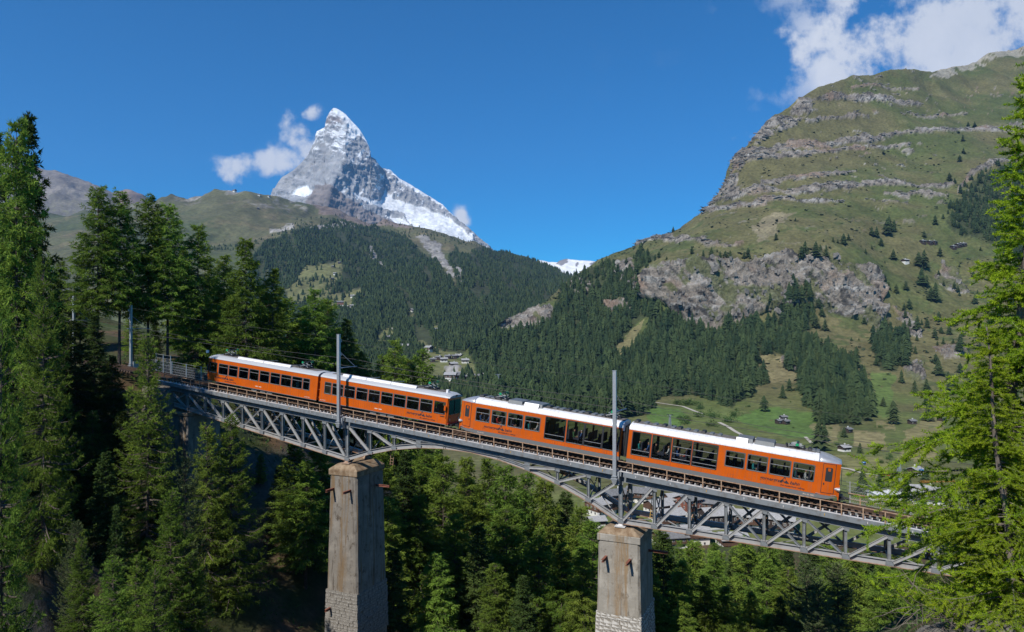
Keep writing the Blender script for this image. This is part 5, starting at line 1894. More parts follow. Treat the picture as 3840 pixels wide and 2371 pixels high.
    MB().box((hxd, -(cabw(hxd) + .04), 1.45), (hxd + .08, -(cabw(hxd) + .02), 1.6)).obj('handle', M_gasket, dr)
    sx0, sx1 = sorted((xc - d * .15, xn - d * .18))
    MB().hexa([(sx0, -cabw(sx0) - .05, .70), (sx1, -cabw(sx1) - .05, .70), (sx1, -cabw(sx1) + .02, .70), (sx0, -cabw(sx0) + .02, .70), (sx0, -cabw(sx0) - .05, .74), (sx1, -cabw(sx1) - .05, .74), (sx1, -cabw(sx1) + .02, .74), (sx0, -cabw(sx0) + .02, .74)]).obj('step', M_silver, root)
    MB().tube([(xn - d * .42, -1.06, 1.22), (xn - d * .16, -1.10, 1.22), (xn + d * .02, -1.08, 1.22)], [.03, .13, .16], 10).obj('headlight', M_silver, root)
    MB().tube([(xn + d * .01, -.98, 1.55), (xn + d * .09, -1.0, 1.6), (xn + d * .02, -1.02, 2.75)], .025, 6).obj('mirror', M_gasket, root)
    MB().box((min(xn, xn + d * .35), -.55, .35), (max(xn, xn + d * .35), .55, .62)).tube([(xn + d * .2, -.35, .5), (xn + d * .5, -.35, .45)], .09, 8).tube([(xn + d * .2, .0, .5), (xn + d * .8, .0, .42)], .10, 8).obj('coupler', M_dark, root)
    # roof, sloping down over the cab; the cab roof is grey
    zt = ZT + .002
    xr_ = xn - d * 1.62
    loft_roof(PROF_NEW, [(min(back, xr_), 1, zt, 1), (max(back, xr_), 1, zt, 1)]).obj('roof', M_roofw, root, smooth=False)
    stn = []
    for k in range(8):
        f = k / 7
        stn.append((xr_ + d * (.004 + 1.60 * f), 1.0 - .24 * f ** 1.9, zt - .0 * f, 1 - .80 * f ** 1.7))
    if d < 0:
        stn = stn[::-1]
    loft_roof(PROF_NEW, stn).obj('cab_roof', M_silver, root, smooth=True)
    zr = ZT + .53
    emblem(root, xl(s0, emb, 1.0), 1.02)
    lettering(root, num, xl(s0, 3010 if d > 0 else 1790, .5), .44, M_num)
    # service flaps below the windows
    for k in range(5):
        xx = xl(s0, (1807 if d < 0 else 2728) + k * (42 if d < 0 else 62), .8)
        MB().box((xx, -HW - .004, .70), (xx + .62, -HW - .001, .705)).box((xx, -HW - .004, .92), (xx + .62, -HW - .001, .925)).box((xx, -HW - .004, .70), (xx + .006, -HW - .001, .925)).obj('service_flap', M_skirt, root)
    for xx in np.linspace(min(xs0, xs1) + 1.2, max(xs0, xs1) - 1.2, 6):
        MB().box((xx, -HW - .003, .67), (xx + .012, -HW - .001, 1.0)).obj('panel_seam', M_gasket, root)
    for k in range(3):
        bogie(root, x0 + (x1 - x0) * (.18, .5, .84)[k])
    fitout(root, min(xs0, xs1) + .2, max(xs0, xs1) - .1)
    MB().box((min(xs0, xs1) + .08, -HW + .06, .76), (max(xs0, xs1), HW - .06, .88)).obj('underframe', M_int, root)
    CARS[name] = (root, s0, W)
    return root, s0, x0, x1, zr


rC, sC, c0, c1, zr = new_car('C', 1722, 2331, [(1784, 1836), (1843.5, 1897.5), (1904, 1960), (1967, 2024.5)], [(2043, 2120), (2125, 2189), (2191, 2258), (2260, 2331 - 8)], 'left',
                             'third orange railcar, newer rounded type with white roof, beside the second mast', 1872, 'Bhe 4/6 3081')
rD, sD, d0, d1, zr = new_car('D', 2355, 3152, [(2719, 2792), (2801, 2877), (2885, 2964), (2972, 3053.5)], [(2369, 2439), (2444, 2515), (2520, 2592), (2596, 2690)], 'right',
                             'leading orange railcar, newer rounded type with sloping nose at the downhill end', 2932, 'Bhe 4/6 3082')
# bellows between the newer cars
mb = MB()
for k in range(9):
    x = c1 + .02 + k * .105
    g = .0 if k % 2 else .06
    mb.box((x, -HW + .12 + g, .75), (x + .09, HW - .12 - g, 3.3 - g))
mb.obj('bellows', M_black, rC)
MB().box((c1 - .02, -HW + .02, 2.9), (c1 + .18, -HW + .1, 3.5)).obj('bellows_frame', mat('blue_grey_frame', (.05, .075, .13), .5, var=.2), rC)
# roof equipment
def roofbox(root, s0, xa, xb, y0, y1, z, h, m, name='roof_unit'):
    a, b = xl(s0, xa, 3.9, 1.2), xl(s0, xb, 3.9, 1.2)
    return MB().hexa([(a, y0, z), (b, y0, z), (b, y1, z), (a, y1, z), (a + .05, y0 + .12, z + h), (b - .05, y0 + .12, z + h), (b - .05, y1, z + h), (a + .05, y1, z + h)]).obj(name, m, root, bevel=.02)


MB().box((c0 + 2.2, -.62, zr - .03), (c1 - .1, .62, zr + .03)).obj('roof_walkway', M_roofd, rC)
MB().box((d0 + .1, -.62, zr - .03), (d1 - 1.9, .62, zr + .03)).obj('roof_walkway', M_roofd, rD)
for root, s0, spans in ((rC, sC, ((1914, 1968), (1972, 2043))), (rD, sD, ((2766, 2828), (2832, 2908)))):
    for k, (a, b) in enumerate(spans):
        roofbox(root, s0, a, b, -.95, .95, zr - .12, .36, M_acbox)
    a, b = spans[1] if root is rC else spans[0]
    xa_, xb_ = xl(s0, a - 6, 3.6, .5), xl(s0, b - 24, 3.6, .5)
    MB().hexa([(xa_, -1.25, zr - .30), (xb_, -1.25, zr - .30), (xb_, -1.2, zr - .32), (xa_, -1.2, zr - .32), (xa_, -.97, zr + .26), (xb_, -.97, zr + .26), (xb_, -.92, zr + .24), (xa_, -.92, zr + .24)]).obj('roof_flap', M_roofw, root)
for root, s0, xs_ in ((rC, sC, np.arange(2050, 2245, 24)), (rD, sD, np.arange(2540, 2720, 30)), (rD, sD, np.arange(2380, 2520, 34)), (rC, sC, np.arange(1800, 1905, 21)), (rD, sD, np.arange(3030, 3065, 15))):
    for k, x in enumerate(xs_):
        roofbox(root, s0, x, x + 17, -.55, .5, zr + .032, .10 + .07 * ((k * 7) % 3 == 0), M_acbox if k % 3 else M_dark, 'resistor_box')
for root, s0, x in ((rC, sC, 1885), (rC, sC, 2300), (rD, sD, 2985)):
    panto(root, xl(s0, x, 3.9, 1.6), zr + .02, .55 if x != 2985 else .30)

# ------------------------------------------------------------------ passengers, seen through the windows
def person_base():
    me = bpy.data.meshes.new('person')
    bm = bmesh.new()
    sk = bm.verts.layers.skin.verify()
    J = {'pel': (0, 0, .08, .15, .13), 'sp': (-.03, 0, .30, .145, .12), 'ch': (-.02, 0, .50, .165, .12), 'nk': (.0, 0, .63, .055, .055), 'h0': (.02, 0, .70, .085, .08), 'h1': (.03, 0, .79, .10, .085), 'h2': (.02, 0, .87, .07, .065),
         'sl': (-.02, .19, .55, .07, .065), 'el': (.04, .25, .30, .05, .05), 'wl': (.24, .17, .22, .036, .036), 'hl': (.33, .13, .23, .04, .03),
         'sr': (-.02, -.19, .55, .07, .065), 'er': (.04, -.25, .30, .05, .05), 'wr': (.24, -.17, .22, .036, .036), 'hr': (.33, -.13, .23, .04, .03),
         'tl': (.10, .10, .08, .09, .09), 'kl': (.42, .11, .09, .075, .075), 'al': (.45, .11, -.30, .05, .05), 'fl': (.58, .11, -.34, .04, .04),
         'tr': (.10, -.10, .08, .09, .09), 'kr': (.42, -.11, .09, .075, .075), 'ar': (.45, -.11, -.30, .05, .05), 'fr': (.58, -.11, -.34, .04, .04)}
    V = {}
    for k, (x, y, z, a, b) in J.items():
        v = bm.verts.new((x, y, z))
        v[sk].radius = (a, b)
        v[sk].use_root = k == 'pel'
        V[k] = v
    for e in 'pel-sp sp-ch ch-nk nk-h0 h0-h1 h1-h2 ch-sl sl-el el-wl wl-hl ch-sr sr-er er-wr wr-hr pel-tl tl-kl kl-al al-fl pel-tr tr-kr kr-ar ar-fr'.split():
        a, b = e.split('-')
        bm.edges.new((V[a], V[b]))
    bm.to_mesh(me)
    bm.free()
    o = bpy.data.objects.new('person', me)
    COL.objects.link(o)
    o.modifiers.new('skin', 'SKIN')
    sb = o.modifiers.new('sub', 'SUBSURF')
    sb.levels = 1
    sb.render_levels = 1
    bpy.context.view_layer.update()
    m2 = bpy.data.meshes.new_from_object(o.evaluated_get(bpy.context.evaluated_depsgraph_get()))
    bpy.data.objects.remove(o)
    return m2


P_ME = person_base()
M_skin = mat('skin', (.48, .27, .19), .6, var=.1)
M_hair = {k: mat('hair_' + k, c_, .7, var=.3) for k, c_ in (('brown', (.05, .03, .018)), ('grey', (.32, .31, .30)), ('blond', (.30, .20, .09)), ('white', (.70, .68, .64)))}
M_cloth = {k: mat('clothing_' + k, c_, .9, var=.2) for k, c_ in (('blue', (.05, .12, .32)), ('red', (.45, .03, .03)), ('teal', (.03, .28, .30)), ('khaki', (.30, .26, .17)), ('white', (.62, .62, .62)), ('black', (.02, .02, .022)), ('green', (.06, .16, .07)), ('purple', (.16, .10, .22)))}
M_trou = mat('dark_trousers', (.03, .033, .045), .9, var=.2)
PVAR = {}


def person_me(cl_, hr):
    if (cl_, hr) not in PVAR:
        me = P_ME.copy()
        me.name = 'person'
        for m in (M_cloth[cl_], M_skin, M_hair[hr], M_trou):
            me.materials.append(m)
        ix = []
        for p in me.polygons:
            c_ = p.center
            if c_.z > .64:
                ix.append(2 if (c_.z > .83 or c_.x < -.005) else 1)
            elif c_.x > .21 and .14 < c_.z < .31 and abs(c_.y) < .24:
                ix.append(1)
            elif c_.z < .17:
                ix.append(3)
            else:
                ix.append(0)
        me.polygons.foreach_set('material_index', ix)
        me.polygons.foreach_set('use_smooth', [True] * len(ix))
        PVAR[(cl_, hr)] = me
    return PVAR[(cl_, hr)]


WORD = ['first', 'second', 'third', 'fourth', 'fifth', 'sixth', 'seventh', 'eighth', 'ninth', 'tenth']
CARN = {'A': 'rearmost railcar', 'B': 'second railcar', 'C': 'third railcar', 'D': 'leading railcar'}
# car, window (counted from the uphill end), place across the window, facing, clothing, hair
FOLK = [('A', 2, .35, 1, 'black', 'brown'), ('A', 3, .6, -1, 'khaki', 'brown'), ('A', 4, .35, 1, 'khaki', 'brown'), ('A', 5, .3, 1, 'black', 'brown'), ('A', 6, .35, 1, 'blue', 'grey'), ('A', 7, .85, -1, 'white', 'grey'), ('A', 8, .3, 1, 'white', 'white'), ('A', 9, .5, 1, 'white', 'blond'),
        ('B', 1, .4, 1, 'red', 'brown'), ('B', 2, .6, -1, 'black', 'blond'), ('B', 3, .4, 1, 'black', 'brown'), ('B', 4, .3, 1, 'blue', 'grey'), ('B', 4, .85, -1, 'blue', 'white'), ('B', 5, .25, 1, 'black', 'grey'), ('B', 6, .3, 1, 'khaki', 'blond'), ('B', 6, .85, -1, 'khaki', 'brown'), ('B', 7, .9, -1, 'red', 'brown'),
        ('C', 0, .25, 1, 'blue', 'blond'), ('C', 0, .85, -1, 'blue', 'brown'), ('C', 1, .3, 1, 'red', 'white'), ('C', 1, .9, -1, 'black', 'brown'), ('C', 2, .2, 1, 'purple', 'white'), ('C', 3, .2, 1, 'teal', 'brown'), ('C', 3, .75, -1, 'white', 'brown'), ('C', 4, .88, -1, 'purple', 'brown'), ('C', 5, .78, -1, 'blue', 'white'), ('C', 5, .35, 1, 'green', 'brown'), ('C', 6, .75, -1, 'red', 'brown'), ('C', 6, .2, 1, 'black', 'brown'), ('C', 7, .88, -1, 'blue', 'brown'),
        ('D', 4, .35, 1, 'teal', 'brown'), ('D', 4, .85, -1, 'blue', 'grey'), ('D', 5, .15, 1, 'black', 'brown'), ('D', 5, .85, -1, 'white', 'brown'), ('D', 6, .25, 1, 'blue', 'brown'), ('D', 6, .72, -1, 'red', 'brown'), ('D', 0, .85, -1, 'teal', 'brown'), ('D', 1, .3, 1, 'teal', 'blond'), ('D', 2, .3, 1, 'black', 'brown'), ('D', 2, .85, -1, 'khaki', 'blond'), ('D', 3, .15, 1, 'teal', 'blond'), ('D', 3, .6, 1, 'white', 'blond'), ('D', 3, .85, -1, 'khaki', 'brown')]
HW_ = {'black': 'dark clothes', 'khaki': 'khaki shirt', 'blue': 'blue jacket', 'white': 'white shirt', 'red': 'red top', 'teal': 'turquoise top', 'green': 'green shirt', 'purple': 'mauve top'}
bpy.context.view_layer.update()
for c_, wi, f, face, clo, hr in FOLK:
    root, s0, W = CARS[c_]
    Ws = W
    a, b, z0, z1 = Ws[wi]
    o = bpy.data.objects.new('person', person_me(clo, hr))
    loc = Vector((a + (b - a) * f, -.86, 1.42 if z0 > 1.2 else 1.38))
    o.location = root.matrix_world @ loc
    o.rotation_euler = (root.matrix_world.to_3x3() @ Matrix.Rotation(0 if face > 0 else math.pi, 3, 'Z')).to_euler()
    link(o)
    order = sorted(range(len(W)), key=lambda q: W[q][0]).index(wi)
    tag(o, 'seated passenger in %s with %s hair, %s window of the %s%s' % (HW_[clo], hr, WORD[order], CARN[c_], ', facing uphill' if face < 0 else ''), 'person', 'passengers in the train')


# ------------------------------------------------------------------ trees
M_bark = mat('larch_bark', (0.120, 0.095, 0.078), .95, col2=(.050, .040, .034), scale=5.0, bump=.02, stretch=(1, 1, .25))
M_bark2 = mat('pale_bark', (0.240, 0.205, 0.175), .95, col2=(.075, .060, .050), scale=6.0, bump=.02, stretch=(1, 1, .3))
M_larch = leaf_mat('larch_needles', (0.215, 0.305, 0.050), (0.078, 0.140, 0.026), .36, .28)
M_spruce = leaf_mat('spruce_needles', (0.090, 0.135, 0.036), (0.034, 0.062, 0.020), .2, .25)
M_pine = leaf_mat('arolla_pine_needles', (0.165, 0.215, 0.085), (0.065, 0.100, 0.045), .2, .15)
M_hero = leaf_mat('fresh_larch_needles', (0.385, 0.480, 0.030), (0.150, 0.260, 0.020), .42, .05)
M_leafy = leaf_mat('broad_leaves', (0.130, 0.195, 0.060), (0.060, 0.105, 0.035), .3, .2)


def frame_of(d):
    d = d / (np.linalg.norm(d, axis=-1, keepdims=True) + 1e-9)
    up = np.tile(np.array([0., 0., 1.]), d.shape[:-1] + (1,))
    s_ = np.cross(d, up)
    s_ /= np.linalg.norm(s_, axis=-1, keepdims=True) + 1e-9
    return d, s_, np.cross(s_, d)


def blades(p, d, ln, wd, g):
    """thin triangles: base at p, pointing along d"""
    n = len(p)
    q = np.cross(d, g.normal(size=(n, 3)))
    q /= np.linalg.norm(q, axis=1, keepdims=True) + 1e-9
    V = np.stack([p - q * wd[:, None] / 2, p + q * wd[:, None] / 2, p + d * ln[:, None]], 1).reshape(-1, 3)
    return V, np.arange(n * 3).reshape(n, 3)


def conifer(seed, H=25., zb=.22, Rm=3.4, shape=1.0, spacing=.42, per=5, droop=.22, curl=.16, twig=.8, tw_step=.24, nb=5, bl=.34, bw=.085, hang=.5, gaps=.12, dead=10, trunk_r=.22, lean=.0, conic=.85, top_up=.4):
    """trunk (with boughs) and crown meshes of one conifer"""
    g = np.random.default_rng(seed)
    tr = MB()
    bend = g.normal(size=2) * .35
    def axis(z):
        f = z / H
        return np.array([bend[0] * math.sin(f * 2.4) * .5 + lean * z, bend[1] * math.sin(f * 2.0) * .5, z])
    zs = np.linspace(-.6, H * .985, 14)
    tr.tube([axis(max(z, -.6)) for z in zs], [max(.02, trunk_r * (1 - .93 * max(z, 0) / H) * (1.35 if z < .2 else 1)) for z in zs], 8)
    BV, BF, TI = [], [], []
    nb_tot = 0
    z = H * zb
    clump = g.uniform(0, 6.28, 40)
    while z < H * .985:
        f = (z - H * zb) / (H * (1 - zb))
        prof = Rm * min(1, (f / .16 + .45)) * (1 - f) ** conic * shape + .16
        for k in range(per):
            if g.random() < gaps:
                continue
            az = g.uniform(0, 2 * math.pi)
            L_ = prof * g.uniform(.62, 1.12) * (1 + .16 * math.sin(az * 2 + clump[int(f * 30) % 40]))
            e0 = np.interp(f, [0, .5, .85, 1], [-.20, -.02, .30, top_up + .5]) + g.normal() * .08
            b0 = axis(z + g.uniform(-.2, .2))
            hd = np.array([math.cos(az), math.sin(az), 0])
            ts = np.linspace(0, 1, 5)

            def bp(t):
                t = np.asarray(t)[..., None]
                return b0 + hd * (L_ * t) + np.array([0, 0, 1.]) * (L_ * (math.tan(e0) * t - droop * (1 - f * .6) * t ** 2 * 1.6 + curl * t ** 4 * 1.5))
            pts = bp(ts)
            tr.tube(list(pts), list(np.interp(ts, [0, 1], [.035 + .012 * L_, .008])), 3, False)
            m = max(2, int(L_ * .9 / tw_step))
            t = np.sort(g.uniform(.10 + .12 * (1 - f), 1.0, m))
            t = np.concatenate([t, t, [.97, 1.0, 1.0]])
            sd = np.concatenate([np.ones(m), -np.ones(m), [0, .35, -.35]])
            P0 = bp(t)
            tg = bp(np.clip(t + .03, 0, 1.03)) - bp(t - .03)
            tg, sdv, upv = frame_of(tg)
            a = g.uniform(.55, 1.15, len(t))
            dr = -hang * g.uniform(.4, 1.3, len(t))
            D_ = tg * np.cos(a)[:, None] * .9 + sdv * (sd * np.sin(a))[:, None] + np.array([0, 0, 1.]) * dr[:, None]
            D_ /= np.linalg.norm(D_, axis=1, keepdims=True)
            tl = twig * (1.15 - .55 * t) * g.uniform(.55, 1.15, len(t)) * min(1, .35 + L_ / 2.2)
            s_ = np.tile(np.linspace(.05, 1, nb), (len(t), 1)) + g.uniform(-.08, .08, (len(t), nb))
            pp = P0[:, None] + D_[:, None] * (tl[:, None] * s_)[..., None]
            pp[..., 2] -= (.18 * tl[:, None] * s_ ** 2)
            dd = D_[:, None] * .75 + g.normal(size=(len(t), nb, 3)) * .42 + np.array([0, 0, .12])
            dd /= np.linalg.norm(dd, axis=-1, keepdims=True)
            pp, dd = pp.reshape(-1, 3), dd.reshape(-1, 3)
            n = len(pp)
            V, F = blades(pp, dd, bl * g.uniform(.6, 1.25, n), bw * g.uniform(.7, 1.3, n), g)
            BV.append(V)
            BF.append(F + nb_tot)
            nb_tot += len(V)
            ti = np.clip(.5 + .28 * g.normal() + .25 * (np.repeat(t, nb) - .5) + .12 * g.normal(size=n), 0, 1)
            TI.append(np.repeat(ti, 3))
        z += spacing * g.uniform(.75, 1.25)
    # dead twigs on the bare lower trunk
    for k in range(dead):
        zz = H * zb * g.uniform(.35, 1.0)
        az = g.uniform(0, 6.28)
        L_ = g.uniform(.5, 1.6)
        p = axis(zz)
        tr.tube([p, p + np.array([math.cos(az) * L_ * .6, math.sin(az) * L_ * .6, .05]), p + np.array([math.cos(az) * L_, math.sin(az) * L_, -.25 * L_])], [.03, .018, .006], 3, False)
    return tr, np.concatenate(BV), np.concatenate(BF), np.concatenate(TI), H


PROTO = {}


def make_proto(kind, name, leaf, bark, **k):
    tr, V, F, T, H = conifer(**k)
    tm = tr.mesh('trunk', bark)
    cm = np_mesh('crown', V, F, [leaf])
    vattr(cm, 'tint', T)
    PROTO.setdefault(kind, []).append((tm, cm, H))


for i_, (rm, cn, hg) in enumerate(((4.5, .80, .55), (3.9, .7, .45), (5.0, .92, .6), (3.6, .72, .5))):
    make_proto('larch', 'larch', M_larch, M_bark, seed=40 + i_, H=25, zb=.12 + .04 * i_, Rm=rm, conic=cn, hang=hg, gaps=.16, per=7, spacing=.43, nb=6, bl=.40, bw=.10, twig=.9)
for i_ in range(2):
    make_proto('larch_near', 'larch', M_larch, M_bark, seed=60 + i_, H=14, zb=.08, Rm=3.2, conic=.85, hang=.35, gaps=.18, per=7, spacing=.27, twig=.6, tw_step=.14, nb=9, bl=.19, bw=.036, trunk_r=.15, droop=.15, curl=.2, dead=6)
for i_ in range(2):
    make_proto('tall_larch', 'larch', M_larch, M_bark, seed=70 + i_, H=27, zb=.30 + .06 * i_, Rm=3.9, conic=.62, hang=.6, gaps=.14, per=7, spacing=.42, nb=6, bl=.40, bw=.10, twig=.9, dead=22)
for i_ in range(2):
    make_proto('spruce', 'spruce', M_spruce, M_bark, seed=80 + i_, H=25, zb=.08, Rm=4.0 + .5 * i_, conic=.9, droop=.30, curl=.22, hang=.55, gaps=.12, per=7, spacing=.42, nb=5, bl=.42, bw=.13)
for i_ in range(2):
    make_proto('pine', 'pine', M_pine, M_bark, seed=90 + i_, H=14, zb=.06, Rm=2.9, conic=.6, droop=.02, curl=.25, hang=-.10, gaps=.14, per=7, spacing=.36, twig=.55, tw_step=.16, nb=7, bl=.22, bw=.05, trunk_r=.16)

NTREE = 0
KINDW = {'larch': ('larch_tree', 'larch'), 'larch_near': ('larch_tree', 'larch'), 'tall_larch': ('larch_tree', 'larch'), 'spruce': ('spruce_tree', 'spruce'), 'pine': ('pine_tree', 'arolla pine')}


def plant(kind, X, Y, ztop, label, group, zbase=None, wide=1.0, var=None):
    """a tree at (X, Y) standing on the ground, its tip at height ztop"""
    global NTREE
    NTREE += 1
    pr_ = PROTO[kind]
    tm, cm, H = pr_[NTREE % len(pr_) if var is None else var % len(pr_)]
    zb_ = gz1(X, Y) if zbase is None else zbase
    h = max(3.0, ztop - zb_)
    sc = h / H
    root = empty(KINDW[kind][0], (X, Y, zb_), (0, 0, (NTREE * 2.399) % 6.283))
    wd_ = wide * min(1.25, max(.8, sc ** -.35))
    root.scale = (sc * wd_, sc * wd_, sc)
    tag(root, label, 'tree', group)
    for nm, me in (('trunk', tm), ('crown', cm)):
        link(bpy.data.objects.new(nm, me), root)
    return root


def plant_px(kind, x, ytop, Y, label, group, **k):
    return plant(kind, (x - HX) / FPX * Y, Y, (HY - ytop) / FPX * Y, label, group, **k)


ORD = ['first', 'second', 'third', 'fourth', 'fifth', 'sixth', 'seventh', 'eighth', 'ninth', 'tenth']


def where(x, Y, rows):
    """which truss panel a tree shows under, and how far back it stands"""
    s = s_of(x)
    row = ('front row', 'second row', 'third row', 'fourth row', 'back row')[int(np.searchsorted(rows, Y))]
    if s < 9:
        return 'under the %s bridge panel left of the tall dark pier, %s' % (ORD[int(min(max(9 - s, 0), 9))], row)
    if s < 19:
        return 'under the %s bridge panel right of the tall dark pier, %s' % (ORD[int(min(s - 9, 9))], row)
    return 'under the %s bridge panel right of the pale pier, %s' % (ORD[int(min(s - 19, 9))], row)


G1 = 'trees on the upper bank left of the bridge'
G2 = 'trees in the gorge below the bridge'
G3 = 'trees on the far bank behind the train'
G4 = 'trees below the lower bridge span'
# (kind, column, top, depth, label)
T_LEFT = [('larch', 62, 448, 63, 'tallest broad larch at the edge of the picture, long drooping boughs'), ('spruce', 112, 424, 67, 'dark spruce with the highest tip, behind the tallest broad larch'), ('spruce', -20, 500, 66, 'dark spruce cut by the picture edge beside the tallest larch'),
          ('tall_larch', 365, 706, 88, 'bare-trunked larch with pointed tip beside the rocky mountain'), ('tall_larch', 447, 722, 90, 'bare-trunked larch standing second from the rocky mountain'), ('tall_larch', 553, 743, 93, 'slender larch in front of the left ridge saddle'),
          ('tall_larch', 628, 771, 94, 'slender larch rising just left of the green ridge top'), ('larch', 748, 842, 97, 'conical larch alone against the green ridge slope'), ('larch', 838, 958, 102, 'short larch between two taller ones behind the rear railcar'),
          ('larch', 928, 893, 94, 'broad conical larch behind the rear railcar roof'), ('larch', 1025, 1010, 97, 'shorter larch leaning on the broad conical larch behind the train'), ('larch', 1178, 1082, 102, 'pointed larch behind the joint of the older railcars'),
          ('larch', 1232, 1124, 106, 'round-shouldered larch next to the first mast'), ('spruce', 1300, 1192, 108, 'dark spruce just right of the first mast'), ('larch', 1360, 1320, 112, 'low larch behind the second railcar roof'),
          ('larch', 1482, 1272, 112, 'bright larch standing before the hamlet, above the second railcar'), ('larch', 1580, 1312, 115, 'small bright larch right of the hamlet larch')]
for k_, x, yt, Y, lb in T_LEFT:
    plant_px(k_, x, yt, Y, lb, G3 if x > 700 else G1, wide=.72 if Y < 70 else 1.05)
T_FRONT = [('larch_near', 10, 1182, 36, 'bright fresh larch cut by the picture edge, halfway up', .45), ('larch_near', 158, 962, 52, 'bright young larch with a thin trunk below the tallest larch', .65),
           ('larch_near', 548, 1262, 66, 'bright larch covering the upper end of the bridge', .85), ('larch_near', 872, 1566, 70, 'sunlit larch under the first span, beside the tall pier', 1.0), ('larch_near', 770, 1590, 68, 'sunlit larch under the first span, nearer the abutment', .9),
           ('pine', 690, 1716, 60, 'bluish arolla pine poking up between sunlit larches', .7), ('larch_near', 646, 1838, 56, 'sunlit larch below the bluish pine', .9), ('pine', 282, 1962, 50, 'small shaded pine low on the rocky bank', .7),
           ('larch_near', 312, 2022, 49, 'small bright larch beside the shaded pine', .7), ('spruce', 438, 1902, 54, 'thin dark spruce with a lit tip in the shade', .55), ('larch_near', 420, 2096, 47, 'bright little larch at the bottom of the shaded bank', .9),
           ('larch_near', 585, 2136, 47, 'bright little larch at the bottom edge, under the sunlit larches', .9), ('larch_near', 710, 2098, 57, 'broad bright larch foot beside the tall pier', 1.0), ('larch_near', 520, 2084, 51, 'dim little larch between the bright ones at the bottom edge', .9),
           ('spruce', 200, 1150, 76, None, 1.1), ('spruce', 285, 1205, 74, None, 1.1), ('spruce', 352, 1180, 79, None, 1.1), ('spruce', 425, 1335, 76, None, 1.1), ('spruce', 250, 1480, 67, None, 1.1), ('spruce', 345, 1545, 66, None, 1.1), ('spruce', 150, 1395, 62, None, 1.1),
           ('spruce', 452, 1545, 68, None, 1.1), ('spruce', 95, 1300, 70, None, 1.1), ('spruce', 560, 1620, 70, None, 1.0), ('spruce', 60, 1560, 56, None, 1.0), ('spruce', 190, 1640, 58, None, 1.0), ('spruce', 400, 1690, 62, None, 1.0), ('larch', 500, 1140, 96, None, 1.0), ('larch', 690, 1080, 104, None, 1.0),
           ('larch', 1075, 1120, 104, None, 1.3), ('larch', 1130, 1150, 106, None, 1.3), ('larch', 985, 1075, 104, None, 1.3), ('larch', 1200, 1190, 110, None, 1.3), ('larch', 1265, 1230, 112, None, 1.3), ('larch', 1330, 1270, 114, None, 1.2), ('larch', 870, 1060, 108, None, 1.2), ('larch', 690, 930, 106, None, 1.1), ('larch', 790, 1010, 108, None, 1.2), ('larch', 1430, 1330, 114, None, 1.2), ('larch', 1530, 1345, 116, None, 1.2), ('larch', 300, 1010, 100, None, 1.0), ('larch', 230, 980, 98, None, 1.0), ('spruce', 580, 1180, 104, None, 1.0), ('larch', 800, 1150, 108, None, 1.0), ('larch', 880, 1180, 110, None, 1.0), ('larch', 1100, 1210, 112, None, 1.0), ('larch', 960, 1120, 108, None, 1.0)]
for k_, x, yt, Y, lb, wd_ in T_FRONT:
    plant_px(k_, x, yt, Y, lb or ('green larch in the row behind the train roofs' if x > 680 else 'dark shaded %s crowded on the upper bank' % ('spruce' if k_ == 'spruce' else 'larch')), G2 if (lb and yt > 1250) else (G3 if x > 680 and not lb else G1), wide=wd_)
rt = random.Random(21)
T_MID = [(1100, 1665, 82), (1150, 1720, 80), (1050, 1745, 84), (1215, 1650, 86), (985, 1700, 88), (1440, 1700, 92), (1515, 1690, 99), (1600, 1672, 104), (1672, 1700, 96), (1748, 1708, 108), (1826, 1725, 100), (1902, 1742, 95), (1975, 1772, 108), (2046, 1800, 98), (2118, 1850, 104),
         (2178, 1895, 95), (2228, 1950, 90), (1560, 1850, 86), (1455, 1870, 84), (1700, 1930, 84), (1900, 1905, 86), (1795, 1960, 82), (2020, 1985, 84), (2105, 2035, 80), (2195, 2060, 78), (1480, 2050, 76), (1640, 2080, 78), (1390, 1760, 90), (1850, 2110, 78), (1960, 2150, 76), (1340, 1720, 96), (2080, 1900, 112), (1960, 1860, 116), (1780, 1830, 112), (1640, 1800, 114), (1500, 1790, 110), (2150, 1980, 106), (2230, 2060, 100)]
for x, yt, Y in T_MID:
    kd = 'larch' if rt.random() < .8 else 'spruce'
    plant_px(kd, x + rt.uniform(-8, 8), yt + rt.uniform(-8, 8), Y, 'green %s %s' % (kd, where(x, Y, (80, 88, 96, 105))), G2, wide=1.2)
T_RIGHT = [('spruce', 2492, 1995, 76, 'dark pointed conifer right beside the pale pier'), ('larch', 2605, 2030, 92, None), ('larch', 2682, 2095, 86, None), ('larch', 2560, 2100, 72, None), ('larch', 2640, 2160, 70, None), ('spruce', 2758, 2065, 96, None), ('larch', 2800, 2020, 92, 'bright larch tip touching the lower bridge chord'), ('larch', 2872, 2090, 78, None),
           ('larch', 2958, 2130, 76, None), ('pine', 3022, 2092, 70, 'pale green arolla pine below the leading railcar'), ('pine', 3146, 2116, 66, 'second pale arolla pine, nearer the great larch'), ('pine', 3078, 2190, 62, 'low pale arolla pine between the two taller pines'), ('larch', 3205, 2085, 84, None), ('spruce', 3262, 2060, 92, None), ('larch', 3310, 2120, 78, None),
           ('larch', 3390, 2090, 86, None), ('larch', 2450, 2140, 70, None), ('larch', 2390, 2220, 66, None), ('larch', 2720, 2200, 70, None), ('larch', 2820, 2220, 68, None), ('spruce', 2925, 2240, 66, None), ('larch', 2560, 2230, 64, None), ('larch', 2500, 2110, 84, None), ('larch', 2880, 2030, 104, None), ('larch', 3120, 2050, 98, None), ('spruce', 3040, 2040, 106, None)]
for k_, x, yt, Y, lb in T_RIGHT:
    plant_px(k_, x, yt, Y, lb or 'green %s %s' % (k_, where(x, Y, (67, 73, 82, 92))), G4, wide=1.2)
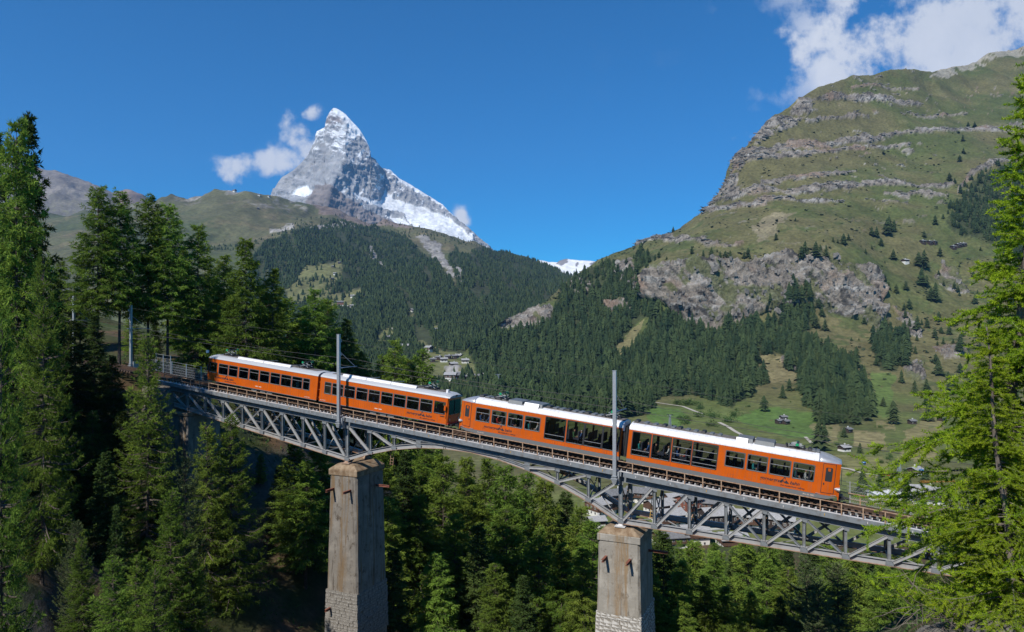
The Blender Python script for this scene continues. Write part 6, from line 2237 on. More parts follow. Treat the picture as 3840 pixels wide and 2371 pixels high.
# wood between the bridge and the village
for k in range(125):
    Y = rt.uniform(112, 270)
    x = rt.uniform(1330, 3650)
    yl = float(np.interp(x, [1330, 1650, 1900, 2080, 2200, 2300, 2460, 3300, 3700], [1690, 1670, 1705, 1780, 1870, 1945, 1990, 2065, 2085]))
    X = (x - HX) / FPX * Y
    zb_ = gz1(X, Y)
    top_ = min(zb_ + rt.uniform(15, 27), (HY - yl - rt.uniform(-8, 36)) / FPX * Y)
    if top_ - zb_ < 6:
        continue
    kd = 'spruce' if rt.random() < .35 else 'larch'
    plant(kd, X, Y, top_, 'distant %s %s' % (kd, where(x, Y, (140, 170, 205, 240))), 'wood behind the bridge', wide=1.15)

# ---- the great larch in front
def hero_larch():
    g = np.random.default_rng(3)
    Y0 = 15.0
    base = Vector(((3712 - HX) / FPX * Y0, Y0, 0))
    zb_ = gz1(base.x, base.y)
    top_ = (HY - 215) / FPX * Y0
    H = top_ - zb_
    root = tag(empty('larch_tree', (base.x, base.y, zb_)), 'great fresh green larch with a pale scaly trunk filling the right foreground', 'tree')
    lean = ((3900 - 3712) / FPX * Y0) / H

    def axis(z):
        return np.array([lean * z + .06 * math.sin(z * .9), .05 * math.sin(z * .7), z])
    tr = MB()
    zs = np.linspace(-.8, H, 26)
    tr.tube([axis(z) for z in zs], [.17 * (1 - .9 * max(z, 0) / H) * (1.5 if z < 0 else 1) + .012 * g.random() for z in zs], 10)
    to = tr.obj('trunk', M_bark2, root)
    BV, BF, TI, nn = [], [], [], 0
    wood = MB()
    cones = []
    nbr = 350
    for k in range(nbr):
        f = ((k + g.random()) / nbr) ** .88
        z = H * (.10 + .89 * f)
        prof = np.interp(z / H, [0, .06, .16, .3, .38, .44, .52, .6, .745, .83, 1], [2.4, 3.0, 2.75, 2.75, 2.7, 2.15, 1.6, 1.15, .8, .55, .15])
        az = g.uniform(0, 2 * math.pi)
        if math.sin(az) > .35 and g.random() < .6:
            continue
        L_ = prof * g.uniform(.55, 1.12)
        e0 = np.interp(f, [0, .4, .8, 1], [-.22, -.08, .18, .8]) + g.normal() * .12
        b0 = axis(z)
        hd = np.array([math.cos(az), math.sin(az), 0])
        dr, cu_ = g.uniform(.10, .30), g.uniform(.1, .35)

        def bp(t, b0=b0, hd=hd, L_=L_, e0=e0, dr=dr, cu_=cu_):
            t = np.asarray(t)[..., None]
            return b0 + hd * (L_ * t) + np.array([0, 0, 1.]) * (L_ * (math.tan(e0) * t - dr * t ** 2 * 1.5 + cu_ * t ** 4))
        ts = np.linspace(0, 1, 7)
        wood.tube(list(bp(ts)), list(np.interp(ts, [0, 1], [.010 + .007 * L_, .004])), 5, False)
        segs = [(bp(np.linspace(.22, 1, max(4, int(L_ / .05)))), None)]
        m = max(3, int(L_ / .11))
        for t, sgn in zip(np.sort(g.uniform(.14, .99, m)), np.where(g.random(m) < .5, -1, 1)):
            p0 = bp(t)
            tg = (bp(min(t + .03, 1)) - bp(t - .03))
            tg, sv, uv = frame_of(tg[None])
            a = g.uniform(.5, 1.2)
            d0 = tg[0] * math.cos(a) + sv[0] * sgn * math.sin(a) + np.array([0, 0, g.uniform(-.75, .15)])
            d0 /= np.linalg.norm(d0)
            l2 = g.uniform(.22, .85) * (1.15 - .55 * t) * min(1.2, .5 + L_ / 3)
            q = np.linspace(.03, 1, max(4, int(l2 / .038)))
            pp = p0 + d0 * (l2 * q)[:, None]
            pp[:, 2] += -.22 * l2 * q ** 2 + .24 * l2 * q ** 3.5
            wood.tube([p0, pp[len(q) // 2], pp[-1]], [.008, .006, .003], 3, False)
            segs.append((pp, d0))
            if g.random() < .05:
                cones.append(pp[int(len(q) * .6)])
        for pp, d0 in segs:
            n = len(pp)
            nb_ = 9
            tg = np.gradient(pp, axis=0)
            tg /= np.linalg.norm(tg, axis=1, keepdims=True) + 1e-9
            dd = g.normal(size=(n, nb_, 3)) * .85 + tg[:, None] * .45 + np.array([0, 0, .35])
            dd /= np.linalg.norm(dd, axis=-1, keepdims=True)
            P_ = np.repeat(pp, nb_, 0) + g.normal(size=(n * nb_, 3)) * .006
            V, F = blades(P_, dd.reshape(-1, 3), g.uniform(.055, .095, n * nb_), g.uniform(.013, .023, n * nb_), g)
            BV.append(V)
            BF.append(F + nn)
            nn += len(V)
            TI.append(np.repeat(np.clip(.45 + .22 * g.normal() + .3 * np.repeat(np.linspace(0, 1, n) - .4, nb_) + .1 * g.normal(size=n * nb_), 0, 1), 3))
    wood.obj('boughs', M_bark2, root)
    cm = np_mesh('crown', np.concatenate(BV), np.concatenate(BF), [M_hero])
    vattr(cm, 'tint', np.concatenate(TI))
    link(bpy.data.objects.new('crown', cm), root)
    cone_m = mat('larch_cone', (.20, .11, .065), .9, var=.4, scale=60)
    cme = MB().tube([(0, 0, 0), (0, 0, .012), (0, 0, .03), (0, 0, .045)], [.006, .018, .016, .004], 7).mesh('cone', cone_m)
    for p in cones[:60]:
        o = bpy.data.objects.new('cone', cme)
        o.location = p
        link(o, root)
    print('hero tris', nn // 3)
    return root


hero_larch()
# two neighbours of the same growth: a younger one in front, another at the picture's edge
hero = [o for o in bpy.data.objects if o.name == 'larch_tree' and o.get('label', '').startswith('great')] or [o for o in bpy.data.objects if o.get('label', '').startswith('great fresh')]
hero = hero[0]
for x, Y, sc, rz, lab in ((3830, 13.3, .52, 2.1, 'young bright larch in front of the great larch trunk'), (4090, 16.5, .85, 4.0, 'larch mostly outside the frame whose boughs reach in at the upper edge')):
    o = copy_tree(hero)
    X = (x - HX) / FPX * Y
    o.location = (X, Y, gz1(X, Y) - .2)
    o.scale = (sc * 1.1, sc * 1.1, sc)
    o.rotation_euler = (0, 0, rz)
    o['label'] = lab

# ---- dry roots and boulders under the great larch
def root_tangle():
    g = np.random.default_rng(8)
    c_ = at(3560, 2290, 14.2)
    mb = MB()
    for k in range(70):
        p = np.array([g.uniform(-.9, .9), g.uniform(-.4, .4), g.uniform(-.3, .35)])
        pts, d_ = [p], g.normal(size=3) * np.array([1, .6, .55])
        d_ /= np.linalg.norm(d_)
        for q in range(4):
            d_ = d_ + g.normal(size=3) * .35 + np.array([0, 0, -.05])
            d_ /= np.linalg.norm(d_)
            p = p + d_ * g.uniform(.12, .32)
            pts.append(p)
        r0 = g.choice([.006, .009, .016], p=[.5, .35, .15])
        mb.tube(pts, list(np.linspace(r0, r0 * .35, 5)), 4, False)
    o = mb.obj('dry_root_tangle', mat('dry_grey_root', (.20, .165, .135), .95, var=.5, scale=20))
    o.location = c_
    tag(o, 'tangle of dry grey roots and dead twigs at the foot of the great larch', 'roots')


root_tangle()
M_boul = mat('grey_boulder', (.20, .185, .165), .95, col2=(.075, .068, .058), scale=1.6, bump=.08)


def boulder(x, y, d, r, lab, sq=(1, .8, .7), seed=0):
    me = bpy.data.meshes.new('boulder')
    bm = bmesh.new()
    bmesh.ops.create_icosphere(bm, subdivisions=3, radius=1)
    V = np.array([v.co for v in bm.verts])
    n_ = fbm(V * 1.3 + seed * 7.1, 4, .55, seed=seed, ridged=True)
    n_ = np.floor(n_ * 5) / 5 * .6 + n_ * .4
    for v, k in zip(bm.verts, n_):
        v.co = Vector(v.co) * (1 + .32 * k)
        v.co.x *= r * sq[0]
        v.co.y *= r * sq[1]
        v.co.z *= r * sq[2]
    bm.to_mesh(me)
    bm.free()
    me.materials.append(M_boul)
    o = link(bpy.data.objects.new('boulder', me))
    o.location = at(x, y, d)
    tag(o, lab, 'rock')


for i_, (x, y, d, r, lab) in enumerate(((3800, 2390, 13.6, .75, 'grey boulder in the bottom corner under the great larch'), (3560, 2440, 14.8, .7, 'lichen-grey rock beneath the dry root tangle'), (3430, 2480, 15.6, .6, 'low rock at the bottom edge below the larch boughs'), (3870, 2270, 16.5, .7, 'rock half hidden behind the larch trunk'))):
    boulder(x, y, d, r, lab, seed=i_)

# ------------------------------------------------------------------ far woods
def tuft_tree(g, tiers, n, H=1.0, Rr=.22, pw=.8):
    """a small conifer: jagged skirts of faces round a stem"""
    V, F = [], []
    for k in range(tiers):
        f0 = k / tiers
        z0 = .06 + .86 * f0
        z1 = min(1.0, z0 + 1.75 / tiers)
        r = Rr * (1 - f0) ** pw * g.uniform(.75, 1.2) + .012
        b = len(V)
        V.append((g.normal() * .01, g.normal() * .01, z1))
        for j in range(n):
            a = 2 * math.pi * (j + g.uniform(-.3, .3)) / n
            rr = r * (g.uniform(.95, 1.25) if j % 2 else g.uniform(.45, .7))
            V.append((math.cos(a) * rr, math.sin(a) * rr, z0 + g.uniform(-.03, .03) + (.05 if j % 2 == 0 else -.015)))
        for j in range(n):
            F.append((b, b + 1 + j, b + 1 + (j + 1) % n))
    return np.array(V) * H, np.array(F)


def wood(name, pts, hs, wds, lab, m, protos, seed=1):
    g = np.random.default_rng(seed)
    Vs, Fs, T, nn = [], [], [], 0
    for p, h, w_ in zip(pts, hs, wds):
        V, F = protos[g.integers(len(protos))]
        a = g.uniform(0, 6.28)
        ca, sa = math.cos(a), math.sin(a)
        q = V * np.array([h * w_, h * w_, h])
        q = np.stack([q[:, 0] * ca - q[:, 1] * sa, q[:, 0] * sa + q[:, 1] * ca, q[:, 2]], -1) + p - np.array([0, 0, .06 * h])
        Vs.append(q)
        Fs.append(F + nn)
        nn += len(q)
        T.append(np.full(len(q), np.clip(g.normal(.45, .30), 0, 1.25)))
    me = np_mesh(name, np.concatenate(Vs), np.concatenate(Fs), [m])
    vattr(me, 'tint', np.concatenate(T))
    o = link(bpy.data.objects.new(name, me))
    return tag(o, lab, None, None, 'stuff')


gW = np.random.default_rng(77)
PR_MID = [tuft_tree(gW, 7 + k % 3, 9 + 2 * (k % 3), 1.0, .24 + .05 * (k % 3), (.8, .55, 1.0, .45)[k % 4]) for k in range(12)]
PR_FAR = [tuft_tree(gW, 3, 7, 1.0, .30, (.8, .5, 1.0)[k % 3]) for k in range(6)]
M_wood = leaf_mat('mountain_wood_needles', (0.072, 0.100, 0.040), (0.028, 0.048, 0.024), .15, .0)


def scatter(polys, n, keep=None, seed=1, warp=12):
    g = np.random.default_rng(seed)
    P_ = np.array([q for pg in polys for q in pg], float)
    x = g.uniform(P_[:, 0].min(), P_[:, 0].max(), n)
    y = g.uniform(P_[:, 1].min(), P_[:, 1].max(), n)
    q = np.stack([x / 40, y / 30, np.zeros(n)], -1)
    wx, wy = x + warp * fbm(q, 3, seed=seed), y + warp * fbm(q + 50, 3, seed=seed + 1)
    ok = np.zeros(n, bool)
    for pg in polys:
        ok |= inpoly(wx, wy, pg)
    if keep is not None:
        ok &= keep(x, y)
    return x[ok], y[ok]


def keepD(x, y):
    k = np.ones(len(x), bool)
    for h in HOLE_D:
        k &= ~inpoly(x, y, h)
    q = np.stack([x / 60, y / 34, np.zeros(len(x))], -1)
    return k & (fbm(q, 4, seed=66) > -.36 - .25 * np.clip((2750 - x) / 300, 0, 1) + .25 * (np.random.default_rng(2).random(len(x)) - .5))


x, y = scatter(W_D, 21000, keepD, 5, 34)
print('D wood', len(x))
pts = D.lookup_many(x, y)
hs = np.clip(gW.lognormal(2.9, .32, len(x)), 7, 31) * np.interp(y, [950, 1200], [.8, 1.1])
order = np.argsort(pts[:, 1])
# nearest ones are single trees (below); the rest is the wood
N_SINGLE = 85
single = [(pts[i], hs[i]) for i in order[:N_SINGLE]]
rest = order[N_SINGLE:]
wood('pine_wood', pts[rest], hs[rest], gW.uniform(.8, 1.25, len(rest)), 'dense dark conifer wood on the slope below the grey cliff', M_wood, PR_MID)
def keepC(x, y):
    k = np.ones(len(x), bool)
    q = np.stack([x / 30, y / 24, np.zeros(len(x))], -1)
    wx, wy = x + 10 * fbm(q, 3, seed=3), y + 10 * fbm(q + 9, 3, seed=4)
    for h in MEADOW_C[:2] + MEADOW_C[2:3] + MEADOW_C[3:5] + [[(1553, 897), (1650, 925), (1662, 980), (1705, 1070), (1690, 1072), (1640, 1002), (1600, 945)], [(1706, 1021), (1724, 1040), (1735, 1085), (1722, 1084), (1708, 1050)], [(1376, 940), (1395, 955), (1446, 1017), (1436, 1022)],
                                                             [(1240, 860), (1262, 890), (1350, 960), (1340, 970), (1250, 910)], [(1625, 1085), (1660, 1120), (1720, 1170), (1690, 1160)], [(1900, 1040), (1940, 1080), (1960, 1110), (1930, 1100)]]:
        k &= ~(inpoly(wx, wy, h) & (np.random.default_rng(int(h[0][0])).random(len(x)) < .92))
    q = np.stack([(x - .6 * y) / 42, (y + .3 * x) / 110, np.zeros(len(x))], -1)
    return k & (fbm(q, 4, seed=68) > -.34 + .3 * (np.random.default_rng(4).random(len(x)) - .5))


x, y = scatter(W_C, 40000, keepC, 9)
print('C wood', len(x))
pts = C_.lookup_many(x, y)
wood('spruce_wood', pts, gW.uniform(13, 25, len(x)), gW.uniform(.85, 1.3, len(x)), 'blue-green spruce wood covering the flank of the left ridge', M_wood, PR_FAR, 3)
# scattered trees high on the ridge
x = gW.uniform(640, 1900, 500)
y = np.interp(x, [640, 985, 1215, 1479, 1700, 1900], [980, 930, 855, 880, 930, 945]) - np.abs(gW.normal(0, 22, 500)) + 6
pts = C_.lookup_many(x, y)
wood('sparse_wood', pts, gW.uniform(8, 16, 500), gW.uniform(.9, 1.4, 500), 'sparse small conifers along the tree line of the left ridge', M_wood, PR_FAR, 4)

# single trees on the opposite slope
low_me = []
for k in range(6):
    V, F = tuft_tree(np.random.default_rng(500 + k), 11, 13, 1.0, .24 + .03 * (k % 3), (.8, .55, .95)[k % 3])
    me = np_mesh('crown', V, F, [M_wood])
    vattr(me, 'tint', np.random.default_rng(k).uniform(.25, .75, len(V)))
    low_me.append(me)
trunk_low = MB().tube([(0, 0, -.05), (0, 0, .9)], [.016, .004], 6).mesh('trunk', M_bark)
NS = 0


def far_tree(p, h, lab, grp, wd_=1.0):
    global NS
    NS += 1
    root = empty('conifer_tree', p, (0, 0, NS * 2.4 % 6.28))
    root.scale = (h * wd_, h * wd_, h)
    tag(root, lab, 'tree', grp)
    link(bpy.data.objects.new('trunk', trunk_low), root)
    link(bpy.data.objects.new('crown', low_me[NS % 6]), root)


for p, h in single:
    far_tree(p, h, 'conifer along the lower edge of the dark wood above the meadow', 'trees at the lower edge of the wood', gW.uniform(.85, 1.2))
SOLO = [(3072, 1690, 118, 'tall dark conifer alone in the meadow beside the nose of the train'), (3090, 1655, 70, 'conifer beside the tall lone one in the meadow'), (2865, 1545, 58, 'conifer right of the three dark barns'), (3235, 1855, 100, 'broad conifer just past the train, before the lift cabins'), (3300, 1830, 62, 'conifer left of the lattice lift mast'),
        (3400, 1860, 88, 'conifer right of the lattice lift mast'), (3470, 1810, 60, 'conifer under the orange crane jib'), (2690, 1500, 62, 'conifer clump left of the three dark barns'), (2725, 1512, 66, 'conifer clump nearest the three dark barns'), (2660, 1490, 54, None), (2935, 1500, 50, 'pointed conifer in the dry pasture above the barns'), (2960, 1470, 44, None), (3165, 1640, 40, None), (3225, 1700, 40, 'small conifer by the white hut'), (3350, 1590, 84, 'dark conifer on the pale mown field'),
        (3480, 1580, 62, None), (3380, 1440, 46, None), (2910, 900, 26, None), (3050, 985, 60, 'largest dark conifer on the cliff edge'), (3020, 960, 56, None), (2995, 990, 46, None), (3080, 960, 50, None), (3085, 990, 44, None), (3160, 925, 40, 'round conifer alone on the slope above the cliff'), (2668, 985, 46, None), (2700, 985, 34, None), (2720, 985, 38, None), (2738, 985, 42, None), (2640, 990, 26, None), (2805, 960, 32, None), (2790, 965, 26, None),
        (2530, 884, 22, 'lone tree on the skyline of the right mountain'), (2595, 955, 26, None), (3260, 900, 34, None), (3350, 880, 44, None), (3320, 900, 60, None), (3330, 870, 52, None), (3280, 905, 40, None), (3300, 930, 30, None), (3175, 915, 24, None), (3120, 920, 20, None), (3500, 860, 34, None), (3460, 905, 26, None), (3470, 1000, 70, None), (3445, 1000, 52, None), (3460, 1060, 62, None), (3480, 1070, 44, None), (3525, 960, 32, None), (3350, 975, 40, None), (3510, 1130, 70, None), (3490, 1130, 50, None),
        (3310, 1060, 24, None), (3330, 1090, 30, None), (3360, 1100, 32, None), (3395, 1090, 34, None), (3240, 960, 20, None), (3595, 620, 26, None), (3610, 585, 22, None), (3605, 545, 26, None), (3630, 480, 22, None), (3655, 478, 22, None), (3580, 690, 22, None), (3560, 680, 30, None), (3440, 1240, 52, None), (3410, 1230, 34, None), (3370, 1250, 30, None), (3340, 1230, 28, None), (3560, 1250, 40, None), (3600, 1330, 50, None), (3520, 1400, 60, None), (3430, 1480, 50, None), (3560, 1480, 52, None),
        (2445, 1000, 30, None), (2420, 1010, 30, None), (2480, 985, 26, None), (2360, 1010, 24, None), (3010, 1170, 60, None), (2985, 1120, 50, None), (3070, 1150, 46, None), (3085, 1180, 40, None), (3060, 1225, 50, None), (3095, 1235, 42, None), (2880, 1160, 32, None), (2915, 1165, 30, None), (2970, 1200, 40, None), (2600, 1440, 40, None), (2330, 1500, 44, None), (2200, 1500, 46, None), (2130, 1505, 40, None)]
for x, y, hp, lab in SOLO:
    p = D.lookup(x, y)
    far_tree(p - np.array([0, 0, .3]), hp / FPX * p[1] * 1.08, lab or 'scattered dark conifer on the sunny mountain slope', 'single conifers on the opposite slope', 1.2 if hp > 80 else 1.35)
g_ = np.random.default_rng(15)
for k in range(112):
    x, y = (g_.uniform(2450, 3840), g_.uniform(820, 1300)) if k < 36 else (g_.uniform(3200, 3840), g_.uniform(930, 1560))
    if inpoly(np.array([x]), np.array([y]), CLIFF)[0]:
        continue
    p = D.lookup(x, y)
    far_tree(p - np.array([0, 0, .3]), g_.uniform(5, 11) if k < 36 else g_.uniform(7, 19), 'scattered dark conifer on the sunny mountain slope', 'single conifers on the opposite slope', 1.4)


# bushes: leafy clumps in the meadows and at the brook
def bush_mesh(seed, n=420):
    g = np.random.default_rng(seed)
    c_ = g.normal(size=(9, 3)) * np.array([.45, .45, .25]) + np.array([0, 0, .35])
    i = g.integers(0, 9, n)
    p = c_[i] + g.normal(size=(n, 3)) * .24
    p[:, 2] = np.abs(p[:, 2])
    d_ = g.normal(size=(n, 3))
    d_ /= np.linalg.norm(d_, axis=1, keepdims=True)
    V, F = blades(p, d_, g.uniform(.12, .26, n), g.uniform(.10, .2, n), g)
    me = np_mesh('foliage', V, F, [M_leafy])
    vattr(me, 'tint', np.repeat(np.clip(g.normal(.45, .2, n), 0, 1), 3))
    return me


bushes = [bush_mesh(k) for k in range(4)]
stem_me = MB().tube([(0, 0, -.2), (.05, 0, .5)], [.05, .02], 5).mesh('stem', M_bark)
for k in range(64):
    if k < 14:
        x, y, h = 2640 + g_.uniform(-110, 110), 1560 + g_.uniform(-50, 40), g_.uniform(6, 10)
        lab, grp = 'grey-green leafy tree in the grove left of the barns', 'leafy grove below the wood'
    else:
        x, y, h = g_.uniform(2400, 3600), g_.uniform(1500, 1800), g_.uniform(1.6, 4)
        lab, grp = 'low leafy bush in the valley meadow', 'bushes in the meadows'
    p = D.lookup(x, y)
    r_ = empty('leafy_bush', p, (0, 0, k * 1.7))
    r_.scale = (h * .8, h * .8, h * .8)
    tag(r_, lab, 'bush', grp)
    link(bpy.data.objects.new('stem', stem_me), r_)
    link(bpy.data.objects.new('foliage', bushes[k % 4]), r_)
# undergrowth on the gorge floor
g_ = np.random.default_rng(31)
n = 26000
ux_, uy_ = g_.uniform(-60, 45, n), g_.uniform(24, 100, n)
uz_ = np.concatenate([ground_z(a, b) for a, b in zip(np.array_split(ux_, 10), np.array_split(uy_, 10))])
msk = fbm(np.stack([ux_ / 5, uy_ / 5, ux_ * 0], -1), 3, seed=91) > 0
p = np.stack([ux_, uy_, uz_], -1)[msk]
d_ = g_.normal(size=(len(p), 3)) * .6 + np.array([0, 0, .9])
d_ /= np.linalg.norm(d_, axis=1, keepdims=True)
V, F = blades(p, d_, g_.uniform(.3, .8, len(p)), g_.uniform(.08, .2, len(p)), g_)
me = np_mesh('undergrowth', V, F, [M_leafy])
vattr(me, 'tint', np.repeat(np.clip(g_.normal(.3, .2, len(p)), 0, 1), 3))
tag(link(bpy.data.objects.new('undergrowth', me)), 'low green undergrowth on the gorge floor between the trees', None, None, 'stuff')


# ------------------------------------------------------------------ village, barns, lifts
M_slate = mat('stone_slab_roof', (0.40, 0.395, 0.385), .85, col2=(.24, .235, .23), scale=1.2, bump=.03, stretch=(1, 2.2, 1))
M_slate2 = mat('dark_slab_roof', (0.20, 0.20, 0.20), .85, col2=(.12, .12, .12), scale=1.0, bump=.03)
M_plaster = mat('white_plaster', (0.70, 0.68, 0.63), .9, var=.12, scale=.8)
M_timber = mat('sunburnt_timber', (0.135, 0.070, 0.042), .9, col2=(.060, .034, .023), scale=2.0, stretch=(.3, .3, 4))
M_timber2 = mat('old_black_timber', (0.060, 0.042, 0.034), .9, col2=(.028, .020, .017), scale=2.0, stretch=(.3, .3, 4))
M_redwood = mat('reddish_timber', (0.26, 0.095, 0.055), .85, col2=(.15, .06, .04), scale=2.0, stretch=(.3, .3, 4))
M_pane = mat('dark_house_window', (0.035, 0.040, 0.048), .15, var=.2, spec=.6)
HP = {}


def house_meshes(key, w, d, h, up, pitch, m_low, m_up, m_roof):
    """shared meshes for one kind of house; local x along the ridge, front at -y"""
    if key in HP:
        return HP[key]
    r = {}
    rise = d / 2 * pitch
    r['wall'] = MB().box((-w / 2, -d / 2, -3.0), (w / 2, d / 2, h * (1 - up))).mesh('wall', m_low)
    u = MB().box((-w / 2 - .08, -d / 2 - .08, h * (1 - up)), (w / 2 + .08, d / 2 + .08, h))
    for x in (-w / 2 - .08, w / 2 + .06):
        u.add([(x, -d / 2, h), (x, d / 2, h), (x, 0, h + rise), (x + .02, -d / 2, h), (x + .02, d / 2, h), (x + .02, 0, h + rise)], [(0, 1, 2), (3, 5, 4), (0, 3, 4, 1), (1, 4, 5, 2), (2, 5, 3, 0)])
    r['upper'] = u.mesh('upper_wall', m_up)
    ov, t = .9, .22
    rf = MB()
    for sg in (-1, 1):
        y0, z0 = sg * (d / 2 + ov), h - ov * pitch
        rf.hexa([(-w / 2 - ov, y0, z0), (w / 2 + ov, y0, z0), (w / 2 + ov, 0, h + rise), (-w / 2 - ov, 0, h + rise), (-w / 2 - ov, y0, z0 + t), (w / 2 + ov, y0, z0 + t), (w / 2 + ov, 0, h + rise + t), (-w / 2 - ov, 0, h + rise + t)])
    r['roof'] = rf.mesh('roof', m_roof)
    r['chimney'] = MB().box((-.45, -.4, 0), (.45, .4, 1.5)).box((-.55, -.5, 1.5), (.55, .5, 1.62)).mesh('chimney', M_plaster)
    r['window'] = MB().box((-.55, -.06, -.65), (.55, .02, .65)).mesh('window', M_plaster)
    r['pane'] = MB().box((-.45, -.085, -.55), (-.03, -.061, .55)).box((.03, -.085, -.55), (.45, -.061, .55)).mesh('pane', M_pane)
    bl_ = MB().box((-w / 2, -d / 2 - 1.1, h * (1 - up) + .0), (w / 2, -d / 2 - .1, h * (1 - up) + .15)).box((-w / 2, -d / 2 - 1.1, h * (1 - up) + .15), (w / 2, -d / 2 - 1.02, h * (1 - up) + 1.0))
    r['balcony'] = bl_.mesh('balcony', m_up)
    r['dims'] = (w, d, h, up, rise)
    HP[key] = r
    return r


def house(key, p, yaw, lab, grp, name='chalet', cat='house', detail=2, **k):
    r = house_meshes(key, **k)
    w, d, h, up, rise = r['dims']
    root = tag(empty(name, p, (0, 0, yaw)), lab, cat, grp)

    def part(nm, me, loc=(0, 0, 0), rot=(0, 0, 0), par=root):
        o = bpy.data.objects.new(nm, me)
        o.location = loc
        o.rotation_euler = rot
        return link(o, par)
    part('wall', r['wall'])
    part('upper_wall', r['upper'])
    rf = part('roof', r['roof'])
    if detail >= 1:
        part('chimney', r['chimney'], (w * .2, d * .15, h + rise * .6), par=rf)
        zs = [1.6, 4.2, 6.6] if h > 7 else ([1.5, 4.1] if h > 4.5 else [1.7])
        for z in zs:
            for x in np.arange(-w / 2 + 1.6, w / 2 - 1.0, 2.6 if detail > 1 else 3.4):
                wn_ = part('window', r['window'], (x, -d / 2 - (.09 if z > h * (1 - up) else 0), z))
                part('pane', r['pane'], par=wn_)
            if detail > 1:
                for y in np.arange(-d / 2 + 1.8, d / 2 - 1, 3.0):
                    for sx in (-1, 1):
                        wn_ = part('window', r['window'], (sx * (w / 2 + (.09 if z > h * (1 - up) else 0)), y, z), (0, 0, R(90 * sx)))
                        part('pane', r['pane'], par=wn_)
        if detail > 1 and h > 4.5:
            part('balcony', r['balcony'])
    return root


KW = {'white': dict(w=12, d=10, h=7.0, up=.38, pitch=.42, m_low=M_plaster, m_up=M_timber, m_roof=M_slate),
      'wood': dict(w=13, d=10, h=6.0, up=.62, pitch=.42, m_low=M_plaster, m_up=M_timber, m_roof=M_slate),
      'long': dict(w=16, d=12, h=6.5, up=.7, pitch=.40, m_low=M_plaster, m_up=M_timber2, m_roof=M_slate),
      'grey': dict(w=14, d=10, h=5.5, up=.5, pitch=.38, m_low=M_plaster, m_up=M_timber, m_roof=M_slate2),
      'red': dict(w=11, d=9, h=8.0, up=.7, pitch=.42, m_low=M_plaster, m_up=M_redwood, m_roof=M_slate2),
      'barn': dict(w=6, d=5.5, h=3.6, up=.92, pitch=.42, m_low=M_timber2, m_up=M_timber2, m_roof=M_slate2),
      'hut': dict(w=7.5, d=6.5, h=3.8, up=.55, pitch=.42, m_low=M_plaster, m_up=M_timber2, m_roof=M_slate),
      'farhouse': dict(w=10, d=9, h=6, up=.5, pitch=.42, m_low=M_plaster, m_up=M_timber, m_roof=M_slate),
      'modern': dict(w=19, d=11, h=6.0, up=.12, pitch=.12, m_low=M_plaster, m_up=M_plaster, m_roof=M_roofw)}
VILLAGE = [('white', 2470, 1938, .45, 'white-walled chalet with slab roof seen through the truss beside the yellow ladder'), ('wood', 2540, 1905, .3, 'timber chalet behind the white-walled one'), ('grey', 2402, 1878, -.4, 'grey-roofed chalet highest up between the bridge posts'), ('wood', 2508, 1968, .35, 'chalet whose slab roof lies in front of the white-walled one'),
           ('long', 2690, 1968, .2, 'long chalet with the broadest slab roof below the middle of the leading railcar'), ('grey', 2642, 1916, -.3, 'dark grey roof behind the broadest slab roof'), ('white', 2685, 1890, .15, 'small white house just under the bridge deck'), ('wood', 2795, 1972, -.35, 'chalet seen through the crossed diagonals'), ('long', 2915, 1985, -.45, 'chalet with pale roof beside the wood, furthest downhill'),
           ('red', 2582, 1925, .5, 'tall reddish timber house between two slab roofs'), ('wood', 2252, 1925, .6, 'chalet roof left of the pale pier post'), ('hut', 2236, 1975, .25, 'low chalet roof just above the trees left of the pale pier'), ('grey', 2308, 1885, .4, 'chalet with long roof edge left of the pier post'), ('white', 2600, 2040, .15, 'white house half hidden by trees below the lower chord'),
           ('grey', 2510, 2050, .2, 'grey-roofed house in the trees right of the pale pier'), ('white', 2745, 2070, .05, 'white facade glimpsed through the trees below the bridge'), ('modern', 3318, 1876, .12, 'flat white modern building behind the wire fence'), ('long', 3470, 1880, -.25, 'broad brown-fronted chalet by the great larch'), ('wood', 3585, 1975, -.1, 'chalet roof glimpsed through the larch boughs'), ('grey', 2870, 1915, .1, 'grey roof under the deck near the crossed diagonals')]
for key, x, y, yaw, lab in VILLAGE:
    p = D.lookup(x, y)
    o = house(key, p, yaw, lab, 'chalets of the village below the bridge', detail=1 if key == 'modern' else 2, **KW[key])
    if key == 'modern':
        o.scale = (.8, .8, .7)
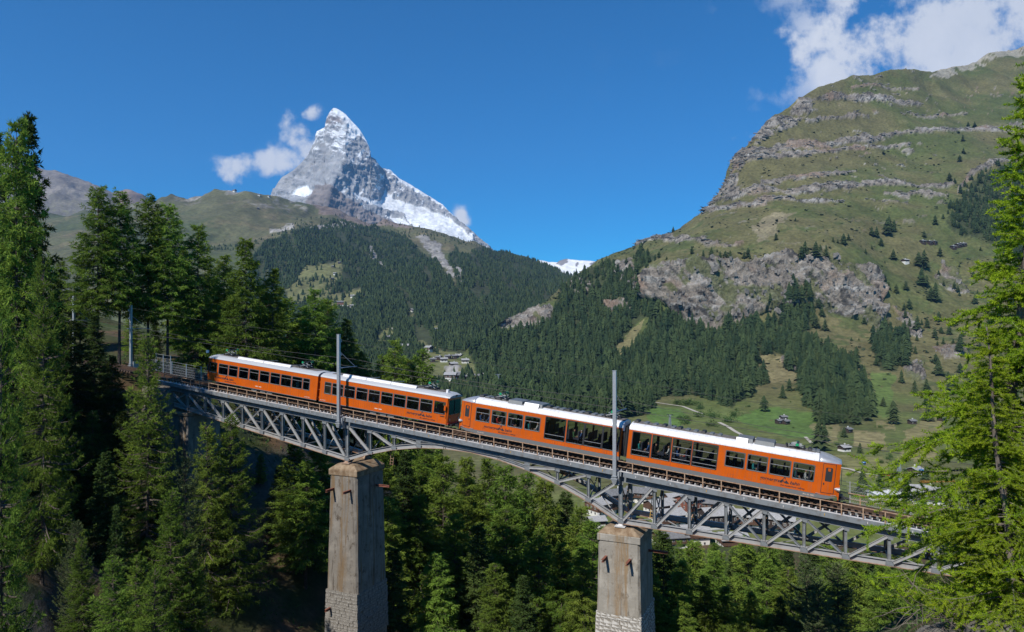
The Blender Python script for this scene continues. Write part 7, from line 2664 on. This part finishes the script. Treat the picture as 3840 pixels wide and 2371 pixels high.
FAR_C = [('farhouse', 1608, 1322, 'white house standing highest in the hamlet'), ('barn', 1622, 1358, None), ('barn', 1645, 1350, None), ('hut', 1664, 1358, 'pale-roofed hut in the middle of the hamlet'), ('barn', 1680, 1346, None), ('hut', 1700, 1376, 'hut with bright slab roof lowest in the upper hamlet'), ('barn', 1705, 1345, None), ('hut', 1722, 1344, 'broad slab roof at the back of the hamlet'), ('hut', 1744, 1362, 'bright-roofed hut at the right of the hamlet'), ('barn', 1767, 1337, None), ('barn', 1796, 1358, None),
         ('farhouse', 1690, 1428, 'white chapel-like house at the lower hamlet'), ('barn', 1712, 1420, None), ('barn', 1732, 1418, None), ('barn', 1748, 1424, None), ('barn', 1766, 1421, None), ('barn', 1806, 1422, None), ('barn', 1820, 1447, None), ('farhouse', 1517, 1316, 'pale house at the wood edge above the train'), ('hut', 1399, 1341, 'hut beside the larch tip above the train'), ('red', 1276, 1148, 'red and white chalet on the hillside clearing'), ('hut', 1299, 1164, 'brown chalet below the red and white one'), ('hut', 1320, 1163, 'second brown chalet below the red and white one'), ('hut', 1323, 1118, 'hut at the upper edge of the clearing'),
         ('barn', 1247, 1046, None), ('hut', 1257, 1029, 'hut with pale roof high in the clearing'), ('barn', 1249, 1006, None), ('barn', 1272, 997, None), ('barn', 1458, 1280, None), ('hut', 1549, 1180, 'tall pale hut alone in the forest clearing'), ('hut', 1637, 1258, 'hut in the small bright clearing'), ('farhouse', 880, 728, 'white mountain hotel on the crest of the left ridge'), ('hut', 970, 737, 'small station building on the left ridge crest'), ('hut', 1008, 738, 'lift station beside the peak on the ridge crest'), ('barn', 968, 798, 'lift tower hut on the ridge flank')]
for i_, (key, x, y, lab) in enumerate(FAR_C):
    p = C_.lookup(x, y)
    big = 1.9 if y < 800 else 1.75
    o = house(key, p, (i_ * 1.9) % 1.2 - .6, lab or 'dark timber barn among the far hamlet meadows', 'far hamlet houses', name='mountain_hut' if key in ('barn', 'hut') else 'chalet', detail=1, **KW[key])
    o.scale = (big,) * 3
FAR_D = [('barn', 2922, 1590, 'left one of three black barns in the green meadow'), ('barn', 2946, 1592, 'right one of three black barns in the green meadow'), ('barn', 2938, 1575, 'upper one of three black barns in the green meadow'), ('hut', 3166, 1692, 'small white hut beside a conifer in the meadow'), ('hut', 3432, 1780, 'chalet with snow-white base under the blue lift cabin'), ('barn', 2426, 1508, 'dark hut at the start of the pale footpath'), ('hut', 2098, 1532, 'hut with pale roof above the third railcar'), ('barn', 3180, 1622, 'barn at the edge of the mown field'),
         ('barn', 3455, 926, 'left hut of the upper alp'), ('barn', 3482, 926, 'middle hut of the upper alp'), ('barn', 3500, 924, 'third hut of the upper alp'), ('barn', 3572, 940, 'lower hut of the four on the alp ledge'), ('barn', 3588, 935, 'second hut of the four on the alp ledge'), ('barn', 3600, 930, 'third hut of the four on the alp ledge'), ('barn', 3612, 926, 'upper hut of the four on the alp ledge'), ('hut', 3395, 985, 'hut with a white wall above the gully'), ('barn', 3530, 1580, 'brown barn behind the larch tips'), ('barn', 3420, 1590, 'brown barn at the field edge by the larch')]
for i_, (key, x, y, lab) in enumerate(FAR_D):
    p = D.lookup(x, y)
    o = house(key, p, .35 + .2 * math.sin(i_ * 2.1), lab, 'barns and huts on the opposite slope', name='mountain_hut', cat='hut', detail=1, **KW[key])
    if y < 1000:
        o.scale = (1.5,) * 3


# footpaths
M_path = mat('pale_gravel_path', (.46, .42, .35), .95, var=.25, scale=.6)


def path(pts, wd_):
    P_ = []
    pts = np.array(pts, float)
    for a, b in zip(pts[:-1], pts[1:]):
        n = max(2, int(np.hypot(*(b - a)) / 8))
        for q in np.linspace(0, 1, n, endpoint=False):
            P_.append(D.lookup(*(a + (b - a) * q)))
    P_ = np.array(P_)
    t = np.gradient(P_, axis=0)
    s_ = np.stack([-t[:, 1], t[:, 0], t[:, 2] * 0], -1)
    s_ /= np.linalg.norm(s_, axis=1, keepdims=True)
    V = np.concatenate([P_ - s_ * wd_ / 2 + [0, 0, .45], P_ + s_ * wd_ / 2 + [0, 0, .45]])
    n = len(P_)
    i = np.arange(n - 1)
    me = np_mesh('path', V, np.stack([i, i + 1, i + 1 + n, i + n], -1), [M_path])
    tag(link(bpy.data.objects.new('path', me)), None, None, None, 'structure')


path([(2428, 1504), (2500, 1514), (2560, 1524), (2610, 1545), (2642, 1556)], 4)
path([(2696, 1586), (2730, 1602), (2758, 1620), (2790, 1636), (2850, 1650), (2920, 1660)], 4)
path([(3150, 1756), (3190, 1762), (3240, 1778), (3300, 1786), (3370, 1795)], 4)
path([(3020, 1640), (3040, 1660), (3060, 1680), (3065, 1710)], 3)

# lift masts, cable and cabins
def lattice(x, y0, y1, lab, sheet, wid=2.4, arm=7.0, m=None):
    p = sheet.lookup(x, y0)
    H = (y0 - y1) / FPX * p[1]
    root = tag(empty('lift_mast', p, (0, 0, .3)), lab, 'lift mast')
    m = m or M_galv
    a, b = wid, wid * .28
    c4 = [(-1, -1), (1, -1), (1, 1), (-1, 1)]
    for sx, sy in c4:
        MB().beam((sx * a / 2, sy * a / 2, -2), (sx * b / 2, sy * b / 2, H * .95), .34, .34).obj('leg', m, root)
    mb = MB()
    n = 9
    for k in range(n):
        f0, f1 = k / n, (k + 1) / n
        w0, w1 = (a + (b - a) * f0) / 2, (a + (b - a) * f1) / 2
        for (x0, y0_), (x1, y1_) in zip(c4, c4[1:] + c4[:1]):
            mb.beam((x0 * w0, y0_ * w0, H * .95 * f0), (x1 * w1, y1_ * w1, H * .95 * f1), .2, .2)
            mb.beam((x0 * w1, y0_ * w1, H * .95 * f1), (x1 * w1, y1_ * w1, H * .95 * f1), .2, .2)
    mb.obj('bracing', m, root)
    MB().box((-arm / 2, -.4, H * .95), (arm / 2, .4, H * .95 + .5)).obj('crossarm', m, root)
    for sx in (-1, 1):
        MB().box((sx * arm * .42 - .25, -1.8, H * .95 + .5), (sx * arm * .42 + .25, 1.8, H * .95 + 1.0)).obj('sheave_train', M_dark, root)
    return Vector(p) + Vector((0, 0, H * .95 + 1.0))


t1 = lattice(3372, 1858, 1732, 'grey lattice lift mast beyond the nose of the train', D, 3.0)
lattice(1868, 1486, 1402, 'lattice mast rising behind the third railcar roof', D, 4.0, 9)
lattice(2512, 1600, 1556, 'short lattice mast behind the third railcar', D, 2.5, 5)
c_pts = [at(2700, 1640, 760), at(3000, 1712, 580), at(3240, 1718, t1.y * 1.06), Vector(t1), at(3455, 1744, t1.y * .92), at(3800, 1830, t1.y * .78)]
M_blue = paint('blue_cabin_paint', (.03, .16, .42), .25, .5)
wire('lift_cable', c_pts, .045, 'lift cable running over the lattice mast', 'cable', M_dark)


def cabin(p, lab, m):
    root = tag(empty('lift_cabin', p), lab, 'lift cabin', 'cabins of the valley lift')
    MB().tube([(0, 0, 0), (.05, 0, -1.2), (0, 0, -2.2)], .06, 6).obj('hanger', M_dark, root)
    zs = [(-2.2, .5), (-2.35, .95), (-2.9, 1.15), (-3.6, 1.15), (-4.0, .85), (-4.1, .4)]
    mb = MB()
    n = 14
    mb.add([(r * math.cos(2 * math.pi * k / n), r * .95 * math.sin(2 * math.pi * k / n), z) for z, r in zs for k in range(n)],
           [(i * n + k, i * n + (k + 1) % n, (i + 1) * n + (k + 1) % n, (i + 1) * n + k) for i in range(len(zs) - 1) for k in range(n)] + [tuple(range(n)), tuple((len(zs) - 1) * n + k for k in range(n))])
    mb.obj('shell', m, root, smooth=True)
    mb = MB()
    mb.add([(1.17 * math.cos(2 * math.pi * k / n), 1.12 * math.sin(2 * math.pi * k / n), z) for z in (-3.4, -2.75) for k in range(n)], [(k, (k + 1) % n, n + (k + 1) % n, n + k) for k in range(n)])
    mb.obj('window_band', M_pane, root)


cabin(c_pts[2], 'blue lift cabin hanging near the broad conifer past the train', M_blue)
cabin(c_pts[4], 'blue lift cabin right of the lattice mast', M_blue)
# tower crane behind the larch
p = D.lookup(3655, 1935)
cr = tag(empty('tower_crane', p), 'orange tower crane whose jib shows beside the larch', 'crane')
M_orc = paint('crane_orange', (.62, .26, .02), .5, .1)
zj = (HY - 1803) / FPX * p[1] - p[2]
MB().beam((0, 0, -2), (0, 0, zj + 4), 1.0, 1.0).obj('mast', M_orc, cr)
mb = MB()
for q in (-.5, .5):
    mb.beam((-31, -4, zj + 1.0), (6, 1.5, zj + .2), .16, .16)
    mb.beam((-31, -4 + q, zj + 1.0 - .8), (6, 1.5 + q, zj + .2 - .8), .16, .16)
for k in range(22):
    f = k / 22
    mb.beam((-31 + 37 * f, -4 + 5.5 * f, zj + 1.0 - .8 * f), (-31 + 37 * (f + .045), -4 + 5.5 * (f + .045), zj + .2 - .8 * f), .09, .09)
mb.obj('jib', M_orc, cr)
MB().box((4, .5, zj - 1.5), (6, 2, zj)).obj('counterweight', M_conc2, cr)
# red utility vehicle on the path
p = D.lookup(3322, 1790)
tk = tag(empty('utility_vehicle', p + np.array([0, 0, .5]), (0, 0, -.15)), 'small red utility vehicle on the pale track', 'vehicle')
M_redp = paint('red_paint', (.45, .03, .02))
MB().box((-2.2, -.9, .5), (.6, .9, 1.25)).box((.65, -.9, .5), (2.2, .9, 1.1)).obj('body', M_redp, tk, bevel=.08)
MB().hexa([(.65, -.85, 1.1), (1.9, -.85, 1.1), (1.9, .85, 1.1), (.65, .85, 1.1), (.75, -.75, 1.95), (1.5, -.75, 1.95), (1.5, .75, 1.95), (.75, .75, 1.95)]).obj('cab', M_pane, tk)
for x in (-1.4, 1.4):
    for y in (-.9, .75):
        MB().tube([(x, y, .42), (x, y + .18, .42)], .42, 12).obj('wheel', M_black, tk)

# ------------------------------------------------------------------ the air between
def haze():
    m = bpy.data.materials.new('mountain_air')
    m.use_nodes = True
    N, L = m.node_tree.nodes, m.node_tree.links
    N.remove(N['Principled BSDF'])
    v = N.new('ShaderNodeVolumePrincipled')
    v.inputs['Color'].default_value = (0.30, 0.55, 1.0, 1)
    v.inputs['Density'].default_value = HAZE
    v.inputs['Anisotropy'].default_value = 0.1
    L.new(v.outputs[0], N['Material Output'].inputs['Volume'])
    o = MB().box((-9000, -500, -160), (9000, 12600, 3300)).obj('haze', m)
    tag(o, 'thin blue mountain haze filling the valley', None, None, 'stuff')


HAZE = 3.1e-5
haze()
print('TRIS', sum(len(m.loops) - 2 * len(m.polygons) for m in bpy.data.meshes))
